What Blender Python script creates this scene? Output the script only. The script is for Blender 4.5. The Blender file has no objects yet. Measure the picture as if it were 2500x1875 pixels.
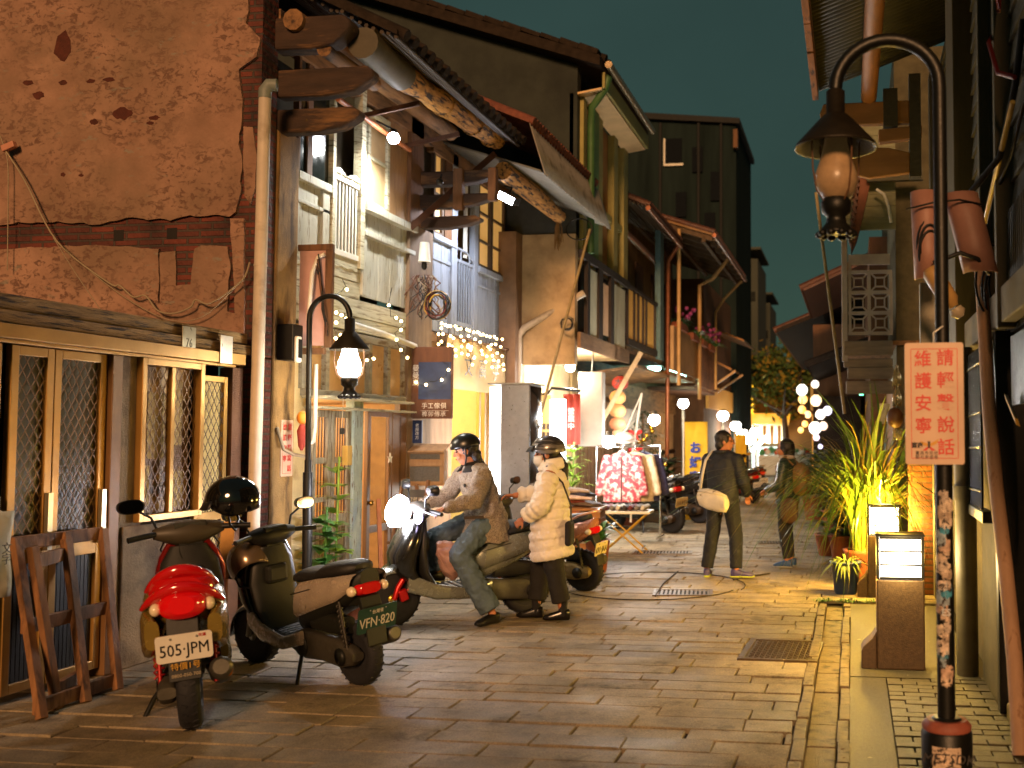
import bpy, bmesh, math, random
from mathutils import Vector, Matrix, noise
R=math.radians; rnd=random.Random(7)
S=bpy.context.scene; COL=S.collection
# ---------------- camera
FPX,PPX=2500.,1729.
cam=bpy.data.cameras.new('camera'); co=bpy.data.objects.new('camera',cam); COL.objects.link(co)
cam.sensor_width=36; cam.lens=36*FPX/2500; cam.shift_x=-(PPX-1250)/2500
cam.clip_end=600; cam.clip_start=.05
PITCH=math.atan(127.5/2500); YAW=R(8); CH=1.67
co.location=(0,0,CH); co.rotation_euler=(R(90)+PITCH,0,YAW)
cam.dof.use_dof=True; cam.dof.focus_distance=8.2; cam.dof.aperture_fstop=1.7
S.camera=co
# ---------------- sky and the dim sodium glow of the town
SUN_EL,SUN_AZ=R(18),R(6)      # light comes from behind the camera, a little from the right
w=bpy.data.worlds.new('World'); S.world=w; w.use_nodes=True
nt=w.node_tree; nd=nt.nodes; lk=nt.links
sky=nd.new('ShaderNodeTexSky'); sky.sky_type='NISHITA'; sky.sun_disc=False
sky.sun_elevation=SUN_EL; sky.sun_rotation=math.pi-SUN_AZ
tint=nd.new('ShaderNodeMix'); tint.data_type='RGBA'; tint.blend_type='MULTIPLY'; tint.inputs[0].default_value=1
tint.inputs[7].default_value=(.115,.162,.066,1)
lk.new(sky.outputs[0],tint.inputs[6]); bg=nd['Background']
glow=nd.new('ShaderNodeMix'); glow.data_type='RGBA'; glow.inputs[0].default_value=.7; glow.inputs[7].default_value=(.35,.69,.67,1)
lk.new(tint.outputs[2],glow.inputs[6])
wtc=nd.new('ShaderNodeTexCoord'); wn=nd.new('ShaderNodeTexNoise'); wn.inputs['Scale'].default_value=2.4; wn.inputs['Detail'].default_value=6; lk.new(wtc.outputs['Generated'],wn.inputs['Vector'])
wr=nd.new('ShaderNodeMapRange'); wr.inputs[1].default_value=.3; wr.inputs[2].default_value=.7; wr.inputs[3].default_value=.8; wr.inputs[4].default_value=1.16; lk.new(wn.outputs[0],wr.inputs[0])
cl=nd.new('ShaderNodeMix'); cl.data_type='RGBA'; cl.blend_type='MULTIPLY'; cl.inputs[0].default_value=1; lk.new(glow.outputs[2],cl.inputs[6]); lk.new(wr.outputs[0],cl.inputs[7]); lk.new(cl.outputs[2],bg.inputs[0]); bg.inputs[1].default_value=.054
sun=bpy.data.lights.new('sun','SUN'); so=bpy.data.objects.new('sun',sun); COL.objects.link(so)
sun.energy=2.1; sun.angle=R(12); sun.color=(1,.53,.245)
so.rotation_euler=(R(90)-SUN_EL,0,SUN_AZ)
v=S.view_settings; v.view_transform='Standard'; v.look='None'; v.gamma=1; v.exposure=.75; v.use_curve_mapping=False
S.cycles.use_denoising=True; S.cycles.max_bounces=6; S.cycles.diffuse_bounces=3; S.cycles.glossy_bounces=3
S.cycles.transmission_bounces=4; S.cycles.transparent_max_bounces=6; S.cycles.caustics_reflective=False; S.cycles.caustics_refractive=False
S.cycles.sample_clamp_indirect=4
# ---------------- a pixel of the photograph as a ray into the place (used to measure where things stand)
def ray(px,py):
    a=(px-PPX)/FPX;b=(937.5-py)/FPX
    cy,sy,cp,sp=math.cos(YAW),math.sin(YAW),math.cos(PITCH),math.sin(PITCH)
    return Vector((cy*a-sy*cp+sy*sp*b, sy*a+cy*cp-cy*sp*b, sp+cp*b))
def pt(px,py,X=None,Y=None,Z=None):
    v=ray(px,py); t=X/v[0] if X is not None else Y/v[1] if Y is not None else (Z-CH)/v[2]
    return Vector((0,0,CH))+v*t
XL=-5.2
def yy(px,X=XL): return pt(px,1065,X=X)[1]
def zz(px,py,X=XL): return pt(px,py,X=X)[2]
# ---------------- materials
MATS={}
def rgb(h):
    if isinstance(h,tuple): return h
    c=[int(h[i:i+2],16)/255 for i in (0,2,4)]
    return tuple(x/12.92 if x<=.04045 else ((x+.055)/1.055)**2.4 for x in c)
def mat(name,col,rough=.6,metal=0,var=.25,scale=7,st=(1,1,1),col2=None,mscale=3,mth=.55,msoft=.06,mst=None,bump=.15,bscale=60,spec=.4,emit=None,es=0,trans=0,alpha=1,coat=0,sheen=0):
    if name in MATS: return MATS[name]
    m=bpy.data.materials.new(name); MATS[name]=m; m.use_nodes=True
    nt=m.node_tree; N=nt.nodes; L=nt.links; b=N['Principled BSDF']
    col=rgb(col); b.inputs['Roughness'].default_value=rough; b.inputs['Metallic'].default_value=metal
    b.inputs['Specular IOR Level'].default_value=spec
    b.inputs['Base Color'].default_value=(*col,1)
    if coat: b.inputs['Coat Weight'].default_value=coat; b.inputs['Coat Roughness'].default_value=.08
    if trans: b.inputs['Transmission Weight'].default_value=trans
    if alpha<1: b.inputs['Alpha'].default_value=alpha
    if sheen: b.inputs['Sheen Weight'].default_value=sheen
    if emit: b.inputs['Emission Color'].default_value=(*rgb(emit),1); b.inputs['Emission Strength'].default_value=es
    if var or col2 or bump:
        tc=N.new('ShaderNodeTexCoord'); mp=N.new('ShaderNodeMapping'); mp.inputs['Scale'].default_value=st
        L.new(tc.outputs['Object'],mp.inputs[0])
        def nz(sc,det=4,src=mp):
            n=N.new('ShaderNodeTexNoise'); n.inputs['Scale'].default_value=sc; n.inputs['Detail'].default_value=det; n.inputs['Roughness'].default_value=.62
            L.new(src.outputs[0],n.inputs['Vector']); return n
        out=None
        if var:
            n=nz(scale,6); r=N.new('ShaderNodeValToRGB'); L.new(n.outputs[0],r.inputs[0])
            r.color_ramp.elements[0].position=.3; r.color_ramp.elements[1].position=.7
            r.color_ramp.elements[0].color=(*[x*(1-var) for x in col],1); r.color_ramp.elements[1].color=(*[min(1,x*(1+var)) for x in col],1); out=r.outputs[0]
        if col2:
            mp2=mp
            if mst:
                mp2=N.new('ShaderNodeMapping'); mp2.inputs['Scale'].default_value=mst; L.new(tc.outputs['Object'],mp2.inputs[0])
            n2=nz(mscale,7,mp2); r2=N.new('ShaderNodeValToRGB'); L.new(n2.outputs[0],r2.inputs[0])
            r2.color_ramp.elements[0].position=max(0,mth-msoft); r2.color_ramp.elements[1].position=min(1,mth+msoft)
            mx=N.new('ShaderNodeMix'); mx.data_type='RGBA'; L.new(r2.outputs[0],mx.inputs[0])
            if out: L.new(out,mx.inputs[6])
            else: mx.inputs[6].default_value=(*col,1)
            mx.inputs[7].default_value=(*rgb(col2),1); out=mx.outputs[2]
        if out: L.new(out,b.inputs['Base Color'])
        if bump:
            n3=nz(bscale,5); bp=N.new('ShaderNodeBump'); bp.inputs['Strength'].default_value=bump; bp.inputs['Distance'].default_value=.02
            L.new(n3.outputs[0],bp.inputs['Height']); L.new(bp.outputs[0],b.inputs['Normal'])
            rr=N.new('ShaderNodeMapRange'); rr.inputs[3].default_value=max(.02,rough-.1); rr.inputs[4].default_value=min(1,rough+.12)
            n4=nz(scale*2.3,4); L.new(n4.outputs[0],rr.inputs[0]); L.new(rr.outputs[0],b.inputs['Roughness'])
    return m
def emi(name,col,st):
    if name in MATS: return MATS[name]
    m=bpy.data.materials.new(name); MATS[name]=m; m.use_nodes=True; b=m.node_tree.nodes['Principled BSDF']
    b.inputs['Base Color'].default_value=(.8,.8,.8,1); b.inputs['Emission Color'].default_value=(*rgb(col),1); b.inputs['Emission Strength'].default_value=st
    return m
def brickmat(name,c1,c2,mortar,sc=1,bw=.24,rh=.065,axes='xz',rough=.85,bump=.5,mort=.012):
    m=bpy.data.materials.new(name); MATS[name]=m; m.use_nodes=True; nt=m.node_tree; N=nt.nodes; L=nt.links; b=N['Principled BSDF']
    tc=N.new('ShaderNodeTexCoord'); sp=N.new('ShaderNodeSeparateXYZ'); cb=N.new('ShaderNodeCombineXYZ'); L.new(tc.outputs['Object'],sp.inputs[0])
    L.new(sp.outputs['XYZ'.index(axes[0].upper())],cb.inputs[0]); L.new(sp.outputs['XYZ'.index(axes[1].upper())],cb.inputs[1])
    br=N.new('ShaderNodeTexBrick'); L.new(cb.outputs[0],br.inputs['Vector']); br.inputs['Scale'].default_value=sc
    br.inputs['Brick Width'].default_value=bw; br.inputs['Row Height'].default_value=rh; br.inputs['Mortar Size'].default_value=mort; br.inputs['Mortar Smooth'].default_value=.3; br.inputs['Bias'].default_value=-.1
    br.inputs['Color1'].default_value=(*rgb(c1),1); br.inputs['Color2'].default_value=(*rgb(c2),1); br.inputs['Mortar'].default_value=(*rgb(mortar),1)
    n=N.new('ShaderNodeTexNoise'); n.inputs['Scale'].default_value=3; n.inputs['Detail'].default_value=8; L.new(tc.outputs['Object'],n.inputs['Vector'])
    mr=N.new('ShaderNodeMapRange'); mr.inputs[1].default_value=.3; mr.inputs[2].default_value=.7; mr.inputs[3].default_value=.35; mr.inputs[4].default_value=1.25; L.new(n.outputs[0],mr.inputs[0])
    mx=N.new('ShaderNodeMix'); mx.data_type='RGBA'; mx.blend_type='MULTIPLY'; mx.inputs[0].default_value=1; L.new(br.outputs['Color'],mx.inputs[6]); L.new(mr.outputs[0],mx.inputs[7]); L.new(mx.outputs[2],b.inputs['Base Color'])
    bp=N.new('ShaderNodeBump'); bp.inputs['Strength'].default_value=bump; bp.inputs['Distance'].default_value=.02; bp.invert=True
    n2=N.new('ShaderNodeTexNoise'); n2.inputs['Scale'].default_value=25; L.new(tc.outputs['Object'],n2.inputs['Vector'])
    ad=N.new('ShaderNodeMath'); ad.operation='ADD'; L.new(br.outputs['Fac'],ad.inputs[0]); L.new(n2.outputs[0],ad.inputs[1]); L.new(ad.outputs[0],bp.inputs['Height'])
    L.new(bp.outputs[0],b.inputs['Normal']); b.inputs['Roughness'].default_value=rough; return m
def plastermat():
    m=bpy.data.materials.new('peeling_plaster');MATS['peeling_plaster']=m;m.use_nodes=True;nt=m.node_tree;N=nt.nodes;L=nt.links;b=N['Principled BSDF'];b.inputs['Roughness'].default_value=.92
    tc=N.new('ShaderNodeTexCoord')
    def nz(sc,det=6,st=(1,1,1),rough=.6,dist=0):
        mp=N.new('ShaderNodeMapping');mp.inputs['Scale'].default_value=st;L.new(tc.outputs['Object'],mp.inputs[0]);n=N.new('ShaderNodeTexNoise');n.inputs['Scale'].default_value=sc;n.inputs['Detail'].default_value=det;n.inputs['Roughness'].default_value=rough;n.inputs['Distortion'].default_value=dist;L.new(mp.outputs[0],n.inputs['Vector']);return n.outputs[0]
    def ramp(i,a,c,v0=0,v1=1):
        r=N.new('ShaderNodeMapRange');r.inputs[1].default_value=a;r.inputs[2].default_value=c;r.inputs[3].default_value=v0;r.inputs[4].default_value=v1;L.new(i,r.inputs[0]);return r.outputs[0]
    def mix(f,a,c,bt='MIX'):
        x=N.new('ShaderNodeMix');x.data_type='RGBA';x.blend_type=bt
        if isinstance(f,(int,float)):x.inputs[0].default_value=f
        else:L.new(f,x.inputs[0])
        for k,q in((6,a),(7,c)):
            if isinstance(q,str):x.inputs[k].default_value=(*rgb(q),1)
            else:L.new(q,x.inputs[k])
        return x.outputs[2]
    def mul(a,c):
        x=N.new('ShaderNodeMath');x.operation='MULTIPLY';L.new(a,x.inputs[0]);L.new(c,x.inputs[1]);return x.outputs[0]
    base=mix(ramp(nz(2.3,8),.3,.7),'7a5a47','9e7a64')
    base=mix(ramp(nz(.75,5),.42,.62,0,.75),base,'6c5642')           # broad browner patches, spread at random
    sp=mul(ramp(nz(14,9,(1,1,1.5),.7,.6),.53,.6),ramp(nz(1.1,3,(1,1,1.4)),.38,.55))
    base=mix(sp,base,'664838')
    base=mix(mul(ramp(nz(5,9,(1,1,2.6),.7),.6,.66),ramp(nz(.9,2),.45,.6)),base,'7c7060')
    L.new(base,b.inputs['Base Color'])
    bp=N.new('ShaderNodeBump');bp.inputs['Strength'].default_value=.5;bp.inputs['Distance'].default_value=.02
    x=N.new('ShaderNodeMath');x.operation='SUBTRACT';L.new(nz(24,8),x.inputs[0]);L.new(sp,x.inputs[1]);L.new(x.outputs[0],bp.inputs['Height']);L.new(bp.outputs[0],b.inputs['Normal']);return m
# ---------------- mesh builder
class MB:
    def __init__(s): s.v=[];s.f=[];s.s=[];s.mi=[];s.m=0;s.pc=0;s.pi=[]
    def add(s,vs,fs,sm=False,cont=False):
        if not cont:s.pc+=1
        k=len(s.v); s.v+=[tuple(a) for a in vs]
        for f in fs: s.f.append([i+k for i in f]); s.s.append(sm); s.mi.append(s.m); s.pi.append(s.pc)
        return s
    def xf(s,M,k=0):
        s.v[k:]=[tuple(M@Vector(a)) for a in s.v[k:]]; return s
    def hexa(s,p):
        return s.add(p,[(0,3,2,1),(4,5,6,7),(0,1,5,4),(1,2,6,5),(2,3,7,6),(3,0,4,7)])
    def box(s,x0,x1,y0,y1,z0,z1):
        if x1<x0:x0,x1=x1,x0
        if y1<y0:y0,y1=y1,y0
        if z1<z0:z0,z1=z1,z0
        return s.hexa([(x0,y0,z0),(x1,y0,z0),(x1,y1,z0),(x0,y1,z0),(x0,y0,z1),(x1,y0,z1),(x1,y1,z1),(x0,y1,z1)])
    def obox(s,c,d,M=None):
        c=Vector(c); P=[]
        for z in(-.5,.5):
            for x,y in((-.5,-.5),(.5,-.5),(.5,.5),(-.5,.5)):
                q=Vector((x*d[0],y*d[1],z*d[2])); P.append(c+(M@q if M else q))
        return s.hexa(P)
    def bar(s,p,q,w=.04,h=None,up=(0,0,1)):
        p=Vector(p);q=Vector(q);h=h or w;d=(q-p).normalized();u=Vector(up)
        if abs(d.dot(u))>.98:u=Vector((1,0,0))
        a=d.cross(u).normalized()*w/2;b=a.cross(d).normalized()*h/2
        return s.hexa([p-a-b,p+a-b,p+a+b,p-a+b,q-a-b,q+a-b,q+a+b,q-a+b])
    def tube(s,pts,r,n=8,cap=True,sq=1):
        P=[Vector(p) for p in pts];k=len(P);r=r if isinstance(r,(list,tuple)) else [r]*k
        d=[(P[min(i+1,k-1)]-P[max(i-1,0)]).normalized() for i in range(k)]
        u=Vector((0,0,1)) if abs(d[0].z)<.9 else Vector((1,0,0))
        a=d[0].cross(u).normalized();V=[]
        for i in range(k):
            a=(a-d[i]*a.dot(d[i])).normalized();b=d[i].cross(a)
            V+=[P[i]+a*math.cos(t)*r[i]+b*math.sin(t)*r[i]*sq for t in[j*2*math.pi/n for j in range(n)]]
        F=[(i*n+j,i*n+(j+1)%n,(i+1)*n+(j+1)%n,(i+1)*n+j) for i in range(k-1) for j in range(n)]
        s.add(V,F,True)
        if cap: s.add(V[:n],[tuple(range(n))[::-1]],cont=True); s.add(V[-n:],[tuple(range(n))],cont=True)
        return s
    def lathe(s,prof,c=(0,0,0),n=16,M=None,arc=1,sm=True):
        c=Vector(c);V=[];full=arc>=.999;nn=n if full else n+1
        for r,z in prof:
            for j in range(nn):
                t=j*2*math.pi*arc/n; q=Vector((r*math.cos(t),r*math.sin(t),z)); V.append(c+(M@q if M else q))
        F=[(i*nn+j,i*nn+(j+1)%nn,(i+1)*nn+(j+1)%nn,(i+1)*nn+j) for i in range(len(prof)-1) for j in range(n)]
        s.add(V,F,sm)
        if full:
            if prof[0][0]>1e-4: s.add(V[:n],[tuple(range(n))[::-1]],cont=True)
            if prof[-1][0]>1e-4: s.add(V[-n:],[tuple(range(n))],cont=True)
        return s
    def ell(s,c,r,n=14,m=9,M=None):
        r=(r,r,r) if not isinstance(r,(tuple,list)) else r
        c=Vector(c);V=[];F=[]
        for i in range(m+1):
            t=math.pi*i/m
            for j in range(n):
                p=2*math.pi*j/n; q=Vector((r[0]*math.sin(t)*math.cos(p),r[1]*math.sin(t)*math.sin(p),r[2]*math.cos(t))); V.append(c+(M@q if M else q))
        F=[(i*n+j,(i+1)*n+j,(i+1)*n+(j+1)%n,i*n+(j+1)%n) for i in range(m) for j in range(n)]
        return s.add(V,F,True)
    def prism(s,poly,t,M=None):
        n=len(poly); V=[Vector((a,b,0)) for a,b in poly]+[Vector((a,b,t)) for a,b in poly]
        if M: V=[M@q for q in V]
        return s.add(V,[tuple(range(n))[::-1],tuple(range(n,2*n))]+[(i,(i+1)%n,n+(i+1)%n,n+i) for i in range(n)])
    def loft(s,rings,cap=True,sm=True):
        n=len(rings[0]);V=[q for r in rings for q in r]
        s.add(V,[(i*n+j,i*n+(j+1)%n,(i+1)*n+(j+1)%n,(i+1)*n+j) for i in range(len(rings)-1) for j in range(n)],sm)
        if cap: s.add(rings[0],[tuple(range(n))[::-1]],sm,True); s.add(rings[-1],[tuple(range(n))],sm,True)
        return s
    def grid(s,P,sm=True):
        a=len(P);b=len(P[0]); return s.add([q for r in P for q in r],[(i*b+j,i*b+j+1,(i+1)*b+j+1,(i+1)*b+j) for i in range(a-1) for j in range(b-1)],sm)
    def cap(s,p,q,r0,r1,n=12):   # tapered capsule
        p=Vector(p);q=Vector(q);d=q-p;L=d.length;d=d/L
        pts=[];rs=[]
        for t in(85,60,30): pts.append(p-d*r0*math.sin(R(t)));rs.append(r0*math.cos(R(t)))
        pts+= [p,q];rs+=[r0,r1]
        for t in(30,60,85): pts.append(q+d*r1*math.sin(R(t)));rs.append(r1*math.cos(R(t)))
        return s.tube(pts,rs,n)
    def builds(s,name,mats,parent=None,**k):   # every piece a part of its own
        out=[]
        for p in sorted(set(s.pi)):
            m=MB();ids=[i for i,q in enumerate(s.pi) if q==p];used=sorted({v for i in ids for v in s.f[i]});ix={v:n for n,v in enumerate(used)}
            m.v=[s.v[v] for v in used];m.f=[[ix[v] for v in s.f[i]] for i in ids];m.s=[s.s[i] for i in ids];m.mi=[s.mi[i] for i in ids];out.append(m.build(name,mats,parent,**k))
        return out
    def build(s,name,mats,parent=None,bev=0,sub=0,label=None,solid=0,mods=()):
        me=bpy.data.meshes.new(name); me.from_pydata(s.v,[],s.f)
        for m in(mats if isinstance(mats,(list,tuple)) else [mats]): me.materials.append(m)
        me.polygons.foreach_set('use_smooth',s.s); me.polygons.foreach_set('material_index',s.mi); me.validate(); me.update()
        o=bpy.data.objects.new(name,me); COL.objects.link(o); put(o,parent)
        if label:o['label']=label
        if solid: k=o.modifiers.new('solid','SOLIDIFY'); k.thickness=solid
        if bev: k=o.modifiers.new('bev','BEVEL'); k.width=bev; k.segments=2; k.limit_method='ANGLE'; k.angle_limit=R(40)
        if sub: k=o.modifiers.new('sub','SUBSURF'); k.levels=sub; k.render_levels=sub
        return o
WORLD=set()
def put(o,parent):
    if parent is not None:
        o.parent=parent
        if parent.name in WORLD: o.matrix_parent_inverse=parent.matrix_basis.inverted()
def thing(name,label,cat,loc=(0,0,0),rz=0,group=None,world=False):
    o=bpy.data.objects.new(name,None); COL.objects.link(o); o.location=loc; o.rotation_euler=(0,0,rz); o.empty_display_size=.2
    tag(o,label,cat,group)
    if world: o.matrix_basis=Matrix.Translation(loc); WORLD.add(o.name)
    return o
def tag(o,label,cat,group=None):
    o['label']=label;o['category']=cat
    if group:o['group']=group
    return o
def struct(o): o['kind']='structure'; return o
def dup(o,parent=None,loc=None,rz=None,label=None):
    c=o.copy(); COL.objects.link(c)
    if parent is not None:c.parent=parent
    if loc is not None:c.location=loc
    if rz is not None:c.rotation_euler=(0,0,rz)
    if label:c['label']=label
    for ch in list(o.children):dup(ch,c)
    return c
def FR(o,ang):
    n=Vector((math.cos(R(ang)),math.sin(R(ang)),0));x=Vector((0,0,1)).cross(n);m=Matrix((x,(0,0,1),n)).transposed().to_4x4();m.translation=Vector(o);return m
def text(body,size,m,parent,M,name='lettering',ext=.0015,line=1.0,sx=1,off=0,shear=0,space=1):
    c=bpy.data.curves.new(name,'FONT');c.body=body;c.size=size;c.align_x='CENTER';c.align_y='CENTER';c.space_line=line;c.extrude=ext;c.offset=off;c.resolution_u=2;c.shear=shear;c.space_character=space
    o=bpy.data.objects.new(name,c);COL.objects.link(o)
    dg=bpy.context.evaluated_depsgraph_get();me=bpy.data.meshes.new_from_object(o.evaluated_get(dg));bpy.data.objects.remove(o);bpy.data.curves.remove(c)
    me.transform(M@Matrix.Diagonal((sx,1,1,1)));me.materials.clear();me.materials.append(m);me.name=name
    o=bpy.data.objects.new(name,me);COL.objects.link(o);put(o,parent);return o
def lamp(loc,energy,col,parent=None,r=.05,name='bulb_light',spot=None,rot=None):
    l=bpy.data.lights.new(name,'SPOT' if spot else 'POINT');l.energy=energy;l.color=col;l.shadow_soft_size=r
    if spot:l.spot_size=R(spot);l.spot_blend=.6
    o=bpy.data.objects.new(name,l);COL.objects.link(o);o.location=loc
    if rot:o.rotation_euler=rot
    put(o,parent);return o
def jag(pts,amp=.03,step=.06,seed=0,closed=True):
    out=[];n=len(pts);q=random.Random(seed)
    for i in range(n if closed else n-1):
        a=Vector(pts[i]);b=Vector(pts[(i+1)%n]);k=max(1,int((b-a).length/step))
        for j in range(k):
            t=j/k;p=a.lerp(b,t);e=amp if j else amp*.4
            p=p+Vector((noise.noise((p.x*6,p.y*6,seed))*e*1.6+q.uniform(-e,e)*.35,noise.noise((p.x*6+9,p.y*6,seed+5))*e*1.6+q.uniform(-e,e)*.35));out.append((p.x,p.y))
    return out
# shared materials
WOOD=mat('old_brown_wood','6b4a2e',.75,var=.4,scale=4,st=(3,3,.5),col2='2a1c12',mscale=4,mth=.6,msoft=.12,bump=.3,bscale=30)
WOODY=mat('brown_beam_wood','7a5836',.75,var=.4,scale=4,st=(3,.5,3),col2='2c1d12',mscale=5,mth=.6,msoft=.1,bump=.35,bscale=30)
DARKW=mat('dark_weathered_wood','33241a',.8,var=.4,scale=5,st=(3,3,.6),bump=.3)
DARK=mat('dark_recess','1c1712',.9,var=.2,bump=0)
BLACKM=mat('black_painted_steel','15140f',.42,metal=.3,var=.2,scale=20,bump=.08,bscale=90)
BLACKP=mat('black_plastic','121212',.45,var=.15,bump=.05,bscale=200)
GREYM=mat('grey_steel','8a8a84',.35,metal=.8,var=.15,scale=15,bump=.05)
CHROME=mat('chrome','d8d8d4',.12,metal=1,var=0,bump=0)
RUBBER=mat('tyre_rubber','17171a',.75,var=.2,scale=30,bump=.1)
PVC=mat('grey_pvc','b9ab97',.55,var=.15,scale=3,col2='7e705c',mscale=2.5,mth=.62,msoft=.1,bump=.05)
WHITEP=mat('white_paint','cfcabb',.5,var=.1,scale=5,bump=.05)
GLASSD=mat('dark_window_glass','1a1d1a',.08,var=.1,bump=.02,bscale=3,spec=.6)
CABLE=mat('black_cable','14120f',.5,var=0,bump=0)
CABLEW=mat('pale_cable','8c7c62',.5,var=.1,bump=0)
# ================= THE GROUND
def stonemat(name,c):
    m=bpy.data.materials.new(name);MATS[name]=m;m.use_nodes=True;nt=m.node_tree;N=nt.nodes;L=nt.links;b=N['Principled BSDF'];c=rgb(c);tc=N.new('ShaderNodeTexCoord')
    def nz(sc,det,a,z,v0,v1,rough=.65):
        n=N.new('ShaderNodeTexNoise');n.inputs['Scale'].default_value=sc;n.inputs['Detail'].default_value=det;n.inputs['Roughness'].default_value=rough;L.new(tc.outputs['Object'],n.inputs['Vector']);r=N.new('ShaderNodeMapRange');r.inputs[1].default_value=a;r.inputs[2].default_value=z;r.inputs[3].default_value=v0;r.inputs[4].default_value=v1;L.new(n.outputs[0],r.inputs[0]);return r.outputs[0]
    def mul(a,k):
        x=N.new('ShaderNodeMix');x.data_type='RGBA';x.blend_type='MULTIPLY';x.inputs[0].default_value=1
        if isinstance(a,tuple):x.inputs[6].default_value=(*a,1)
        else:L.new(a,x.inputs[6])
        L.new(k,x.inputs[7]);return x.outputs[2]
    col=mul(c,nz(90,3,.3,.7,.62,1.3));col=mul(col,nz(7,7,.35,.65,.78,1.15));col=mul(col,nz(.9,6,.38,.6,.6,1.12));col=mul(col,nz(2.6,8,.56,.64,1,.55,.75))
    L.new(col,b.inputs['Base Color']);L.new(nz(1.3,5,.35,.65,.52,.85),b.inputs['Roughness'])
    bp=N.new('ShaderNodeBump');bp.inputs['Strength'].default_value=.9;bp.inputs['Distance'].default_value=.012;n=N.new('ShaderNodeTexNoise');n.inputs['Scale'].default_value=70;n.inputs['Detail'].default_value=6;n.inputs['Roughness'].default_value=.75;L.new(tc.outputs['Object'],n.inputs['Vector']);L.new(n.outputs[0],bp.inputs['Height']);L.new(bp.outputs[0],b.inputs['Normal']);return m
def slabs():
    base=MB(); base.box(-60,60,-4,90,-.3,-.05)
    struct(base.build('ground',mat('joint_dirt','2a2118',.95,var=.3,scale=8,bump=.4)))
    mb=MB();q=random.Random(3);y=2.2;row=0
    holes=[(-.86,-.25,7.72,8.52)]
    while y<33:
        d=.225*q.uniform(.86,1.14);x=-5.35-q.uniform(0,.7);xe=-.34 if y<10.4 else .86
        big=q.random()<.12
        while x<xe:
            l=q.uniform(.42,.8);x1=min(x+l,xe)
            g=q.choice((.003,.004,.005,.008,.011))
            if any(x<h[1] and x1>h[0] and y<h[3] and y+d>h[2] for h in holes):
                if x<holes[0][0]-.05: x1=holes[0][0]
                else: x=max(x1,holes[0][1]); continue
            z=q.uniform(-.006,.005)
            dz=[z+q.uniform(-.002,.002) for _ in range(4)];c=.004
            a,b,e,f=x+g,x1-g,y+g+(.006 if big else 0),y+d-g
            j=lambda:q.uniform(-.004,.004)+(q.uniform(-.014,.014) if q.random()<.12 else 0)
            K=[(a,e),((a*.6+b*.4),e),(b,e),(b,f),(a*.35+b*.65,f),(a,f)];K=[(x_+j(),y_+j()*.8) for x_,y_ in K];zc=[dz[0],(dz[0]+dz[1])/2,dz[1],dz[2],(dz[2]+dz[3])/2,dz[3]];mx_,my_=(a+b)/2,(e+f)/2
            top=[(x_+(c if x_<mx_ else -c),y_+(c if y_<my_ else -c),z_) for (x_,y_),z_ in zip(K,zc)]
            mid=[(x_,y_,z_-.006) for (x_,y_),z_ in zip(K,zc)];low=[(p[0],p[1],-.03) for p in mid]
            mb.m=q.choice((0,0,0,1,2))
            mb.add(top+mid+low,[(0,1,2,3,4,5)]+[(6+i,6+(i+1)%6,(i+1)%6,i) for i in range(6)]+[(12+i,12+(i+1)%6,6+(i+1)%6,6+i) for i in range(6)])
            x=x1
        y+=d
    ms=[stonemat('paving_stone_'+n,c) for n,c in(('tan','908064'),('pale','96866a'),('dark','86765c'))]
    struct(mb.build('paving',ms))
    # far end of the lane and the cross street
    f=MB();f.box(-9,6,33,42.3,-.02,.0);struct(f.build('lane_end_paving',ms[1]))
    f=MB();f.box(-60,60,42.3,46,-.02,.004);struct(f.build('cross_street',mat('asphalt','4a4036',.8,var=.2,scale=20,bump=.3,bscale=150)))
    f=MB();f.box(-60,60,46,90,-.02,.02);struct(f.build('far_pavement',ms[0]))
    f=MB()
    for i in range(9): f.box(-3.6+i*.4,-3.3+i*.4,33.1,35.2,.004,.008)
    struct(f.build('zebra_crossing',mat('road_white','b8b4ac',.6,var=.2,bump=.1)))
    # gutter
    st=mat('gutter_stone','74644a',.65,var=.3,scale=12,col2='3a2f20',mscale=9,mth=.6,bump=.6,bscale=80)
    g=MB();y=2.5;q=random.Random(5)
    while y<10.4:
        l=q.uniform(.35,.6);y1=min(y+l,10.4)
        for a,b in((-.335,-.265),(-.095,-.03)):
            z=q.uniform(-.005,.012);o=q.uniform(-.008,.008);g.box(a+o,b+o,y+.006,y1-.006,-.06,z)
        g.box(-.262,-.1,y+.004,y1-.004,-.09,-.034+q.uniform(-.008,.006))
        y=y1
    struct(g.build('gutter',st,bev=.006))
    # pavement beside the gutter
    p=MB();q=random.Random(9);y=2.5;row=0
    while y<10.4:
        x=.22 if y<7.2 else .86; 
        x0=x-(.1 if row%2 else 0)
        while x0<1.6 and y<7.3:
            z=q.uniform(-.006,.004);p.box(max(x0,.22)+.004,x0+.196,y+.004,y+.096,-.04,z);x0+=.2
        y+=.1;row+=1
    struct(p.build('pavement_bricks',mat('paver_brick','4e4530',.6,var=.35,scale=14,bump=.4,bscale=90),bev=.004))
    c=MB();c.box(-.026,.216,2.5,7.28,-.05,.0);c.box(-.026,.86,7.3,10.4,-.05,.001)
    struct(c.build('pavement_concrete',mat('aggregate_concrete','564e38',.55,var=.35,scale=45,col2='3c3726',mscale=70,mth=.6,bump=.8,bscale=160)))
slabs()
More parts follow.
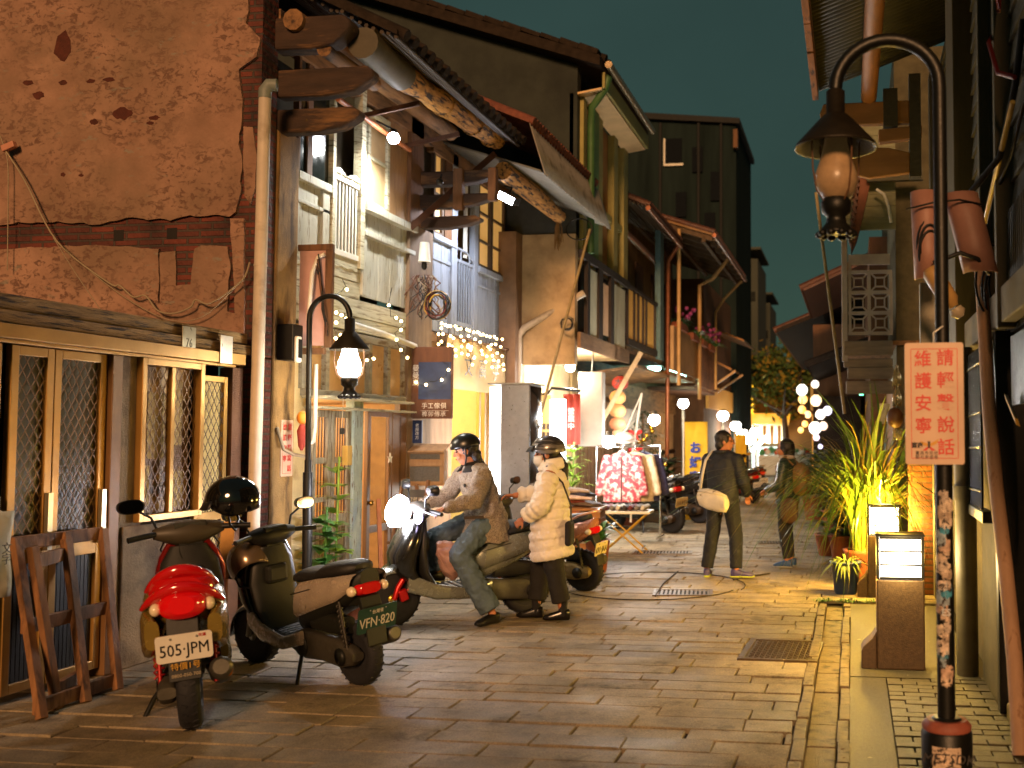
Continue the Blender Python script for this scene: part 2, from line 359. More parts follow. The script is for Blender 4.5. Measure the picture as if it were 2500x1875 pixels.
def manhole():
    t=thing('manhole_cover','square rusty iron manhole cover with raised studs near the gutter','manhole cover',(-.555,8.12,0),R(-2))
    iron=mat('rusty_iron','4c3a22',.45,metal=.5,var=.4,scale=20,bump=.3)
    a=MB()
    for x0,x1,y0,y1 in((-.30,.30,-.395,-.345),(-.30,.30,.345,.395),(-.30,-.25,-.344,.344),(.25,.30,-.344,.344)):a.box(x0,x1,y0,y1,-.05,.006)
    a.build('frame',iron,t,bev=.004)
    b=MB();b.box(-.243,.243,-.338,.338,-.05,.0)
    for i in range(11):
        for j in range(15):
            x,y=-.21+i*.042,-.305+j*.0436
            M=Matrix.Rotation(R(45 if (i+j)%2 else -45),3,'Z');b.obox((x,y,.002),(.032,.012,.008),M)
    b.build('lid',iron,t)
manhole()
def grates():
    iron=mat('drain_iron','5a4a34',.5,metal=.4,var=.3,bump=.2)
    for k,(px0,px1,py,l) in enumerate(((1545,1690,1350,'flat drain grate set in the paving below the folding table'),(1595,1740,1448,'drain grate beside the round marks in front of the walking man'),(1850,1935,1325,'small drain cover in the paving by the woman with the camera'))):
        a=pt(px0,py,Z=0);b=pt(px1,py,Z=0);w=(b-a).length;c=(a+b)/2
        t=thing('drain_grate',l,'drain grate',(c.x,c.y,.004),math.atan2(b.y-a.y,b.x-a.x),'drain grates in the lane')
        f=MB();f.box(-w/2,w/2,-.2,-.17,-.03,.008);f.box(-w/2,w/2,.17,.2,-.03,.008);f.box(-w/2,-w/2+.03,-.169,.169,-.03,.008);f.box(w/2-.03,w/2,-.169,.169,-.03,.008);f.build('frame',iron,t)
        s=MB();n=int(w/.045)
        for i in range(1,n):x=-w/2+i*w/n;s.box(x-.012,x+.012,-.168,.168,-.03,.006)
        s.build('bars',iron,t)
        s=MB();s.box(-w/2+.03,w/2-.03,-.168,.168,-.03,-.001);s.build('pit',DARK,t)
grates()
def rings():
    m=MB()
    c=pt(1590,1430,Z=0);c.z=0
    for r,a0,a1 in((1.05,-10,200),(.98,160,350)):
        P=[(c.x+r*math.cos(R(a)),c.y+r*1.05*math.sin(R(a)),.007) for a in range(a0,a1,6)];m.tube(P,.006,5)
    for e,f in(((1600,1455),(1655,1395)),((1790,1415),(1880,1400))):m.tube([pt(*e,Z=.008),pt((e[0]+f[0])/2-8,(e[1]+f[1])/2,Z=.008),pt(*f,Z=.008)],.009,5)
    struct(m.build('paving_carved_lines',mat('carved_line','2d251b',.9,var=.2,bump=0)))
rings()
# ================= LEFT ROW: materials
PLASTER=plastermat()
BRICK=brickmat('old_red_brick','652c1c','4a2218','42342a',bump=.9)
TIMBERB=mat('cracked_timber','7a6038',.85,var=.45,scale=5,st=(3,.6,6),col2='241a10',mscale=4,mth=.57,msoft=.05,mst=(2,1,14),bump=.7,bscale=25)
ALU=mat('yellowed_aluminium','9c763a',.38,metal=.55,var=.12,scale=5,bump=.04)
ALUD=mat('brown_door_frame','6f4f2c',.5,metal=.2,var=.2,scale=4,bump=.05)
CEM=mat('stained_cement','8a7558',.85,var=.3,scale=4,col2='4a3a28',mscale=3,mth=.58,msoft=.12,bump=.5,bscale=70)
GREENW=mat('peeling_pale_green_paint','b0ad9c',.6,var=.12,scale=6,st=(4,4,.5),col2='6e5c40',mscale=6,mth=.62,msoft=.05,mst=(7,7,.7),bump=.3,bscale=40)
WHITEW=mat('weathered_white_boards','b8b296',.65,var=.18,scale=6,st=(3,.6,8),col2='6b5a40',mscale=4,mth=.6,msoft=.08,mst=(2,.8,10),bump=.4,bscale=40)
BLUEW=mat('grey_blue_boards','8f949c',.65,var=.15,scale=6,st=(4,4,.5),col2='5b5650',mscale=5,mth=.64,msoft=.1,mst=(6,6,.6),bump=.25)
def B(mb,y0,y1,z0,z1,x=XL,d=.05): return mb.box(x,x+d,y0,y1,z0,z1)
def diamonds(mb,y0,y1,z0,z1,x,dy=.07,dz=.11,w=.006):
    k=dz/dy; 
    # straight strips clipped to the panel
    for s in(1,-1):
        c0=z0-s*k*(y1 if s>0 else y0);n=int(((z1-z0)+k*(y1-y0))/dz)+2
        for i in range(n):
            c=(z0-k*y1 if s>0 else z0+k*y0)+i*dz
            # z=s*k*y+c
            ya=(z0-c)/(s*k);yb=(z1-c)/(s*k);a,b=sorted((ya,yb));a=max(a,y0);b=min(b,y1)
            if b-a>.005: mb.bar((x,a,s*k*a+c),(x,b,s*k*b+c),w,.004,up=(1,0,0))
def panel_frame(mb,y0,y1,z0,z1,x,d=.04,w=.05,mid=()):
    B(mb,y0,y0+w,z0,z1,x,d);B(mb,y1-w,y1,z0,z1,x,d);B(mb,y0+w,y1-w,z1-w,z1,x,d);B(mb,y0+w,y1-w,z0,z0+w,x,d)
    for z in mid:B(mb,y0+w,y1-w,z-w*.35,z+w*.35,x,d*.9)
def shopfront():
    t=thing('shopfront','low shuttered shopfront of yellowed aluminium doors under a cracked timber beam','shopfront',(-5.3,5.9,0),world=True)
    X=-5.2
    b=MB();b.box(X-.12,X+.03,3.2,8.24,2.37,2.455);b.box(X-.14,X-.005,3.2,8.24,2.46,2.56);b.builds('lintel_beam',TIMBERB,t,bev=.012)
    b=MB();B(b,3.2,8.1,2.275,2.365,X-.02,.09);B(b,3.2,8.02,2.25,2.274,X-.02,.05);b.build('door_track',ALU,t,bev=.004)
    # doors
    def door(y0,y1,lower=True):
        d=MB();panel_frame(d,y0,y1,.06,2.245,X-.06,.045,.06);B(d,y0+.06,y1-.06,.86,.95,X-.06,.045);o=d.build('door',ALU,t,bev=.004)
        p=MB();B(p,y0+.06,y1-.06,.95,2.19,X-.05,.006);p.build('pane',mat('dusty_dark_glass','463c26',.35,var=.5,scale=3,bump=.03,bscale=6),o)
        m=MB();diamonds(m,y0+.06,y1-.06,.95,2.19,X-.03);m.build('mesh_grille',ALUD,o)
        q=MB()
        n=int((y1-y0-.12)/.035)
        for i in range(n):
            y=y0+.06+i*.035;B(q,y+.003,y+.032,.12,.86,X-.05,.012)
        q.build('lower_panel',mat('dark_ribbed_panel','29261f',.5,metal=.3,var=.2,bump=.05),o)
        h=MB();B(h,y1-.05,y1-.01,.93,1.3,X-.014,.03);h.build('handle',mat('steel_pull','b5a888',.3,metal=.8,var=.1,bump=0),o)
    Y=[yy(p) for p in(-130,25,128,250,290)]
    door(3.9,4.8);door(4.82,5.66)
    door(yy(28),yy(133));door(yy(135),yy(262))
    pr=MB();B(pr,yy(265),yy(290),0,2.25,X-.1,.12);pr.build('door_post',ALUD,t,bev=.006)
    pl=MB();pl.box(X-.25,X+.0,yy(291),yy(352),0,2.25);pl.builds('pier',CEM,t,bev=.01)
    # mesh window over a cement parapet
    lw=MB();lw.box(X-.16,X+.02,yy(300),yy(470),0,1.02);lw.build('parapet_wall',CEM,t,bev=.012)
    y0,y1=yy(330),yy(484)
    f=MB();panel_frame(f,y0,y1,1.04,2.25,X-.02,.07,.05);B(f,yy(408),yy(417),1.09,2.2,X-.01,.04);f2=f.build('window',ALU,t,bev=.004)
    p=MB();B(p,y0+.05,y1-.05,1.09,2.2,X-.06,.01);p.build('pane',mat('papered_glass','6a4c28',.5,var=.5,scale=3,col2='b0884a',mscale=2.2,mth=.52,msoft=.02,bump=.02),f2)
    m=MB();diamonds(m,y0+.05,y1-.05,1.09,2.2,X+.0);m.build('mesh_grille',ALUD,f2)
    pp=MB()
    for(a,b,z0,z1)in((.25,.52,1.5,2.0),(.56,.8,1.6,2.1),(.12,.3,1.15,1.45),(.6,.85,1.12,1.4)):B(pp,y0+(y1-y0)*a,y0+(y1-y0)*b,z0,z1,X-.045,.004)
    pp.builds('taped_paper',mat('yellow_paper','b59a62',.8,var=.2,bump=.1),f2)
    # narrow screen door
    y0,y1=yy(487),yy(562)
    d=MB();panel_frame(d,y0,y1,.05,2.17,X-.07,.04,.05);B(d,y0+.05,y1-.05,.98,1.05,X-.07,.04);o=d.build('screen_door',ALU,t,bev=.004)
    p=MB();B(p,y0+.05,y1-.05,.1,2.12,X-.068,.008);p.build('backing_board',mat('cream_board','c2a868',.6,var=.12,bump=.05),o)
    m=MB();diamonds(m,y0+.05,y1-.05,1.05,2.12,X-.04);diamonds(m,y0+.05,y1-.05,.1,.98,X-.04);m.build('mesh_grille',mat('brown_mesh','4e381c',.6,var=.1,bump=0),o)
    r=MB();B(r,yy(565),yy(590),0,2.25,X-.12,.12);B(r,yy(590),yy(600),0,2.45,X-.18,.14);r.build('rough_jamb',mat('rough_render_strip','6a4a34',.95,var=.3,bump=.9,bscale=120),t)
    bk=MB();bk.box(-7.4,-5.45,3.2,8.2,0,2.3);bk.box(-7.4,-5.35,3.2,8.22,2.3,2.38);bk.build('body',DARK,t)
    # number plates on the beam
    for nm,pa,lab,c,z0,z1,body in(('house_number_plate',428,'grey metal house number plate reading 76 nailed to the timber beam','9a9178',2.33,2.53,'76'),('metal_plate',512,'blank shiny metal plate nailed to the beam beside the number plate','c8c0b0',2.27,2.5,'')):
        a,b2=yy(pa),yy(pa+(33 if body else 30));o=MB();B(o,a,b2,z0,z1,X+.072 if not body else X+.034,.006);o=o.build(nm,mat(nm,c,.3,metal=.6,var=.15,bump=.05),bev=.002);tag(o,lab,'plate')
        if body:text(body,.1,mat('plate_ink','5a5444',.6,var=0,bump=0),o,FR((X+.0405,(a+b2)/2,(z0+z1)/2-.03),0),sx=.8)
shopfront()
# ================= timber house
EX=-4.12  # eave line
def gable_wall():
    t=thing('timber_house','old two storey timber house with peeling plastered brick gable and pale green balcony front','house',(-6,9.8,0),world=True)
    Y=8.35
    top=[(-9.5,2.38),(-5.2,2.38),(-5.2,5.72),(-9.5,7.9)]
    w=MB();w.prism([(x,z) for x,z in top],.25,Matrix(((1,0,0,0),(0,0,1,Y),(0,1,0,0),(0,0,0,1))));w.box(-5.5,-5.2,Y,8.6,0,2.36);w.build('gable_wall',BRICK,t)
    # plaster skin with broken edges
    P=lambda px,py:(pt(px,py,Y=Y)[0],pt(px,py,Y=Y)[2])
    M=Matrix(((1,0,0,0),(0,0,-1,Y-.001),(0,1,0,0),(0,0,0,1)))
    s=MB()
    main=[P(-330,555),P(-330,-260),P(300,-190),P(610,0),P(612,30),P(605,60),P(640,95),P(632,140),P(588,170),P(592,215),P(595,300),P(588,330),P(594,400),P(592,470),P(580,517),P(565,530),P(470,527),P(420,541),P(330,532),P(250,549),P(120,545)]
    s.prism(jag(main,.016,.05,1),.03,M)
    low=[P(-330,612),P(-60,610),P(90,607),P(240,598),P(300,604),P(392,609),P(392,740),P(433,745),P(433,699),P(470,695),P(480,608),P(495,600),P(560,603),P(566,640),P(560,760),P(598,770),P(598,880),P(-330,880)]
    s.prism(jag(low,.012,.05,2),.028,M)
    st=[P(394,618),P(432,614),P(433,690),P(433,745),P(394,742)];s.prism(jag(st,.008,.05,3),.02,M)
    ed=[P(598,310),P(620,312),P(630,380),P(622,470),P(615,500),P(600,480),P(597,400)];s.prism(jag(ed,.01,.05,4),.02,M)
    bl=[P(566,535),P(600,535),P(600,860),P(585,860),P(572,620)];s.prism(jag(bl,.008,.05,5),.03,M)
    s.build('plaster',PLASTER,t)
    # spots where the plaster has fallen off
    h=MB();q=random.Random(4)
    for px,py,a,b in((160,115,30,45),(75,205,18,8),(100,235,20,12),(228,201,15,7),(272,197,20,7),(305,280,30,18),(383,290,17,7),(372,303,12,5),(235,300,13,9),(160,205,14,8),(205,430,9,4),(160,428,8,6)):
        n=14;c=P(px,py);k=Y/2500*.98
        pts=[(c[0]+a*k*math.cos(i*2*math.pi/n)*q.uniform(.7,1.1),c[1]+b*k*math.sin(i*2*math.pi/n)*q.uniform(.7,1.1)) for i in range(n)]
        h.prism(pts,.003,Matrix(((1,0,0,0),(0,0,-1,Y-.0312),(0,1,0,0),(0,0,0,1))))
    h.builds('plaster_loss',mat('bare_dark_brick','4a2216',.95,var=.35,scale=12,bump=.6),t)
    bh=MB()
    for px,py in((290,575),(420,570)):c=P(px,py);bh.box(c[0]-.05,c[0]+.05,Y-.002,Y+.05,c[1]-.05,c[1]+.05)
    bh.builds('putlog_hole',DARK,t)
    return t
TH=gable_wall()
def roof(t,y0,y1,ex=EX,ez=5.36,back=-9.3,sl=.5,name='roof',soffit=True,tm=None,step=.19):
    rz=lambda x:ez+(ex-x)*sl
    tm=tm or mat('dark_roof_tile','2a221b',.9,var=.35,scale=9,bump=.4,spec=.1)
    r=MB();r.hexa([(back,y0,rz(back)),(ex,y0,ez),(ex,y1,ez),(back,y1,rz(back)),(back,y0,rz(back)+.05),(ex,y0,ez+.05),(ex,y1,ez+.05),(back,y1,rz(back)+.05)])
    y=y0+step/2
    while y<y1:
        d=Vector((back-ex,0,rz(back)-ez));n=8
        r.tube([(ex+.06,y,ez+.05-.03),(ex+d.x*.5,y,ez+.06+d.z*.5),(back,y,rz(back)+.06)],.06,7)
        y+=step
    o=r.build(name,tm,t)
    if soffit:
        s=MB();x=ex-.02;q=random.Random(8)
        while x>XL-.2:
            z=rz(x)-.03;s.tube([(x,y0+q.uniform(0,.1),z+q.uniform(-.015,.01)),(x,(y0+y1)/2,z+q.uniform(-.02,.01)),(x,y1-q.uniform(0,.1),z+q.uniform(-.015,.01))],.022,6);x-=.075
        s.build('bamboo_lath',mat('dark_bamboo','2e2214',.6,var=.4,scale=8,st=(1,.4,1),bump=.2),t)
    return o
def timber_front():
    t=TH;X=XL
    roof(t,8.75,12.35)
    # log purlin and carved brackets
    LOG=mat('split_bark_log','a87838',.8,var=.45,scale=9,st=(2,.5,2),col2='2a190c',mscale=12,mth=.55,msoft=.05,mst=(2,.35,2),bump=1,bscale=35)
    l=MB();n=14;q=random.Random(2);l.tube([(-4.45,9.55+i*.215,5.28+.012*i) for i in range(n)],[.125+q.uniform(-.012,.012) for i in range(n)],14)
    for y in(10.6,11.5,12.1):l.tube([(-4.45,y,5.28+(y-9.55)*.055),(-4.45,y+.035,5.282+(y-9.55)*.055)],.145,14)
    l.build('log_purlin',LOG,t)
    l=MB();l.tube([(-4.45,8.75,5.3),(-4.45,9.58,5.28)],.15,14);l.build('zinc_sleeve',mat('dull_zinc','4a4436',.6,metal=.2,var=.2,bump=.1),t)
    l=MB();l.tube([(-5.0,8.5,5.45),(-5.0,12.2,5.5)],.1,10);l.tube([(-4.75,8.6,5.2),(-4.8,9.7,5.25)],.07,10);l.builds('inner_purlin',WOODY,t)
    BR=mat('smoked_bracket_wood','35251a',.8,var=.4,scale=5,st=(.6,3,3),col2='70502f',mscale=3,mth=.62,msoft=.08,bump=.4)
    def bracket(y,z,L,h,d=.16,tip=.12):
        m=MB();M=Matrix(((1,0,0,0),(0,0,1,y),(0,1,0,0),(0,0,0,1)))
        x0=-5.24;x1=x0+L
        m.prism([(x0,z),(x0+L*.5,z-.005),(x0+L*.8,z+.03),(x1,z+h*.55),(x1+.01,z+h*.8),(x1-.06,z+h),(x0,z+h)],d,M);m.build('bracket',BR,t,bev=.03)
    bracket(8.62,4.45,.82,.22);bracket(8.62,4.78,.95,.26);bracket(8.55,5.2,.75,.3,.2)
    bracket(11.72,4.72,.98,.17);bracket(11.7,4.44,.95,.16);bracket(11.74,4.2,.8,.14)
    s=MB();s.box(-4.75,-4.63,11.66,11.76,4.4,4.9);s.box(-4.32,-4.22,11.68,11.78,4.5,4.9);s.builds('bracket_block',WOOD,t,bev=.01)
    st=mat('rusted_steel','4a2e1e',.6,metal=.4,var=.3,bump=.2)
    s=MB();s.bar((-5.14,11.35,4.12),(-4.4,12.15,5.2),.02,.075);s.builds('steel_brace',st,t)
    s=MB()
    for y in(10.0,11.1):s.bar((-5.15,y,5.02),(-4.45,y,5.14),.03,.05)
    s.builds('tie_bar',st,t)
    s=MB();s.tube([(-4.98,9.3,4.98),(-4.98,10.95,4.93)],.028,8);s.build('awning_pole',mat('copper_pole','9a5a34',.5,var=.3,bump=.1),t)
    # corner post
    p=MB();p.box(X-.22,X+.02,8.62,8.98,0,4.5);p.build('corner_post',mat('stained_corner_post','8a6a3c',.85,var=.3,scale=3,col2='3e2c18',mscale=2.5,mth=.58,msoft=.1,mst=(3,3,.7),bump=.4),t,bev=.02)
    p=MB();B(p,8.985,9.3,0,2.75,X-.25,.2);p.build('cream_pier',mat('cream_render','c0a878',.8,var=.2,scale=3,col2='806440',mscale=3,mth=.62,msoft=.1,bump=.3),t,bev=.01)
    # upper storey
    y=yy
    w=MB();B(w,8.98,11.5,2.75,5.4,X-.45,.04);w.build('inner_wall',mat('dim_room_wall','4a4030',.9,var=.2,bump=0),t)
    w=MB();B(w,8.98,y(796),3.4,4.12,X-.08,.05);o=w.build('panel',GREENW,t)
    w=MB();B(w,8.98,y(796),4.12,4.2,X-.08,.1);B(w,8.98,y(796),3.9,3.94,X-.06,.06);B(w,8.98,9.06,3.4,3.9,X-.06,.05);B(w,y(778),y(796),3.4,4.12,X-.06,.06);w.build('panel_rail',GREENW,o,bev=.006)
    w=MB();B(w,8.98,9.02,4.2,5.4,X-.06,.06);B(w,y(740),y(752),4.2,5.4,X-.06,.05);w.builds('window_post',WOOD,t);
    w=MB();B(w,9.02,y(796),4.2,5.4,X-.04,.01);w.build('window_pane',GLASSD,t)
    # baluster opening
    a,b=y(797),y(866)
    w=MB();B(w,a-.0,a+.06,3.45,5.4,X-.06,.08);B(w,b-.02,b+.07,3.45,5.4,X-.06,.1);w.builds('post',WHITEW,t,bev=.006)
    w=MB();n=7
    for i in range(n):
        yb=a+.1+(b-a-.16)*i/(n-1);B(w,yb-.013,yb+.013,3.58,4.29,X-.02,.026)
    B(w,a+.06,b-.02,4.29,4.34,X-.03,.05);B(w,a+.06,b-.02,3.52,3.58,X-.03,.05)
    M=Matrix(((0,0,1,X-.025),(1,0,0,0),(0,1,0,0),(0,0,0,1)))
    k=[(a+.06+(b-a-.08)*i/12,4.4+.025*math.sin(i/12*math.pi*3)) for i in range(13)];w.prism([(k[0][0],4.41-.04)]+[(k[-1][0],4.41-.04)]+k[::-1],.04,M)
    for yb in(a+.2,b-.16):B(w,yb-.012,yb+.012,4.34,4.37,X-.02,.024)
    w.build('balustrade',WHITEP,t,bev=.004)
    w=MB();k=[(a+(b-a)*i/10,3.45-.02-.025*abs(math.sin(i/10*math.pi*2.5))) for i in range(11)];w.prism([(b,3.52),(a,3.52)]+k,.03,M);w.build('valance_board',WHITEW,t)
    # boarded white bay with small window
    a,b=y(868),y(1001)
    w=MB();n=9
    for i in range(n):B(w,a+.07+(b-a-.07)*i/n+.002,a+.07+(b-a-.07)*(i+1)/n-.002,3.18,4.1,X-.05,.03+.004*(i%2))
    o=w.build('boarding',GREENW,t)
    w=MB();B(w,a+.07,b,4.1,4.18,X-.05,.12);B(w,a+.07,b,3.83,3.88,X-.03,.07);B(w,a+.06,a+.15,3.18,3.83,X-.03,.05);B(w,b-.1,b,3.18,4.1,X-.03,.05);w.build('rail',GREENW,o,bev=.006)
    a2,b2=y(886),y(940)
    w=MB();panel_frame(w,a2,b2,4.18,5.25,X-.04,.05,.06,(4.72,));o=w.build('window',WHITEW,t,bev=.004)
    w=MB();B(w,a2+.06,b2-.06,4.24,5.19,X-.03,.008);w.build('pane',mat('warm_curtained_glass','b59a72',.4,var=.2,scale=2,bump=0),o)
    w=MB();B(w,b2,b,4.18,5.4,X-.06,.03);w.build('side_panel',mat('tan_side_board','9a7650',.7,var=.2,st=(3,3,.5),bump=.2),t)
    # floor beam boards and pipe cornice
    w=MB()
    for i,(z0,z1) in enumerate(((2.78,2.93),(2.935,3.12),(3.125,3.3),(3.305,3.445))):B(w,y(705),y(990) if i<2 else y(868)+.06,z0,z1,X-.06,.05+.006*(i%2))
    w.build('floor_beam',WHITEW,t,bev=.004)
    w=MB();w.tube([(X+.05,y(835),2.84),(X+.06,y(920),2.8),(X+.05,y(1000),2.74)],.035,8);w.build('conduit_pipe',WHITEP,t)
    # transom windows
    TR=mat('old_grey_green_frame','8c8472',.7,var=.2,st=(3,.6,3),col2='5e4a30',mscale=5,mth=.58,msoft=.06,bump=.25)
    ps=[y(p) for p in(742,800,858,905,950,990)]
    w=MB();B(w,ps[0],ps[-1],2.68,2.76,X-.08,.08);B(w,ps[0],ps[-1],2.06,2.13,X-.08,.09)
    for p in ps:B(w,p-.035,p+.035,2.13,2.68,X-.08,.07)
    o=w.build('transom',TR,t,bev=.005)
    w=MB();B(w,ps[0],ps[-1],2.13,2.68,X-.07,.006);w.build('pane',mat('amber_lit_glass','8a6a40',.3,var=.5,scale=2.5,emit='c88a48',es=.12,bump=.02),o)
    w=MB();w.box(X-.02,X+.24,y(740),y(962),2.035,2.06);w.box(X-.02,X+.16,y(745),y(985),1.94,1.96);w.build('shelf_board',WHITEW,t)
    # ground floor doors
    GD=mat('grey_green_door_paint','928a76',.6,var=.15,scale=5,st=(4,4,.5),col2='5c4a32',mscale=6,mth=.56,msoft=.07,mst=(6,6,.6),bump=.3)
    def bars_door(y0,y1,x=X-.03,ang=0):
        w=MB();panel_frame(w,y0,y1,.04,1.93,x,.045,.07);B(w,y0+.07,y1-.07,1.4,1.46,x,.04);B(w,y0+.07,y1-.07,1.02,1.07,x,.04);B(w,y0+.07,y1-.07,.75,.88,x,.04)
        o=w.build('door',GD,t,bev=.006)
        w=MB();n=max(3,int((y1-y0-.14)/.05))
        for i in range(n):
            yb=y0+.07+(y1-y0-.14)*(i+.5)/n;w.tube([(x+.02,yb,.88),(x+.02,yb,1.86)],.007,6)
        w.build('window_bars',mat('brown_bars','4a2c18',.6,var=.1,bump=0),o)
        w=MB();n=5
        for i in range(n):B(w,y0+.07+(y1-y0-.14)*i/n+.002,y0+.07+(y1-y0-.14)*(i+1)/n-.002,.11,.75,x+.008,.02)
        w.build('lower_boards',mat('worn_door_boards','8a7a5a',.75,var=.3,st=(5,5,.5),scale=6,col2='4c3720',mscale=6,mth=.55,msoft=.08,mst=(6,6,.7),bump=.3),o)
    bars_door(y(760),y(806));bars_door(y(808),y(855))
    w=MB();B(w,y(856),y(878),0,2.04,X-.06,.1);w.build('door_post',mat('flaking_pale_blue','9aa8a0',.65,var=.15,col2='5e4a34',mscale=8,mth=.6,msoft=.04,mst=(5,5,.8),bump=.3),t,bev=.006)
    w=MB();B(w,9.3,y(760),0,2.04,X-.1,.04);w.build('side_wall',mat('cluttered_wall','9a7c54',.8,var=.4,scale=3,bump=.2),t)
    # brown glazed door standing open at the right of the doorway
    BD=mat('varnished_brown_door','6e4c2a',.45,var=.25,scale=4,st=(4,4,.4),bump=.15)
    d=MB();y0,y1=y(893),y(952);panel_frame(d,y0,y1,.05,1.96,X-.02,.045,.075);B(d,y0+.075,y1-.075,.62,.7,X-.02,.04);o=d.build('door',BD,t,bev=.006)
    d=MB();B(d,y0+.075,y1-.075,.7,1.88,X-.002,.005);d.build('pane',mat('door_glass','a08458',.08,var=.1,alpha=.22,bump=0),o)
    d=MB();d.ell((X+.05,y0+.05,.95),(.03,.03,.03));d.build('handle',mat('brass','b58a3c',.3,metal=1,var=0,bump=0),o)
    d=MB();B(d,y(955),y(975),0,1.96,X-.06,.08);B(d,y(972),y(990),0,2.06,X-.05,.07);d.builds('door_jamb',BD,t,bev=.005)
    # interior seen through the doors
    i=MB();i.box(-7.5,-7.46,9.1,11.6,0,2.05);i.build('shop_back_wall',brickmat('lit_rubble_wall','d0b080','b89868','8a6a40',bw=.4,rh=.17,axes='yz'),t)
    i=MB();i.box(-7.46,-5.3,9.1,11.6,2.05,2.1);i.box(-7.46,-5.3,9.1,9.14,0,2.05);i.box(-7.46,-5.3,11.56,11.6,0,2.05);i.build('shop_inner_wall',mat('warm_inner_wall','a8804c',.8,var=.2,bump=.1),t)
    i=MB();i.box(-7.42,-7.3,10.0,11.0,.75,1.25);i.box(-7.4,-6.6,9.3,10.1,0,.7);i.box(-7.44,-7.35,10.2,11.2,1.0,1.3);i.build('shop_counter',mat('red_brown_cupboard','8a4424',.6,var=.2,bump=.1),t)
    lamp((-6.2,9.9,1.8),110,(1,.76,.46),t,.15,'shop_light')
    # timber wall panel with pillar between the bays
    w=MB();B(w,y(988),y(1046),0,4.2,X-.08,.11);w.build('pillar',mat('grey_brown_pillar','6b5640',.8,var=.35,scale=4,st=(3,3,.5),bump=.4),t,bev=.01)
    w=MB();B(w,y(990),y(1022),4.2,5.5,X-.08,.1);w.build('upper_post',WOOD,t,bev=.01)
    w=MB();B(w,8.6,y(1046),5.3,5.6,X-.1,.12);w.build('eave_plate',WOODY,t)
    g=MB();g.ell((-4.72,11.2,4.62),(.04,.06,.04));g.tube([(-4.72,11.25,4.72),(-4.72,11.2,4.62)],.012,6);g.build('small_spotlight',BLACKM,t)
timber_front()
def blue_house():
    X=XL;y=yy
    t=thing('timber_house','grey blue boarded house front with lit sash windows beyond the wired pillar','house',(-6,13.3,0),world=True)
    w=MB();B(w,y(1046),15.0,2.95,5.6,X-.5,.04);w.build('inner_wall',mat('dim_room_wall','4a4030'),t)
    w=MB()
    def boards(y0,y1,z0,z1,n):
        for i in range(n):B(w,y0+(y1-y0)*i/n+.002,y0+(y1-y0)*(i+1)/n-.002,z0,z1,X-.06,.04+.004*(i%2))
    boards(y(1046),y(1102),3.0,4.15,6);boards(y(1152),y(1236),2.98,3.98,8);boards(y(1102),y(1152),2.95,3.12,4)
    o=w.build('boarding',BLUEW,t)
    w=MB();B(w,y(1046),y(1104),4.15,4.22,X-.05,.09);B(w,y(1046),y(1104),3.9,3.95,X-.02,.02);B(w,y(1095),y(1108),3.0,5.4,X-.06,.08);B(w,y(1150),y(1160),3.0,5.4,X-.06,.08);B(w,y(1160),y(1236),3.98,4.06,X-.05,.09);B(w,y(1160),y(1236),3.78,3.82,X-.02,.02);w.build('rail',BLUEW,o,bev=.005)
    # windows
    LIT=mat('lit_paper_glass','d8b078',.5,var=.15,scale=2,emit='e0a858',es=.3,bump=0)
    for a,b,z0,z1,m in((y(1052),y(1077),4.22,5.35,(4.75,)),(y(1163),y(1194),4.06,5.3,(4.45,4.85)),(y(1196),y(1228),4.06,5.3,(4.45,4.85))):
        w=MB();panel_frame(w,a,b,z0,z1,X-.05,.05,.05,m);f=w.build('window',mat('dark_sash','5a4a3c',.6,var=.2),t,bev=.004)
        w=MB();B(w,a+.05,b-.05,z0+.05,z1-.05,X-.045,.008);w.build('pane',LIT,f)
    w=MB();B(w,y(1078),y(1095),4.22,5.4,X-.05,.06);w.build('brown_post',WOOD,t)
    w=MB();B(w,y(1132),y(1137),4.1,5.4,X-.04,.03);w.build('cream_post',WHITEP,t)
    a,b=y(1109),y(1150);w=MB()
    for i in range(7):B(w,a+.03+(b-a-.06)*i/6-.01,a+.03+(b-a-.06)*i/6+.01,3.2,4.0,X-.02,.02)
    B(w,a,b,4.0,4.04,X-.025,.03);B(w,a,b,3.14,3.2,X-.025,.03);w.tube([(X,a,4.18),(X,a+(b-a)*.6,4.17),(X,b,4.08)],.015,6)
    for yb in(a+.15,b-.15):w.tube([(X,yb,4.02),(X,yb,4.16)],.01,5)
    w.build('balustrade',BLUEW,t)
    w=MB();B(w,y(1046),15.0,5.25,5.5,X-.08,.1);w.build('eave_plate',WOODY,t)
    # doorway below: cream interior
    w=MB();B(w,y(1046),y(1105),0,2.9,X-.06,.05);w.build('wall_panel',mat('brown_wall_panel','7e6248',.75,var=.3,scale=3,st=(3,3,.6),bump=.2),t)
    w=MB();B(w,y(1046),y(1236),2.85,2.98,X-.08,.1);w.build('lintel',WOODY,t,bev=.008)
    w=MB();w.box(-7.0,-6.96,11.9,15,0,2.9);w.box(-6.96,-5.3,11.9,11.94,0,2.9);w.box(-6.96,-5.3,14.9,14.94,0,2.9);w.box(-6.96,-5.3,11.9,14.94,2.9,2.94);w.build('shop_inner_wall',mat('cream_shop_wall','e0cc90',.8,var=.08,bump=.03),t)
    lamp((-6.0,12.9,2.5),95,(1,.82,.45),t,.2,'shop_light')
    w=MB();q=random.Random(1)
    for r in range(3):
        w.box(-6.95,-6.7,12.2,14.8,.95+r*.2,.965+r*.2)
        for k in range(28):
            yb=12.25+k*.09;w.box(-6.85,-6.8,yb,yb+.05,.967+r*.2,1.05+r*.2+q.uniform(0,.04))
    w.build('bottle_shelf',mat('yellow_bottles','c8a028',.3,var=.6,scale=12,bump=0),t)
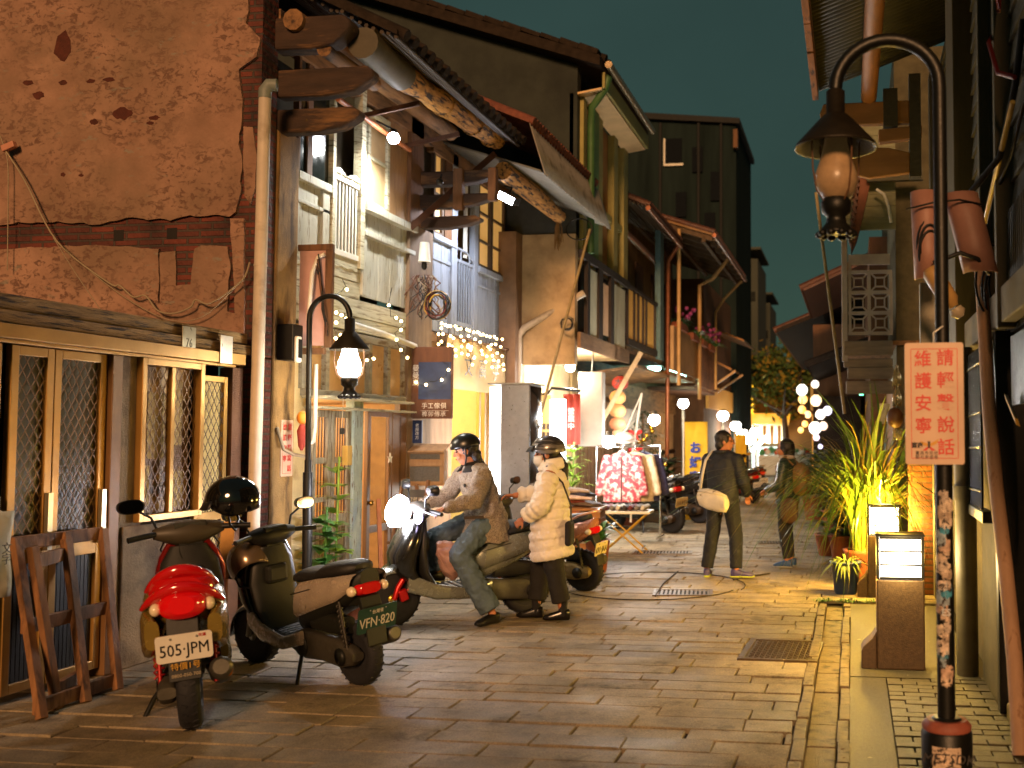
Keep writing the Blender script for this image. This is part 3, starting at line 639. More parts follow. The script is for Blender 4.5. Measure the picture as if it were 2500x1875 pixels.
    w=MB();panel_frame(w,y(1168),y(1185),.02,2.85,X-.04,.05,.06);panel_frame(w,y(1187),y(1226),.02,2.85,X-.09,.05,.07);w.build('sliding_door',mat('golden_door_wood','a8772c',.45,var=.2,st=(4,4,.4),bump=.1),t,bev=.005)
    w=MB();B(w,y(1188),y(1225),.06,2.8,X-.08,.01);w.builds('door_panel',mat('golden_door_wood','a8772c'),t)
    # awning of pale corrugated sheet with tile edge
    aw=MB();n=60
    P=[]
    for i in range(n+1):
        yv=12.35+(15.9-12.35)*i/n;dd=.012*math.cos(i*math.pi);P.append([(-4.02+dd*.3,yv,5.62+dd),(-3.82+dd,yv,4.98+dd*.3)])
    aw.grid(P);aw.build('awning_sheet',mat('pale_corrugated_sheet','a89c8a',.6,var=.2,scale=4,col2='6a5e4e',mscale=4,mth=.6,msoft=.1,bump=.05),t,solid=.006)
    P=[]
    for i in range(n+1):
        yv=12.3+(15.7-12.3)*i/n;dd=.012*math.cos(i*math.pi);P.append([(-3.86,yv,5.0+dd),(-5.15,yv,5.42+dd)])
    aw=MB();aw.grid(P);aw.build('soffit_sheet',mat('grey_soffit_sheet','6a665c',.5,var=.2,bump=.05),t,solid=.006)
    roof(t,12.4,15.75,-4.05,5.66,-6.4,.42,soffit=False,tm=mat('red_brown_tile','6a3a2a',.75,var=.4,scale=9,bump=.4),step=.12)
    aw=MB();aw.tube([(-4.35,12.3,5.02),(-4.3,13.4,4.98),(-4.28,14.6,4.92)],[.12,.13,.1],12);aw.build('log_purlin',mat('split_bark_log','a87838'),t)
    q=random.Random(6);s=MB()
    for k in range(26):
        a=q.uniform(0,6.28);s.tube([(-4.28,14.55,4.9),(-4.28+.05*math.cos(a),14.55+.05*math.sin(a),4.75),(-4.28+.09*math.cos(a)*q.random(),14.55+.1*math.sin(a),4.38+q.uniform(0,.2))],.006,4)
    o=s.build('straw_tassel',mat('straw','8a6a40',.9,var=.3,bump=0));tag(o,'straw tassel tied to the end of the log under the pale awning','tassel')
blue_house()
def house3():
    t=thing('town_house','tall grey gabled town house with yellow green pilasters and overhanging balcony','town house',(-5.5,16.6,0),world=True)
    Y0,Y1,X,XB=15.0,18.35,-4.13,-5.25
    GW=mat('grey_gable_render','2c302a',.9,var=.25,scale=2,col2='20231f',mscale=1.2,mth=.58,msoft=.1,bump=.2)
    ez=7.32;rz=lambda x:ez+(-3.7-x)*.34
    M=Matrix(((1,0,0,0),(0,0,1,Y0),(0,1,0,0),(0,0,0,1)))
    w=MB();w.prism([(-11.5,4.7),(X,4.7),(X,rz(X)-.12),(-11.5,rz(-11.5)-.12)],.2,M);w.build('gable_wall',GW,t)
    w=MB();w.prism([(-6.6,5.95),(-5.6,5.75),(-5.5,6.25),(-5.75,6.35),(-6.6,6.55)],.02,Matrix(((1,0,0,0),(0,0,1,Y0-.021),(0,1,0,0),(0,0,0,1))));w.build('blocked_window',mat('blocked_window','272a25',.9,var=.1),t)
    r=MB();a=.0
    r.hexa([(-11.5,Y0-.25,rz(-11.5)-.1),(-3.72,Y0-.25,ez-.08),(-3.72,Y1+.1,ez-.08),(-11.5,Y1+.1,rz(-11.5)-.1),(-11.5,Y0-.25,rz(-11.5)+.06),(-3.72,Y0-.25,ez+.08),(-3.72,Y1+.1,ez+.08),(-11.5,Y1+.1,rz(-11.5)+.06)])
    q=random.Random(2)
    for k in range(26):
        x=-3.75-k*.3;r.obox((x-.15,Y0-.12,rz(x-.15)+.12),(.31,.26,.06+q.uniform(0,.03)),Matrix.Rotation(math.atan(.34)+.06,3,'Y'))
    y=Y0
    while y<Y1:r.tube([(-3.68,y,ez+.1),(-6,y,rz(-6)+.1)],.07,7);y+=.22
    r.build('roof',mat('dark_roof_tile','3a2e24'),t)
    g=MB();g.tube([(-3.62,Y0-.1,ez-.02),(-3.62,Y1,ez-.02)],.06,8);g.build('gutter',mat('worn_gutter','7a6a50',.3,metal=.5,var=.3,bump=.2),t)
    f=MB();f.box(-3.74,-3.7,Y0,Y1,ez-.34,ez-.1);f.build('fascia',mat('yellow_green_paint','8a8048',.7,var=.2,scale=3,bump=.2),t)
    f=MB();f.hexa([(-3.75,Y0,ez-.36),(-3.75,Y1,ez-.36),(X,Y1,ez-.42),(X,Y0,ez-.42),(-3.75,Y0,ez-.33),(-3.75,Y1,ez-.33),(X,Y1,ez-.39),(X,Y0,ez-.39)]);f.build('soffit',mat('cream_soffit','c8a878',.7,var=.15,scale=4,bump=.1),t)
    YG=mat('yellow_green_paint','8a8048')
    p=MB()
    for a,b in((1411,1420),(1448,1460),(1488,1498),(1513,1523)):B(p,max(Y0,yy(a,X)),yy(b,X),4.4,ez-.4,X-.06,.12)
    B(p,yy(1460,X),yy(1513,X),5.35,5.47,X-.06,.09);B(p,yy(1420,X),yy(1448,X),5.8,5.9,X-.06,.09);p.builds('pilaster',YG,t,bev=.01)
    p=MB();B(p,Y0,Y1,4.4,ez-.4,X-.12,.06);p.build('front_wall',mat('ochre_panel','9a6a34',.8,var=.25,scale=3,bump=.2),t)
    p=MB();B(p,yy(1432,X)-.1,yy(1443,X)+.1,4.4,6.9,X+.06,.02);p.build('painted_strip',mat('green_strip','5a7240',.7,var=.2),t)
    # drain hose
    p=MB();p.tube([(-3.68,Y0+.15,7.2),(-3.72,Y0+.1,7.0),(-3.95,Y0+.2,6.75),(X+.14,Y0+.3,6.5),(X+.14,Y0+.32,4.5)],.06,9);p.build('drain_hose',mat('green_hose','3a5a30',.5,var=.2,bump=.1),t)
    # concrete side and balcony
    c=MB();c.box(XB-.1,X-.0,Y0-.06,Y0+.1,2.75,4.74);c.build('side_wall',mat('stained_concrete','b49a74',.85,var=.2,scale=2,col2='6e563c',mscale=1.6,mth=.6,msoft=.15,bump=.25),t,bev=.01)
    c=MB();c.box(XB-.1,X,Y0-.03,Y0+.1,4.75,5.5);c.build('upper_side_panel',mat('dark_slate_panel','3c3f3e',.7,var=.2,bump=.05),t)
    bx=X+.04
    c=MB();c.box(XB,bx,Y0+.1,Y1,3.05,3.17);c.build('balcony_slab',mat('cream_soffit','c8a878'),t)
    c=MB();B(c,Y0-.05,Y1,3.0,3.24,bx,.05);c.build('balcony_edge',mat('brown_fascia_board','7a5c3e',.7,var=.25,st=(3,.5,3),bump=.15),t)
    dk=mat('dark_balcony_frame','2a1d14',.6,var=.2,bump=.05)
    z=lambda i:4.42
    c=MB()
    for a,b in((1424,1430),(1452,1462),(1482,1490)):B(c,max(Y0-.05,yy(a,bx)),yy(b,bx),3.24,4.5,bx,.06)
    B(c,Y0-.05,Y1,4.38,4.5,bx,.065);c.build('balcony_frame',dk,t)
    c=MB()
    for a,b in((1430,1452),(1491,1521)):
        y0,y1=yy(a,bx),yy(b,bx);n=6
        for i in range(n):B(c,y0+(y1-y0)*i/n+.003,y0+(y1-y0)*(i+1)/n-.003,3.24,4.3,bx+.01,.02)
    y0,y1=yy(1463,bx),yy(1480,bx)
    c.builds('balcony_panel',mat('pale_green_white_panel','b8b498',.6,var=.1,bump=.05),t)
    c=MB()
    for i in range(9):B(c,y0+(y1-y0)*i/9+.01,y0+(y1-y0)*(i+.55)/9+.01,3.35,4.2,bx+.01,.02)
    c.build('balcony_slats',mat('tan_slats','c0a080',.6,var=.1),t)
    # ground floor shop under the overhang
    g=MB();B(g,Y0,Y0+.35,0,3.0,XB+.02,.2);B(g,Y1-.3,Y1,0,3.0,XB+.02,.2);g.builds('pier',mat('cream_render','c0a878'),t)
    g=MB();B(g,Y0-.1,Y1+.2,2.3,2.92,XB+.02,.16);g.build('shop_fascia',mat('cream_fascia','c4ae86',.5,var=.1),t)
    g=MB();B(g,Y0+.3,Y1-.3,0,2.3,XB-.1,.03);g.build('shop_window',mat('teal_shop_glass','5e8274',.2,var=.4,scale=2,emit='4a7060',es=.12,bump=0),t)
    c=MB();B(c,Y0-.35,Y0-.04,0,4.74,XB-.03,.32);c.build('column',mat('brown_concrete_column','846850',.85,var=.25,scale=3,bump=.3),t,bev=.012)
    # white pipe along the corner
    p=MB();p.tube([(X+.1,Y0+.1,3.85),(-4.9,Y0-.12,3.3),(-4.98,Y0-.14,3.18),(-4.98,Y0-.15,.0)],.055,10);p.build('drain_pipe',PVC,t)
    L=thing('ceiling_lamp','white ceiling lamp lit under the balcony of the gabled house','lamp',(-4.55,16.2,3.05))
    m=MB();m.lathe([(.07,0),(.085,-.01),(.085,-.16),(.075,-.17)],n=16);m.build('fitting',WHITEP,L)
    m=MB();m.lathe([(.078,-.171),(.08,-.26),(.06,-.31),(.02,-.33)],n=16);m.build('bulb',emi('bulb_white','fff2dc',28),L)
    lamp((0,0,-.42),85,(1,.9,.75),L,.09)
house3()
def house4():
    t=thing('balcony_house','wooden balcony house with lit yellow panels and a rusty tiled eave','house',(-5,20.1,0),world=True)
    X=-4.12;Y0,Y1=18.36,21.95
    dk=mat('dark_balcony_frame','2a1d14')
    c=MB();B(c,Y0,Y1,3.35,3.47,X,.06);B(c,Y0,Y1,4.42,4.48,X,.07)
    ys=[yy(p,X) for p in(1524,1541,1551,1563,1571,1592,1600)]
    for p in ys+[Y1-.06]:B(c,p,p+.09,3.47,4.42,X,.055)
    c.build('balcony_frame',dk,t)
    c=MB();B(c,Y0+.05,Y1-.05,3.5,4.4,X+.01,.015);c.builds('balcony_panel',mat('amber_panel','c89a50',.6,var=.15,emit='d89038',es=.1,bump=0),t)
    c=MB();c.box(-5.3,X+.02,Y0,Y1,3.22,3.33);c.build('balcony_slab',WOODY,t)
    c=MB();c.box(-5.35,-5.25,Y0,Y1,0,7);c.build('back_wall',mat('brown_back_wall','5a3c24',.85,var=.35,scale=2,st=(2,2,.5),bump=.1),t)
    c=MB()
    for y in(19.2,20.2,21.2):B(c,y,y+.6,4.4,6.1,-5.25,.04)
    c.builds('shutter',mat('dark_shutter','3a2416',.7,var=.3,st=(2,2,6),bump=.1),t)
    c=MB();B(c,yy(1598,X),yy(1606,X),3.3,6.1,X,.12);c.builds('post',mat('teal_post','4a6260',.7,var=.2),t)
    roof(t,Y0+.1,Y1+.2,-3.75,5.95,-6.5,.45,soffit=True,tm=mat('rust_tile','4e2c1a',.45,var=.4,scale=9,bump=.4),step=.16)
    c=MB();c.tube([(-3.72,Y0+.1,5.9),(-3.72,Y1+.2,5.86)],.05,8);c.tube([(-4.2,Y0,5.5),(-4.2,Y1,5.45)],.07,8);c.tube([(-3.75,Y1,5.85),(-3.98,Y1+.05,5.5),(-4.0,Y1+.05,0)],.05,8);c.build('gutter',mat('rusty_gutter','7a4628',.35,metal=.4,var=.3,bump=.1),t)
    g=MB();B(g,Y0,Y1,2.5,3.2,-5.2,.05);g.build('shop_fascia',WOODY,t)
    g=MB()
    for i in range(12):B(g,Y0+.2+i*.28,Y0+.42+i*.28,.2,2.4,-5.2,.04)
    g.build('shop_boards',mat('brown_shop_boards','7a5434',.7,var=.4,st=(3,3,.6),bump=.2),t)
    g=MB();g.hexa([(-5.2,Y0,2.75),(-3.95,Y0+.3,2.95),(-3.95,Y1,2.95),(-5.2,Y1,2.75),(-5.2,Y0,2.8),(-3.95,Y0+.3,3.0),(-3.95,Y1,3.0),(-5.2,Y1,2.8)]);g.build('canopy',WOODY,t)
house4()
def house5():
    t=thing('balcony_house','concrete balcony house with flower boxes, timber roof frame and thin downpipes','house',(-5,25,0),world=True)
    X=-3.95;Y0,Y1=22.1,29.5
    c=MB();B(c,Y0,Y0+3.6,3.12,4.1,X,.08);c.box(-5.2,X,Y0,Y0+3.6,3.02,3.11);c.build('balcony_parapet',mat('tan_concrete','a07c50',.85,var=.2,scale=2,bump=.2),t)
    c=MB();B(c,Y0+3.65,Y1,2.95,4.0,X,.07);c.box(-5.2,X,Y0+3.65,Y1,2.86,2.94);c.build('brick_parapet',brickmat('small_brown_brick','8a5230','74421f','5a4030',bw=.22,rh=.07,axes='yz'),t)  # parapet of small orange brown brick
    c=MB();c.box(-5.4,-5.2,Y0,Y1,0,7.2);c.build('back_wall',mat('olive_back_wall','5e4a2c',.85,var=.35,scale=2,st=(2,2,.5),bump=.1),t)
    c=MB()
    for y in(22.6,24.2,26.2,28):B(c,y,y+.8,3.9,5.9,-5.2,.04)
    c.builds('door_panel',mat('dark_shutter','3a2416'),t)
    ez=6.2;ex=-3.1
    c=MB();P=[(ex,Y0+.6),(ex,Y1),(-5.6,Y1),(-5.6,Y0+.6)]
    z=lambda x:ez+(ex-x)*.32
    c.hexa([(a,b,z(a)) for a,b in P]+[(a,b,z(a)+.05) for a,b in P]);c.build('roof',mat('timber_roof_deck','7a5a34',.7,var=.3,st=(2,.5,2),bump=.2),t)
    c=MB()
    for k in range(9):y=Y0+.7+k*.82;c.bar((ex,y,ez-.06),(-5.5,y,z(-5.5)-.06),.09,.12)
    for x in(-3.3,-4.2,-5.0):c.bar((x,Y0+.6,z(x)-.16),(x,Y1,z(x)-.16),.08,.1)
    c.build('roof_frame',mat('dark_roof_timber','4a3822',.8,var=.3,bump=.2),t)
    y=Y0+.65;c=MB()
    while y<Y1:c.tube([(ex+.06,y,ez+.08),(-5.6,y,z(-5.6)+.1)],.07,7);y+=.24
    c.build('roof_tiles',mat('rust_tile','4e2c1a'),t)
    c=MB();c.tube([(-3.05,Y0+.6,ez),(-3.05,Y1,ez)],.05,8);c.build('gutter',mat('rusty_gutter','7a4628'),t)
    c=MB()
    c.tube([(X+.14,Y0+.3,6.3),(X+.14,Y0+.3,2.8)],.045,8);c.tube([(-3.1,25.6,6.15),(-3.5,25.6,5.65),(X+.13,25.6,5.5),(X+.13,25.6,2.6)],.05,8);c.tube([(-3.1,28.9,6.1),(-3.6,28.9,5.6),(-3.85,28.9,5.2),(-3.85,28.9,3)],.04,8);c.builds('downpipe',mat('tan_downpipe','a8824e',.5,var=.2,bump=.05),t)
    c=MB();c.box(-5.19,-5.1,Y0,Y1,2.3,2.85);c.build('shop_fascia',WOODY,t)
    c=MB();c.box(-5.19,-5.12,Y0+.3,Y1-.3,.1,2.3);c.build('shop_window',mat('cluttered_shop_glass','8a6a4a',.4,var=.7,scale=4,emit='a07040',es=.08,bump=0),t)
house5()
# ================= RIGHT ROW
XR=.9
CLAP=mat('grey_green_clapboard','4a4735',.7,var=.25,scale=4,st=(3,.5,6),col2='45402e',mscale=4,mth=.6,msoft=.1,mst=(2,.6,8),bump=.25)
def clap_house():
    t=thing('clapboard_house','dark clapboard house front with black iron window grilles beside the lamp post','house',(1.3,7.5,0),world=True)
    w=MB();w.box(XR+.06,XR+.2,2.6,11,2.3,5.6);w.build('wall',mat('dark_backing','2a2820',.9,var=.1),t)
    # lapped boards, in bays between posts
    c=MB();z=2.98
    while z<5.5:
        for a,b in((3.0,6.15),(6.95,8.0),(8.75,10.9)):
            c.add([(XR+.045,a,z+.17),(XR+.045,b,z+.17),(XR+.024,b,z),(XR+.024,a,z),(XR+.058,a,z),(XR+.058,b,z)],[(0,1,2,3),(3,2,5,4)])
        z+=.165
    c.build('clapboard',CLAP,t)
    p=MB();p.box(XR-.1,XR+.06,8.1,8.66,2.3,5.5);p.box(XR-.05,XR+.05,6.93,7.02,2.3,5.5);p.box(XR-.06,XR+.05,6.1,6.18,2.3,5.5);p.box(XR-.07,XR+.05,10.85,11.02,0,5.5);p.builds('post',mat('olive_post','544c35',.6,var=.15,st=(3,3,.5),bump=.1),t,bev=.008)
    d=MB();d.box(XR+.02,XR+.05,6.19,6.92,2.95,5.4);d.build('dark_window',GLASSD,t)
    b=MB();b.box(XR-.04,XR+.05,2.6,8.05,2.33,2.54);b.build('lintel_band',mat('pale_concrete_band','6a614e',.8,var=.2,scale=3,bump=.3),t,bev=.01)
    b=MB()
    for i in range(44):b.box(XR+.0,XR+.03,3.0+i*.07,3.045+i*.07,2.545,2.97)
    b.build('slat_screen',mat('dark_slats','35342a',.6,var=.3,st=(2,2,.5)),t)
    # lower wall and recess
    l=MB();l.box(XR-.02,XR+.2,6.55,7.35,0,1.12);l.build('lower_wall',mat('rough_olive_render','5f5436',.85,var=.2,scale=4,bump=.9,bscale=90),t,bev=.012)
    l=MB();l.box(XR+.05,XR+.2,7.36,11,0,2.32);l.build('back_wall',mat('dark_olive_render','4c4430',.9,var=.3,bump=.4),t)  # render of a darker olive brown than the lower wall
    l=MB();l.box(XR+.25,XR+.3,2.6,6.54,0,2.32);l.build('recessed_door',mat('black_door','191917',.35,var=.2,bump=.05),t)
    l=MB();l.box(XR-.03,XR+.2,6.44,6.535,0,2.32);l.build('door_frame',BLACKM,t,bev=.005)
    l=MB();l.box(XR+.0,XR+.28,2.6,6.4,-.02,.09);l.build('door_step',mat('worn_brass_step','8a7840',.35,metal=.4,var=.3,bump=.3),t,bev=.02)
    # window grilles of black rods
    def grille(y0,y1,z0,z1,x):
        g=MB();n=int((y1-y0)/.036)
        for i in range(n+1):g.tube([(x,y0+i*.036,z0),(x,y0+i*.036,z1)],.009,6)
        o=g.build('iron_grille',mat('gloss_black_iron','0e0e0d',.18,metal=.6,var=.1,bump=0),t)
        g=MB()
        for z in(z0+.12,z0+.4,z0+.62,z1-.1):g.tube([(x-.012,y0-.02,z),(x-.014,(y0+y1)/2,z-.01),(x-.012,y1+.02,z)],.008,6)
        g.build('tie_bar',mat('bright_steel_tie','a8a490',.25,metal=.9,var=.1,bump=0),o)
        return o
    grille(6.75,7.9,1.2,2.24,XR-.08);grille(5.3,6.1,1.15,2.2,XR+.1)
    g=MB();g.box(XR-.1,XR-.03,6.6,7.4,1.125,1.2);g.build('grille_sill',BLACKM,t,bev=.01)
    s=MB();s.box(XR+.02,XR+.05,5.65,6.15,1.85,2.25);s.build('blue_signboard',mat('dark_blue_board','1c2f48',.4,var=.2),t)
    # eave with corrugated soffit and purlin
    ez=5.42
    e=MB();P=[]
    n=92*6
    for i in range(n+1):
        y=3+8*i/n;d=.024*math.cos(i*math.pi/3);P.append([(-.33,y,ez+d),(1.2,y,ez+.55+d)])
    e.grid(P);e.build('corrugated_roof',mat('corrugated_iron','3c3a28',.45,metal=.3,var=.2,scale=3,bump=.05),t,solid=.006)
    e=MB();y=3.
    q=random.Random(3)
    while y<10.9:
        l=q.uniform(.5,.8);e.box(-.4,-.335,y+.004,min(10.95,y+l)-.004,ez-.13+q.uniform(-.01,.01),ez+.06);y+=l
    e.build('fascia_board',mat('brick_red_fascia','8a5a30',.75,var=.35,scale=5,st=(3,.6,3),col2='40281a',mscale=5,bump=.3),t,bev=.006)
    e=MB();e.tube([(.22,3,5.32),(.22,7,5.3),(.2,10.9,5.28)],.085,12);e.build('log_purlin',mat('peeled_log','8a5c30',.5,var=.3,scale=5,st=(2,.5,2),bump=.3),t)
    # brackets at the far gable
    k=mat('ochre_bracket_wood','9a7040',.7,var=.25,scale=3,st=(.6,2,2),bump=.2)
    M=Matrix(((1,0,0,0),(0,0,1,10.85),(0,1,0,0),(0,0,0,1)))
    m=MB();m.prism([(-.3,4.98),(-.32,5.12),(-.28,5.22),(.62,5.22),(.62,4.98)],.1,M);m.prism([(-.02,4.55),(.05,4.44),(.2,4.4),(.62,4.44),(.62,4.66),(.4,4.72),(.1,4.73),(-.05,4.68)],.08,M);m.prism([(.3,4.78),(.75,4.82),(.75,4.95),(.3,4.92)],.12,M);m.builds('bracket',k,t,bev=.012)
    m=MB();m.box(.35,.5,10.83,10.98,4.95,5.35);m.box(.62,.74,10.84,10.98,4.4,5.5);m.builds('bracket_post',CLAP,t)
    # side step wall of brick
    w=MB();w.box(.6,.95,11.1,11.5,0,2.15);w.build('brick_pier',brickmat('orange_brick','a0602c','8a4e24','6a5234',bw=.21,rh=.062,bump=.4),t)  # pier of plain orange brick
    w=MB();w.box(.72,1.0,11.0,11.08,2.16,2.6);w.build('red_tile_panel',brickmat('red_tile','8a2418','701c14','3a1a14',bw=.1,rh=.1),t)
clap_house()
def right_pipes():
    o=MB();o.tube([(.79,7.45,0),(.79,7.45,1.2),(.78,7.5,2.3)],.075,12);o.lathe([(.09,0),(.092,.1)],(.79,7.45,1.22),12);o=o.build('drain_pipe',mat('grey_green_pipe','5e5640',.5,var=.2,bump=.1));tag(o,'fat grey green drain pipe standing at the corner of the olive rendered wall','pipe')
    a,b=Vector((.86,5.62,0)),pt(2389,648,Y=6.75)
    o=MB();P=[a.lerp(b,i/6)+Vector((.012*math.sin(i*1.3),0,0)) for i in range(7)];o.tube(P,[.043,.044,.043,.042,.042,.042,.041],12)
    o=o.build('leaning_pole',mat('pinkish_pole','c89c78',.6,var=.2,scale=3,st=(2,2,.5),col2='8a5a34',mscale=6,mth=.62,bump=.1));tag(o,'long pinkish wooden pole leaning against the house by the iron grille','pole')
    pk=mat('pink_plastic_guard','a07464',.5,var=.2,scale=3,bump=.1)
    t=thing('cable_guard','pair of pink plastic cable guards strapped above the sign behind the lamp post','cable guard',tuple(pt(2300,676,Y=6.0)))
    o=MB();
    for x0,dx,r,z0,z1,tw in((-.09,.02,.075,.0,.52,.03),(.12,.11,.095,.03,.5,-.02)):
        P=[]
        for i in range(9):
            a=R(180+i*22.5);P.append([(x0+r*math.cos(a)+dx*(1-k/3)*1.0,.1+r*math.sin(a),z0+(z1-z0)*k/3) for k in range(4)])
        o.grid(P)
    o.builds('guard',pk,t,solid=.006)
    o=MB();o.tube([(-.2,.0,.4),(-.05,-.02,.43),(.1,-.03,.44),(.25,.04,.42)],.006,6);o.tube([(-.05,-.01,.08),(.1,-.04,.13),(.2,.0,.1),(.28,.06,.02)],.014,6);o.builds('strap',CABLE,t)
    t=thing('bottle_light','yellowed plastic bottle hung upside down on wires under the pink guards','bottle',tuple(pt(2318,712,Y=5.85)))
    M=Matrix.Rotation(R(-32),3,'Y')
    o=MB();o.lathe([(.001,.1),(.035,.1),(.052,.07),(.055,-.02),(.05,-.12),(.03,-.15),(.028,-.16)],(-.06,0,.05),14,M);o.build('body',mat('yellow_plastic','b08a50',.35,var=.2,bump=.1),t)
    o=MB();o.lathe([(.036,-.17),(.045,-.2),(.02,-.23)],(-.06,0,.05),12,M);o.build('cap',mat('pale_cap','b8a88a',.4,var=.1),t)
    q=random.Random(12)
    def loop(c,r,n,col,lab,seed,rr=.008,fl=.5):
        q=random.Random(seed);o=MB()
        for k in range(n):
            P=[];ph=q.uniform(0,6);cr=r*q.uniform(.6,1.1);cx=[q.uniform(-.06,.06) for _ in range(3)]
            for i in range(22):
                a=ph+i*6.28/20;P.append((c[0]+cx[0]+cr*math.cos(a)*fl,c[1]+cx[1]+cr*.3*math.cos(a+1),c[2]+cx[2]+cr*math.sin(a)))
            o.tube(P,rr,5)
        o=o.build('wire_bundle',col);tag(o,lab,'wires')
    loop(tuple(pt(2255,600,Y=6.1)),.14,5,CABLE,'tangle of black wires looping at the left of the pink guards',1)
    loop((.93,6.6,2.6),.2,4,CABLE,'black cable loops hanging under the clapboards beside the leaning pole',2)
    o=MB();o.tube([(.6,6.3,3.0),(.84,5.9,3.25),(.9,5.7,3.6),(.92,5.55,3.9)],.02,7);o.tube([(.85,6.2,3.1),(.9,5.9,3.25),(.93,5.5,3.5)],.012,6);o=o.build('wire_bundle',CABLE);tag(o,'thick black cable climbing the clapboards to the upper right','wires')
    o=MB();o.tube([(.84,6.6,3.02),(.84,6.0,3.22),(.86,5.55,3.45)],.016,7);o=o.build('fluorescent_tube',mat('glossy_white_tube','c8a858',.2,var=.3,bump=0));tag(o,'glossy white and yellow tube strapped along the clapboards','tube')
    o=MB();o.tube([(.86,6.3,4.1),(.8,6.0,3.95),(.82,5.8,3.7),(.88,5.6,3.6)],.014,6);o.tube([(.84,5.7,4.35),(.8,5.75,4.2),(.83,5.8,4.05),(.86,5.9,4.3)],.012,6);o=o.build('wire_bundle',mat('red_wire','6a1c1a',.5,var=.1,bump=0));tag(o,'red wires curling on the clapboards at the upper right','wires')
    o=MB();o.box(.42,.55,6.42,6.5,2.22,2.62);o=o.build('meter_box',mat('pale_box','b0a890',.5,var=.15),bev=.008);tag(o,'narrow pale meter box hung behind the lamp post above the red sign','meter box')
    o=MB();o.hexa([(.87,5.6,1.76),(.88,5.6,1.72),(.88,5.95,1.86),(.87,5.95,1.9),(.85,5.6,1.77),(.86,5.6,1.73),(.86,5.95,1.87),(.85,5.95,1.91)]);o=o.build('brass_plate',mat('brass','b58a3c'));tag(o,'slanted brass plate shining on the black door recess','plate')
right_pipes()
def lattice_house():
    t=thing('lattice_balcony_house','weathered house with a white lattice balcony end above stacked pale boards','house',(1,16,0),world=True)
    W=mat('mauve_white_paint','aaa09c',.7,var=.15,scale=5,bump=.1)
    Y=14.0
    p=MB();p.box(-.13,-.05,Y-.05,Y+.05,2.68,4.6);p.build('corner_post',W,t,bev=.01)
    f=MB();xs=[-.045,.24,.53];zs=[3.06,3.34,3.62,3.9]
    for z in zs:f.box(-.045,.55,Y-.03,Y+.03,z-.022,z+.022)
    for x in xs[1:]:f.box(x-.022,x+.022,Y-.028,Y+.028,3.06,3.9)
    f.box(-.04,.0,Y-.028,Y+.028,3.06,4.1);f.box(-.04,.52,Y-.03,Y+.03,4.0,4.14)
    for i in range(2):
        for j in range(3):
            cx=(xs[i]+xs[i+1])/2;cz=(zs[j]+zs[j+1])/2;a=.06
            for s1 in(1,-1):
                f.bar((cx-a,Y,cz+s1*a),(cx+a,Y,cz+s1*a),.02,.03,up=(0,1,0));f.bar((cx+s1*a,Y,cz-a),(cx+s1*a,Y,cz+a),.02,.03,up=(0,1,0))
                for s2 in(1,-1):f.bar((cx+s1*a,Y,cz+s2*a),(cx+s1*.13,Y,cz+s2*.13),.02,.025,up=(0,1,0))
    f.build('lattice',W,t)
    # side of balcony along the street
    f=MB();f.box(-.12,-.06,Y+.05,17,2.95,3.1);f.box(-.12,-.06,Y+.05,17,3.85,3.95)
    for i in range(16):f.box(-.105,-.075,Y+.2+i*.18,Y+.23+i*.18,3.1,3.85)
    f.build('side_railing',W,t)
    f=MB();f.box(-.1,.55,Y-.06,Y+.0,2.76,2.96);f.box(-.11,.55,Y-.02,Y+.05,2.6,2.72);f.box(-.06,.56,Y-.05,Y+.02,2.44,2.6);f.box(-.08,.56,Y-.02,Y+.05,2.24,2.42);f.builds('fascia_board',mat('stacked_pale_board','82766a',.7,var=.25,scale=5,st=(.6,2,4),bump=.2),t,bev=.015)
    f=MB();f.box(-.1,2,Y,17,2.9,2.96);f.build('balcony_floor',WOODY,t)
    w=MB();w.box(.6,3,Y+.06,20,0,7);w.build('body_wall',mat('dark_olive_wall','4a4430',.9,var=.3,bump=.2),t)
    # upper green siding frontal
    w=MB()
    for i in range(9):w.box(-.28+.01*(i%2),.6,Y-.16+.004*(i%2),Y-.1,4.45+i*.16,4.605+i*.16)
    w.build('siding',mat('pale_green_siding','6c6c50',.7,var=.2,scale=4,st=(1,2,5),bump=.15),t)
    M=Matrix(((1,0,0,0),(0,0,1,Y-.3),(0,1,0,0),(0,0,0,1)))
    r=MB();r.prism([(.2,5.55),(.28,5.55),(.25,5.0),(.16,4.6),(.08,4.3),(.0,4.12),(.0,4.3),(.08,4.7),(.14,5.2)],.25,M);r.build('upswept_roof_end',mat('terracotta','6a3c24',.7,var=.3,bump=.3),t)
    r=MB();q=random.Random(3)
    for i in range(14):
        z=4.25+i*.09;r.obox((.02+.13*((z-4.2)/1.3)-.02,Y-.22,z),(.12,.2,.035),Matrix.Rotation(R(70),3,'Y'))
    r.build('roof_tile_edge',mat('rust_tile','4e2c1a'),t)
    r=MB();r.tube([(.34,Y-.35,4.95),(.44,Y-.35,4.88),(.5,Y-.35,4.7),(.53,Y-.35,4.5)],.02,8);r.build('bent_pipe',WHITEP,t)
    r=MB();r.box(.22,.95,Y-.4,Y-.3,5.05,5.2);r.build('beam',CLAP,t)
    a,b=pt(1992,470,Y=13.6),pt(2062,1010,Y=13.6)
    o=MB();o.tube([a,(a+b)/2,b],.022,8);o=o.build('bamboo_pole',mat('dry_bamboo','8a7850',.6,var=.3,bump=.1));tag(o,'thin bamboo pole slanting beside the lattice balcony','pole')
    # eave and tile bits farther along
    t2=thing('tiled_house','low dark tiled house beyond the lattice balcony with lit eave tiles','house',(1,22,0),world=True)
    w=MB();w.box(.3,3,17.2,24,0,5);w.build('wall',mat('brown_back_wall','5a3c24'),t2)
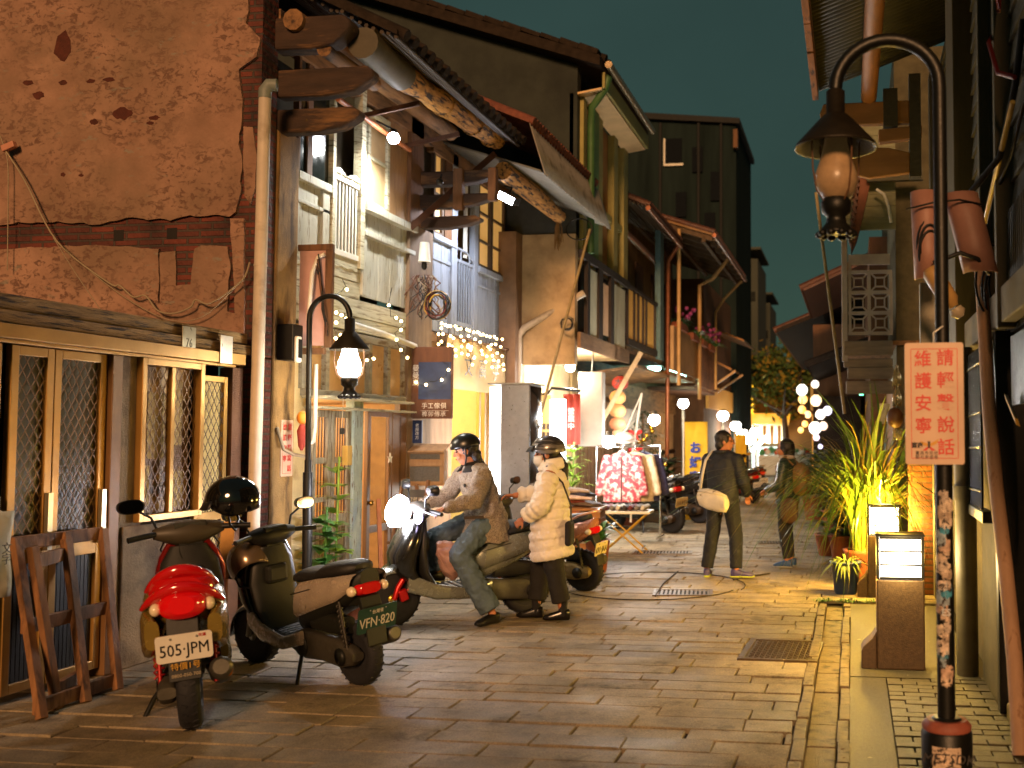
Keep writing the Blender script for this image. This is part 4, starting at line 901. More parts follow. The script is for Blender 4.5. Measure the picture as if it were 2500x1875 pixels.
    w=MB();w.hexa([(-.85,18.5,4.3),(1.4,18.5,5.3),(1.4,23,5.3),(-.85,23,4.3),(-.85,18.5,4.38),(1.4,18.5,5.38),(1.4,23,5.38),(-.85,23,4.38)]);
    y=18.55
    while y<23:w.tube([(-.92,y,4.36),(1.4,y,5.4)],.07,7);y+=.2
    w.build('roof',mat('rust_tile','4e2c1a'),t2)
    w=MB();w.hexa([(-.8,19,2.95),(.4,19,3.4),(.4,24,3.4),(-.8,24,2.95),(-.8,19,3.02),(.4,19,3.47),(.4,24,3.47),(-.8,24,3.02)])
    y=19.05
    while y<24:w.tube([(-.86,y,3.0),(.4,y,3.48)],.07,7);y+=.2
    w.build('lower_eave',mat('dark_roof_tile','3a2e24'),t2)
    w=MB();w.box(.3,.6,17.1,17.19,0,2.4);w.build('end_wall',mat('brown_shop_boards','7a5434'),t2)
    t3=thing('far_shop_house','dim shop house at the far right end of the lane','house',(1,30,0),world=True)
    w=MB();w.box(-.9,4,24.2,38,0,4.3);w.build('wall',mat('brown_back_wall','5a3c24'),t3)
    w=MB();w.hexa([(-1.75,24,4.1),(3,24,6.0),(3,38,6.0),(-1.75,38,4.1),(-1.75,24,4.2),(3,24,6.1),(3,38,6.1),(-1.75,38,4.2)]);w.build('roof',mat('dark_roof_tile','3a2e24'),t3)
    y=24.1;w=MB()
    while y<38:w.tube([(-1.82,y,4.17),(2,y,5.72)],.08,7);y+=.25
    w.build('roof_tiles',mat('rust_tile','4e2c1a'),t3)
    w=MB();w.box(-.98,-.91,24.4,37.5,2.3,2.9);w.build('shop_fascia',mat('amber_panel','c89a50'),t3)
    w=MB()
    for i in range(5):w.box(-.96,-.91,24.8+i*2.5,26.6+i*2.5,.3,2.2)
    w.builds('shop_window',mat('warm_lit_shop_glass','c8924a',.4,var=.6,scale=3,emit='e09838',es=.45,bump=0),t3)
    w=MB();w.box(-.9,.2,23.95,24.15,.0,2.6);w.build('end_screen',mat('dark_end_screen','33261a',.9,var=.3,bump=.1),t3)
    # brown curtain like planks under the balcony
    w=MB();w.box(.56,.62,14.4,17,0,2.4);w.build('shop_front',mat('brown_shop_boards','7a5434'),t)
lattice_house()
# ================= FAR BACKGROUND
def far():
    dk=mat('night_grey_wall','3c4038',.9,var=.15,scale=.6,bump=.05)
    a=pt(1590,285,Y=36.5);b=pt(1797,300,Y=36.5)
    t=thing('dark_tower_house','dark tall windowed house rising behind the tiled row','building',(a.x,38,0),world=True)
    w=MB();w.hexa([(a.x-2,36.5,0),(b.x,36.5,0),(b.x,42,0),(a.x-2,42,0),(a.x-2,36.5,a.z+.05),(b.x,36.5,b.z-.1),(b.x,42,b.z-.1),(a.x-2,42,a.z+.05)]);w.build('wall',mat('night_olive_wall','1d2624',.95,spec=.05,var=.35,scale=.8,st=(3,3,.3),bump=.05),t)
    w=MB();w.hexa([(a.x-2.1,36.3,a.z+.06),(b.x+.15,36.3,b.z-.08),(b.x+.15,42,b.z-.08),(a.x-2.1,42,a.z+.06),(a.x-2.1,36.3,a.z+.3),(b.x+.15,36.3,b.z+.12),(b.x+.15,42,b.z+.12),(a.x-2.1,42,a.z+.3)]);w.build('roof',mat('brown_cornice','1a1a18',.8,var=.2),t)
    p=pt(1625,340,Y=36.5);q=pt(1665,400,Y=36.5)
    w=MB();panel=w.box(p.x,q.x,36.43,36.49,q.z,p.z);w.build('window',mat('matt_night_window','14171a',.9,var=.1,bump=0,spec=.05),t)
    w=MB();w.box(p.x-.06,q.x+.06,36.4,36.45,q.z-.08,q.z);w.box(p.x-.06,p.x,36.4,36.45,q.z,p.z);w.build('window_sill',WHITEP,t)
    p=pt(1790,315,Y=36.2);q=pt(1797,360,Y=36.2);w=MB();w.box(p.x,q.x+.05,36.2,36.49,q.z,p.z);w.build('ac_box',WOOD,t)
    w=MB()
    for i,(x,y,h) in enumerate(((1690,360,60),(1735,420,70),(1650,470,60),(1720,520,60))):
        p=pt(x,y,Y=36.45);q=pt(x+26,y+h,Y=36.45);w.box(p.x,q.x,36.4,36.47,q.z,p.z)
    w.builds('window',mat('matt_night_window','14171a',.9,var=.1,bump=0,spec=.05),t)
    w=MB();c=pt(1700,300,Y=36.4)
    for x in(1612,1705,1760):
        p=pt(x,300,Y=36.4);w.tube([(p.x,36.42,p.z),(p.x,36.42,4)],.06,6)
    w.builds('rain_pipe',mat('brown_cornice','1a1a18'),t)
    for k,(p0,p1,py,Y,lab) in enumerate(((1775,1850,612,62,'farther dark flat roofed block beside the tower'),(1840,1880,720,74,'farthest low dark block at the end of the lane'))):
        a=pt(p0,py,Y=Y);b=pt(p1,py+20,Y=Y)
        o=MB();o.hexa([(a.x-4,Y,0),(b.x,Y,0),(b.x,Y+6,0),(a.x-4,Y+6,0),(a.x-4,Y,a.z),(b.x,Y,b.z),(b.x,Y+6,b.z),(a.x-4,Y+6,a.z)])
        t=thing('apartment_block',lab,'building',(a.x,Y,0),world=True);o.build('wall',dk,t)
        o=MB();o.box(a.x-4,b.x+.2,Y-.2,Y+6,a.z,a.z+.15);o.build('parapet',dk,t)
        o=MB()
        for i in range(3):o.box(b.x-1.2+i*.4,b.x-.95+i*.4,Y-.04,Y-.001,b.z-2-i*.3,b.z-1.4-i*.3)
        o.builds('window',GLASSD,t)
    # houses on the left between the balcony house and the cross street
    t=thing('lane_end_house','narrow house with metal eaves at the end of the left row','house',(-4.5,33,0),world=True)
    w=MB();w.box(-9,-4.3,29.6,36.4,0,6.3);w.build('wall',mat('brown_back_wall','5a3c24'),t)
    w=MB();w.box(-4.29,-4.2,30,36.2,2.5,3.2);w.build('shop_sign',mat('amber_panel','c89a50'),t)
    for x,z,y0,y1 in((-3.3,4.6,31.5,34.5),(-3.5,3.6,29.8,32)):
        w=MB();w.hexa([(x,y0,z),(-4.3,y0,z+.4),(-4.3,y1,z+.4),(x,y1,z),(x,y0,z+.06),(-4.3,y0,z+.46),(-4.3,y1,z+.46),(x,y1,z+.06)]);o=w.build('eave',mat('shiny_sheet_eave','8a6238',.3,metal=.5,var=.3,bump=.05),t)
    w=MB();w.bar((-4.3,30,3.0),(-3.4,30,3.6),.06,.06);w.bar((-4.3,32,3.0),(-3.4,32,3.6),.06,.06);w.builds('eave_strut',mat('tan_downpipe','a8824e'),t)
    # cross-street shops
    Y=47
    t=thing('corner_shop','bright yellow lit corner shop with striped awning across the end street','shop',(-3.6,47,0),world=True)
    p=lambda x,y,Yv=Y:pt(x,y,Y=Yv)
    a=p(1700,900);b=p(1990,900)
    w=MB();w.box(a.x-4,b.x+4,Y,Y+4,0,4.3);w.build('wall',mat('ochre_end_wall','6a4a20',.8,var=.3,scale=1,bump=.05),t)
    c=p(1805,940);d=p(1840,1012);w=MB();w.box(c.x,d.x,Y-.06,Y-.005,d.z,c.z);w.build('lit_panel',emi('yellow_wall_glow','f0b020',2.2),t)  # yellow wall glows by itself, lamplight put into its colour
    c=p(1810,1018);d=p(1930,1040);w=MB();w.hexa([(c.x,Y-.1,c.z+.1),(d.x,Y-.1,c.z+.1),(d.x,Y-1.6,d.z),(c.x,Y-1.6,d.z),(c.x,Y-.1,c.z+.16),(d.x,Y-.1,c.z+.16),(d.x,Y-1.6,d.z+.06),(c.x,Y-1.6,d.z+.06)]);w.build('awning',emi('amber_awning_glow','d09020',1.1),t)  # awning and valance glow by themselves, lamplight put into the cloth
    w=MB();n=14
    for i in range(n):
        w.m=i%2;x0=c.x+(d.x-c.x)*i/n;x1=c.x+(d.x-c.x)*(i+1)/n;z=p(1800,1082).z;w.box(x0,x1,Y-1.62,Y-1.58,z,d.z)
    w.build('awning_valance',[emi('amber_stripe_glow','f0b838',1.2),mat('brown_stripe','7a4a18',.8)],t)
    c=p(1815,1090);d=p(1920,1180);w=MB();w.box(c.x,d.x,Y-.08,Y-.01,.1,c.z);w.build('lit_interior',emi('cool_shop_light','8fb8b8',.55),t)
    L=thing('tube_light','cool white tube light over the stall across the end street','light',p(1850,1082,45.0))
    w=MB();v1=p(1835,1100,45)-p(1850,1082,45);v2=p(1872,1066,45)-p(1850,1082,45);w.tube([v1,v2],.07,8);w.build('tube',emi('cool_tube','e8ffff',14),L)
    lamp((0,-.3,-.3),160,(.75,1,.95),L,.2)
    st=thing('market_stall','white draped market stall heaped with goods across the end street','stall',(-3.0,44.5,0))
    w=MB();w.box(-1.0,1.2,-.5,.5,0,.85);w.build('counter',mat('white_cloth','c8ccc4',.8,var=.1),st)
    q=random.Random(5)
    for c2,n2 in(('3a7a4a','green_goods'),('d8d8d0','white_goods'),('b8502a','orange_goods')):
        w=MB()
        for k in range(9):w.ell((q.uniform(-.9,1.1),q.uniform(-.35,.35),.93+q.uniform(0,.15)),q.uniform(.08,.16),8,6)
        w.builds('goods',mat(n2,c2,.5,var=.2,bump=0),st)
    g=thing('awning_lamp','green lit lamp standing on the stall across the end street','lamp',p(1858,1128,44.2))
    w=MB();w.lathe([(.12,-.3),(.09,0),(.03,.25)],n=10);w.build('shade',emi('green_glow','6affb8',3),g)
far()
def tree():
    t=thing('street_tree','leafy street tree with amber lit foliage at the end of the lane','tree',(-3.0,45.2,0))
    b=MB();b.tube([(0,0,0),(.1,0,1.6),(0,.1,3)],[.2,.15,.1],8);
    q=random.Random(4);br=[]
    for k in range(9):
        a=q.uniform(0,6.28);e=Vector((1.9*math.cos(a),1.6*math.sin(a),3.6+q.uniform(-.2,1.2)));b.tube([(0,.05,2.4+k*.07),(e*.5+Vector((0,0,1.3))),e],[.08,.05,.02],6);br.append(e)
    b.build('trunk',mat('bark','3a2a1c',.9,var=.3,bump=.4),t)
    l=MB()
    for k in range(60):
        c=Vector((q.gauss(0,1.5),q.gauss(0,.5),4.5+q.gauss(0,.75)))
        for j in range(70):
            p=c+Vector((q.gauss(0,.33),q.gauss(0,.33),q.gauss(0,.24)));s=q.uniform(.09,.19);u=Vector((q.uniform(-1,1),q.uniform(-1,1),q.uniform(-1,1))).normalized();v=u.orthogonal().normalized()
            l.m=0 if q.random()<.7 else 1
            l.add([p-u*s,p+v*s*.5,p+u*s,p-v*s*.5],[(0,1,2,3)])
    l.build('crown',[mat('dark_leaf','3a4a1c',.6,var=.4,scale=3,bump=0),mat('amber_leaf','7a641c',.6,var=.3,bump=0)],t)
tree()
# ================= SCOOTERS
def arcpts(c,r,a0,a1,n,y=0): return [(c[0]+r*math.cos(R(a0+(a1-a0)*i/n)),y,c[1]+r*math.sin(R(a0+(a1-a0)*i/n))) for i in range(n+1)]
def xring(x,hw,z0,z1,p=2.6,n=20,cy=0,top=1):
    o=[]
    for i in range(n):
        a=2*math.pi*i/n;c,s=math.cos(a),math.sin(a)
        y=hw*abs(c)**(2/p)*(1 if c>=0 else -1);z=(z0+z1)/2+(z1-z0)/2*abs(s)**(2/p)*(1 if s>=0 else -1)
        if s>0:y*=1-(1-top)*s
        o.append(Vector((x,cy+y,z)))
    return o
def scooter(label,loc,rz,p,group='scooters along the lane',name='scooter'):
    t=thing(name,label,'scooter',loc,rz,group);t.rotation_euler=(p.get('lean',0),0,rz);t.scale=(p.get('sc',1),)*3
    A=mat(p['name']+'_paint',p['col'],.22,metal=p.get('metal',.3),var=.06,scale=10,bump=.02,coat=.7)
    A2=mat(p['name']+'_side_paint',p['col2'],.25,metal=p.get('metal',.3),var=.1,scale=8,bump=.03,coat=.6)
    D=mat(p['name']+'_dark_plastic',p.get('dark','1a1a18'),.5,var=.15,scale=20,bump=.08,bscale=200)
    r=p.get('r',.225);xf_,xr=.61,-.6
    SM=Matrix.Translation((.43,0,0))@Matrix.Rotation(p.get('steer',0),4,'Z')@Matrix.Translation((-.43,0,0))
    def sq(m): m.v=[(x if x>-.6 else -.6+(x+.6)*.66,y,z) for x,y,z in m.v]; return m
    def wheel(x,M=None,gold=False,wd=.055):
        W=MB();Q=Matrix.Rotation(R(90),3,'X')
        W.lathe([(r-.075,-wd*.8),(r-.03,-wd),(r-.008,-wd*.7),(r,-wd*.25),(r,wd*.25),(r-.008,wd*.7),(r-.03,wd),(r-.075,wd*.8)],(x,0,r),36,Q)
        for i in range(26):
            a=i*2*math.pi/26
            for s in(1,-1):W.obox((x+(r+.001)*math.cos(a),s*.024,r+(r+.001)*math.sin(a)),(.012,.03,.006),Matrix.Rotation(-a-math.pi/2,3,'Y')@Matrix.Rotation(R(25*s),3,'Z'))
        if M:W.xf(M)
        o=W.build('wheel',RUBBER,t)
        K=MB();K.lathe([(r-.085,-wd*.7),(r-.07,-wd*.8),(r-.07,wd*.8),(r-.085,wd*.7),(r-.085,-wd*.7)],(x,0,r),32,Q);K.lathe([(.001,-.05),(.04,-.05),(.045,0),(.04,.05),(.001,.05)],(x,0,r),16,Q)
        n=p.get('spokes',5)
        for i in range(n):
            a=i*2*math.pi/n;c,s=math.cos(a),math.sin(a);K.bar((x+.03*c,0,r+.03*s),(x+(r-.075)*c,0,r+(r-.075)*s),.05,.03,up=(0,1,0))
        if M:K.xf(M)
        K.build('rim',mat('gold_rim','c8a040',.25,metal=.9,var=.1,bump=0) if gold else mat('scooter_alloy','8a8880',.35,metal=.8,var=.1,bump=0),o)
        if gold:
            K=MB();K.lathe([(.05,.055),(.1,.055),(.1,.06),(.05,.06)],(x,0,r),24,Q)
            for i in range(8):
                a=i*math.pi/4;K.obox((x+.1*math.cos(a),.0575*-1,r+.1*math.sin(a)),(.03,.006,.03))
            K.xf(M) if M else 0;K.build('brake_disc',mat('gold_rim','c8a040'),o)
        return o
    wheel(xf_,SM,p.get('gold'));wheel(xr)
    # fork and front fender
    F=MB()
    for s in(1,-1):F.tube([(xf_,s*.075,r),(xf_-.03,s*.075,r+.1),(.47,s*.06,.5)],[.022,.024,.026],8)
    F.xf(SM);fo=F.build('fork',mat('red_fork','b01818',.3,metal=.4,var=.1,bump=0) if p.get('gold') else GREYM,t)
    if p.get('gold'):
        c=MB();c.obox((xf_-.075,.07,r+.03),(.07,.05,.1),Matrix.Rotation(R(20),3,'Y'));c.xf(SM);c.build('brake_caliper',mat('red_fork','b01818'),fo,bev=.012)
    F=MB();rows=[]
    for i in range(12):
        a=R(-5+i*14);rr=r+.025;row=[]
        for j in range(9):
            u=(j-4)/4;row.append((xf_+(rr-.045*abs(u)**2.5)*math.cos(a),.085*u,r+(rr-.045*abs(u)**2.5)*math.sin(a)))
        rows.append(row)
    F.grid(rows);F.xf(SM);F.build('front_fender',A2 if p.get('fend2') else A,t,solid=.006)
    # leg shield / nose
    N=MB();rings=[]
    for z,x,hw,th,bul in((.27,.30,.12,.05,.03),(.36,.44,.15,.09,.06),(.48,.52,.17,.11,.09),(.6,.52,.195,.1,.1),(.72,.49,.2,.09,.08),(.82,.455,.17,.08,.06),(.9,.425,.12,.06,.045)):
        ring=[]
        for i in range(24):
            a=2*math.pi*i/24;c,s=math.cos(a),math.sin(a);y=hw*abs(s)**.75*(1 if s>=0 else -1);xx=x+(bul+.02)*c if c>0 else x-th*.6*(-c)**.6-.25*max(0,abs(y)-hw*.6)
            ring.append(Vector((xx,y,z)))
        rings.append(ring)
    N.loft(rings);N.build('front_shield',A,t)
    N=MB();rings=[]
    for z,x,hw in((.27,.25,.14),(.45,.37,.17),(.62,.405,.185),(.78,.4,.16),(.88,.39,.1)):
        rings.append([Vector((x+.05*math.cos(2*math.pi*i/16),hw*math.sin(2*math.pi*i/16),z)) for i in range(16)])
    N.loft(rings);N.build('leg_shield',D,t)
    N=MB();N.obox((.36,0,.68),(.08,.17,.14));N.build('glove_box',D,t,bev=.03)
    # floor
    N=MB();N.loft([xring(x,hw,z0,z1,5) for x,hw,z0,z1 in((.36,.13,.24,.34),(.2,.16,.22,.31),(-.05,.17,.22,.31),(-.18,.15,.24,.34))]);N.build('floorboard',D,t)
    N=MB()
    for s in(1,-1):N.loft([xring(x,.02,z0,z1,3,12,s*y) for x,y,z0,z1 in((.52,.13,.3,.46),(.3,.17,.23,.36),(.0,.185,.21,.3),(-.2,.17,.26,.36))])
    N.builds('side_skirt',A2,t)
    # rear body
    N=MB();N.loft([xring(x,hw,z0,z1,3) for x,hw,z0,z1 in((-.06,.1,.32,.6),(-.14,.14,.34,.67),(-.35,.165,.42,.71),(-.58,.15,.52,.75),(-.76,.12,.6,.79),(-.84,.07,.69,.8))]);sq(N).build('rear_body',D if p.get('bodydark') else A2,t)
    N=MB()
    for s in(1,-1):
        Vv=[(-.12,.168,.44),(-.4,.19,.53),(-.62,.182,.6),(-.8,.135,.68),(-.84,.115,.78),(-.66,.168,.765),(-.4,.182,.73),(-.16,.16,.68)]
        lo=Vv[:4];up=[Vv[7],Vv[6],Vv[5],Vv[4]];rows=[]
        for i in range(13):
            u=i/4;k=min(2,int(u));f=u-k
            if i==12:k,f=2,1
            a=Vector(lo[k]).lerp(Vector(lo[k+1]),f);c=Vector(up[k]).lerp(Vector(up[k+1]),f);rows.append([Vector((a.lerp(c,v).x,s*(a.lerp(c,v).y+.016*math.sin(math.pi*v)+(-.02 if v in(0,1) else 0)),a.lerp(c,v).z)) for v in(0,.12,.35,.6,.85,1)])
        N.grid(rows)
    sq(N).builds('side_panel',A2,t)
    # seat
    N=MB();N.loft([xring(x,hw,z0,z1,3,20,0,.85) for x,hw,z0,z1 in((.02,.05,.66,.69),(-.02,.1,.655,.73),(-.12,.13,.665,.765),(-.28,.145,.69,.775),(-.36,.15,.7,.79),(-.42,.15,.71,.825),(-.58,.135,.735,.845),(-.7,.1,.76,.845),(-.74,.06,.78,.83))]);sq(N).build('seat',mat('seat_vinyl_'+p['name'],p.get('seat','1c1a18'),.55,var=.1,bump=.15,bscale=150),t)
    # tail
    T=MB();T.loft([xring(x,hw,z0,z1,3) for x,hw,z0,z1 in((-.76,.108,.62,.715),(-.82,.1,.625,.715),(-.86,.075,.635,.705))]);sq(T).build('tail_light',mat('red_lens'+('_lit' if p.get('tail') else ''),'b00c0c',.12,var=.1,emit='ff1010',es=p.get('tail',.03),coat=1,bump=0),t)
    T=MB()
    for s in(1,-1):T.ell((-.8,s*.125,.665),(.06,.03,.035),10,8)
    sq(T).builds('turn_signal',mat('clear_lens','d8c8a8',.15,var=.1,coat=1,bump=0),t)
    T=MB()
    if p.get('rail'):
        T.tube([(-.5,.13,.77),(-.66,.13,.84),(-.84,.09,.87),(-.88,0,.875),(-.84,-.09,.87),(-.66,-.13,.84),(-.5,-.13,.77)],.014,8);sq(T).build('grab_rail',p['rail'],t)
    if p.get('spoiler'):
        T=MB();rows=[]
        for z,x,hw in((.0,-.88,.15),(.05,-.84,.16),(.08,-.74,.13),(.09,-.66,.1)):pass
        for k,(z0,x0,hw,dp) in enumerate(((.82,-.84,.165,.07),(.735,-.88,.19,.06))):
            P=[(x0+.16*abs((i-8)/8)**1.8,hw*(i-8)/8,z0+.035-.1*abs((i-8)/8)**2) for i in range(17)]
            T.tube(P,[.014+.03*(1-abs((i-8)/8)**3) for i in range(17)],10,sq=.75)
        sq(T).builds('tail_spoiler',p['spoiler'],t)
        T=MB();T.loft([xring(x,hw,z0,z1,2.4) for x,hw,z0,z1 in((-.5,.13,.68,.84),(-.66,.165,.64,.845),(-.8,.15,.66,.84),(-.86,.1,.7,.82))]);sq(T).build('tail_cover',p['spoiler'],t)
        T=MB();T.loft([xring(x,hw,z0,z1,2.4) for x,hw,z0,z1 in((-.8,.115,.6,.75),(-.9,.1,.61,.745),(-.945,.06,.64,.73))]);sq(T).build('tail_light',MATS['red_lens_lit'],t)
    if p.get('spoiler'):
        T=MB()
        for s in(1,-1):T.loft([xring(x,.035,z0,z1,3,12,s*y) for x,y,z0,z1 in((-.3,.15,.45,.62),(-.55,.175,.44,.66),(-.75,.17,.42,.66),(-.88,.145,.47,.62))])
        sq(T).builds('rear_skirt',A2,t)
    # rear fender, plate
    M_=MB();M_.prism([(-.62,.62),(-.84,.62),(-.9,.5),(-.935,.3),(-.92,.3),(-.87,.5),(-.8,.57),(-.62,.55)],.15,Matrix(((1,0,0,0),(0,0,-1,.08),(0,1,0,0),(0,0,0,1))));mf=sq(M_).build('rear_fender',D,t,bev=.006)
    pl=p['plate'];px0=Matrix.Translation((-.815 if not p.get('spoiler') else -.835,0,.475))@Matrix.Rotation(R(-12),4,'Y')
    PM=px0@Matrix(((0,0,-1,0),(-1,0,0,0),(0,1,0,0),(0,0,0,1)))   # x across (to the right seen from behind), z away to the rear
    M_=MB();w2,h2=pl.get('w',.26)/2,pl.get('h',.145)/2
    rr=[(w2-.015+.015*math.cos(R(a)),h2-.015+.015*math.sin(R(a))) for a in(0,45,90)]
    quad=rr+[(-x,y) for x,y in rr[::-1]]+[(-x,-y) for x,y in rr]+[(x,-y) for x,y in rr[::-1]]
    M_.prism(quad,.006,PM);po=M_.build('licence_plate',mat('plate_'+p['name'],pl['bg'],.4,var=.08,bump=.03),t)
    tm=mat('plate_ink_'+p['name'],pl['fg'],.5,var=.05,bump=0)
    text(pl['t'],pl.get('s',.095),tm,po,PM@Matrix.Translation((0,pl.get('dy',-.012),.0075)),sx=pl.get('sx',.78))
    for s in(-.06,.06):pass
    if pl.get('top'):text(pl['top'],.03,tm,po,PM@Matrix.Translation((0,.05,.0075)))
    if pl.get('mark'):text('花蓮',.018,mat('plate_red','b02a20',.5,var=0,bump=0),po,PM@Matrix.Translation((.085,.055,.0075)),name='small_mark')
    b=MB()
    for s in(-.06,.06):b.ell(PM@Vector((s,h2-.02,.008)),.006,8,6)
    b.builds('plate_bolt',GREYM,po)
    if p.get('flap'):
        text('特價1号',.04,mat('flap_yellow','b88a2a',.5,var=0,bump=0),mf,Matrix.Translation((-.826,0,.375))@Matrix(((0,0,-1,0),(-1,0,0,0),(0,1,0,0),(0,0,0,1))),name='mudflap_lettering')
        text('0800-050-700',.024,mat('flap_pale','a89a80',.5,var=0,bump=0),mf,Matrix.Translation((-.826,0,.33))@Matrix(((0,0,-1,0),(-1,0,0,0),(0,1,0,0),(0,0,0,1))),name='mudflap_lettering')
    # engine, shock, exhaust
    E_=MB();E_.loft([xring(x,.045,z0,z1,3,14,.1) for x,z0,z1 in((-.02,.2,.32),(-.15,.15,.36),(-.35,.16,.34),(-.55,.14,.33),(-.7,.17,.29),(-.73,.2,.26))]);eo=E_.build('engine_case',mat('engine_alloy_'+p['name'],p.get('eng','4a463c'),.5,metal=.6,var=.3,bump=.1),t)
    E_=MB();E_.lathe([(.001,0),(.07,0),(.075,-.012),(.001,-.015)],(-.15,.155,.25),20,Matrix.Rotation(R(-90),3,'X'));E_.lathe([(.001,0),(.06,0),(.001,-.012)],(-.6,.152,.225),18,Matrix.Rotation(R(-90),3,'X'));E_.builds('fan_cover',D,eo)
    E_=MB();E_.loft([xring(x,.05,z0,z1,3,14,.08) for x,z0,z1 in((-.25,.36,.46),(-.4,.35,.5),(-.62,.36,.48))]);E_.build('air_box',D,t)
    E_=MB();E_.tube([(-.05,-.08,.2),(-.25,-.12,.17),(-.4,-.15,.22)],.022,8);E_.tube([(-.38,-.15,.21),(-.46,-.15,.24),(-.86,-.16,.33),(-.88,-.16,.335)],[.04,.06,.058,.04],12);sq(E_).build('exhaust',mat('exhaust_grey','55524a',.4,metal=.7,var=.2,bump=.05),t)
    for s in(1,-1) if p.get('twin') else (1,):
        E_=MB();P=[(-.66+.06*i/60,s*.13+.026*math.cos(i*.9),.3+.28*i/60+.026*math.sin(i*.9)*.3) for i in range(61)];E_.tube(P,.006,5);E_.tube([(-.67,s*.13,.24),(-.59,s*.13,.62)],.012,6);E_.build('shock_absorber',mat('shock_'+p['name'],p.get('shock','3a3630'),.4,metal=.4,var=0,bump=0),t)
    E_=MB();E_.tube([(-.12,.12,.2),(-.2,.2,.1),(-.24,.25,.01)],.014,7);E_.build('kickstand',BLACKM,t)
    if p.get('signal'):
        E_=MB();E_.ell((-.72,-.19,.3),(.03,.025,.035),10,8);E_.build('side_reflector',mat('amber_lens','c86a10',.2,var=.1,coat=1,bump=0),t)
    # handlebar
    H=MB();H.loft([[SM@Vector((.40+x*1.0,y,z)) for x,z in [(c*a*.9,.955+s*b+dz) for c,s in[(math.cos(2*math.pi*i/16),math.sin(2*math.pi*i/16)) for i in range(16)]]] for y,a,b,dz in((-.2,.03,.03,.012),(-.16,.055,.045,.008),(-.08,.085,.07,0),(0,.095,.078,0),(.08,.085,.07,0),(.16,.055,.045,.008),(.2,.03,.03,.012))]);ho=H.build('handlebar_cover',mat('dash_'+p['name'],p.get('dash','2a2620'),.5,var=.1,bump=.05,bscale=200),t)
    H=MB();H.loft([[Vector((.355+.02*math.cos(2*math.pi*i/14)+.0*y,y,.995+.028*math.sin(2*math.pi*i/14))) for i in range(14)] for y in(-.09,-.05,.05,.09)]);H.xf(SM);H.build('dash_panel',mat('dash_glass','3a3a34',.15,var=.3,scale=20,bump=0),ho)
    H=MB();H.loft([xring(x,hw,z0,z1,2.5) for x,hw,z0,z1 in((.36,.07,.78,.94),(.43,.08,.76,.94),(.48,.05,.78,.92))]);H.xf(SM);H.build('steering_neck',D,t)
    for s in(1,-1):
        H=MB();H.tube([(.385,s*.18,.968),(.36,s*.25,.965),(.335,s*.345,.955)],.018,10);H.xf(SM);H.build('grip',BLACKP,t)
        H=MB();H.tube([(.42,s*.19,.965),(.405,s*.26,.955),(.37,s*.34,.945)],.007,6);H.xf(SM);H.build('brake_lever',GREYM if s>0 else BLACKM,t)
        if p.get('mirrors',True) and not(s<0 and p.get('one_mirror')):
            H=MB();H.tube([(.41,s*.17,.99),(.42,s*.2,1.07),(.40,s*.27,1.12)],.008,7);H.xf(SM);ms=H.build('mirror',BLACKP,t)
            H=MB();Q=Matrix.Rotation(R(-8),3,'Z')if s<0 else Matrix.Rotation(R(8),3,'Z')
            ring=lambda x,k:[SM@(Vector((.395,s*.31,1.15))+Q@Vector((x,k*.078*abs(math.cos(a))**.8*(1 if math.cos(a)>0 else -1),k*.045*abs(math.sin(a))**.8*(1 if math.sin(a)>0 else -1)))) for a in[2*math.pi*i/18 for i in range(18)]]
            H.loft([ring(.05,.5),ring(.03,.9),ring(-.01,1.0)],True);H.build('mirror_shell',BLACKP,ms)
            H=MB();H.loft([ring(-.0105,.9),ring(-.0125,.88)]);H.build('mirror_glass',mat('mirror_glass','a89888',.05,metal=1,var=0,bump=0),ms)
    H=MB();H.tube([SM@Vector((.41,.12,.95)),Vector((.5,.16,.86)),Vector((.5,.1,.7)),Vector((.47,.07,.5))],.006,6);H.build('brake_cable',CABLE,t)
    H=MB();H.tube([SM@Vector((.41,-.12,.95)),Vector((.5,-.17,.86)),Vector((.49,-.1,.7))],.006,6);H.build('throttle_cable',CABLE,t)
    for s in(1,-1):
        H=MB();H.tube([(-.1,s*.172,.6),(-.35,s*.192,.66),(-.6,s*.178,.7),(-.8,s*.136,.745)],.004,5);H.tube([(-.3,s*.189,.53),(-.34,s*.1915,.64)],.003,5);sq(H).build('panel_seam',D,t)
    H=MB();H.obox((-.5,.189,.66),(.12,.006,.022),Matrix.Rotation(R(-12),3,'Y'));H.build('side_badge',CHROME,t,bev=.002)
    H=MB()
    for i in range(7):H.box(-.12+i*.06,-.1+i*.06,-.13,.13,.309,.3135)
    H.build('foot_mat',RUBBER,t)
    # headlight
    H=MB();H.ell((.5,0,.935),(.035,.085,.05),14,9);H.xf(SM);H.build('headlight',p.get('hl',mat('clear_lens','d8c8a8')),t)
    H=MB()
    for s in(1,-1):H.ell((.53,s*.14,.66),(.03,.02,.05),10,8)
    H.builds('front_signal',mat('amber_lens','c86a10',.2,var=.1,coat=1,bump=0),t)
    return t,SM
def head(a,b): return math.atan2(b[1]-a[1],b[0]-a[0])
WP=dict(bg='d0ccc0',fg='161614')
s1r,s1f=(-3.76,5.5),(-4.45,6.57)
c1=((s1r[0]+s1f[0])/2,(s1r[1]+s1f[1])/2,0)
S1,_=scooter('parked scooter with glossy red tail and gold side, white plate 505-JPM',c1,head(s1r,s1f),dict(name='red_gold',col='7a0c0c',col2='8a7432',metal=.5,plate=dict(t='505·JPM',**WP,s=.09,mark=1),spoiler=mat('glossy_red_paint','b00f10',.16,var=.04,coat=1,bump=0),twin=1,shock='8a1414',flap=1,signal=1,lean=R(-5),steer=R(14),dash='3e372b',one_mirror=True,tail=.12,bodydark=False,sc=1.08))
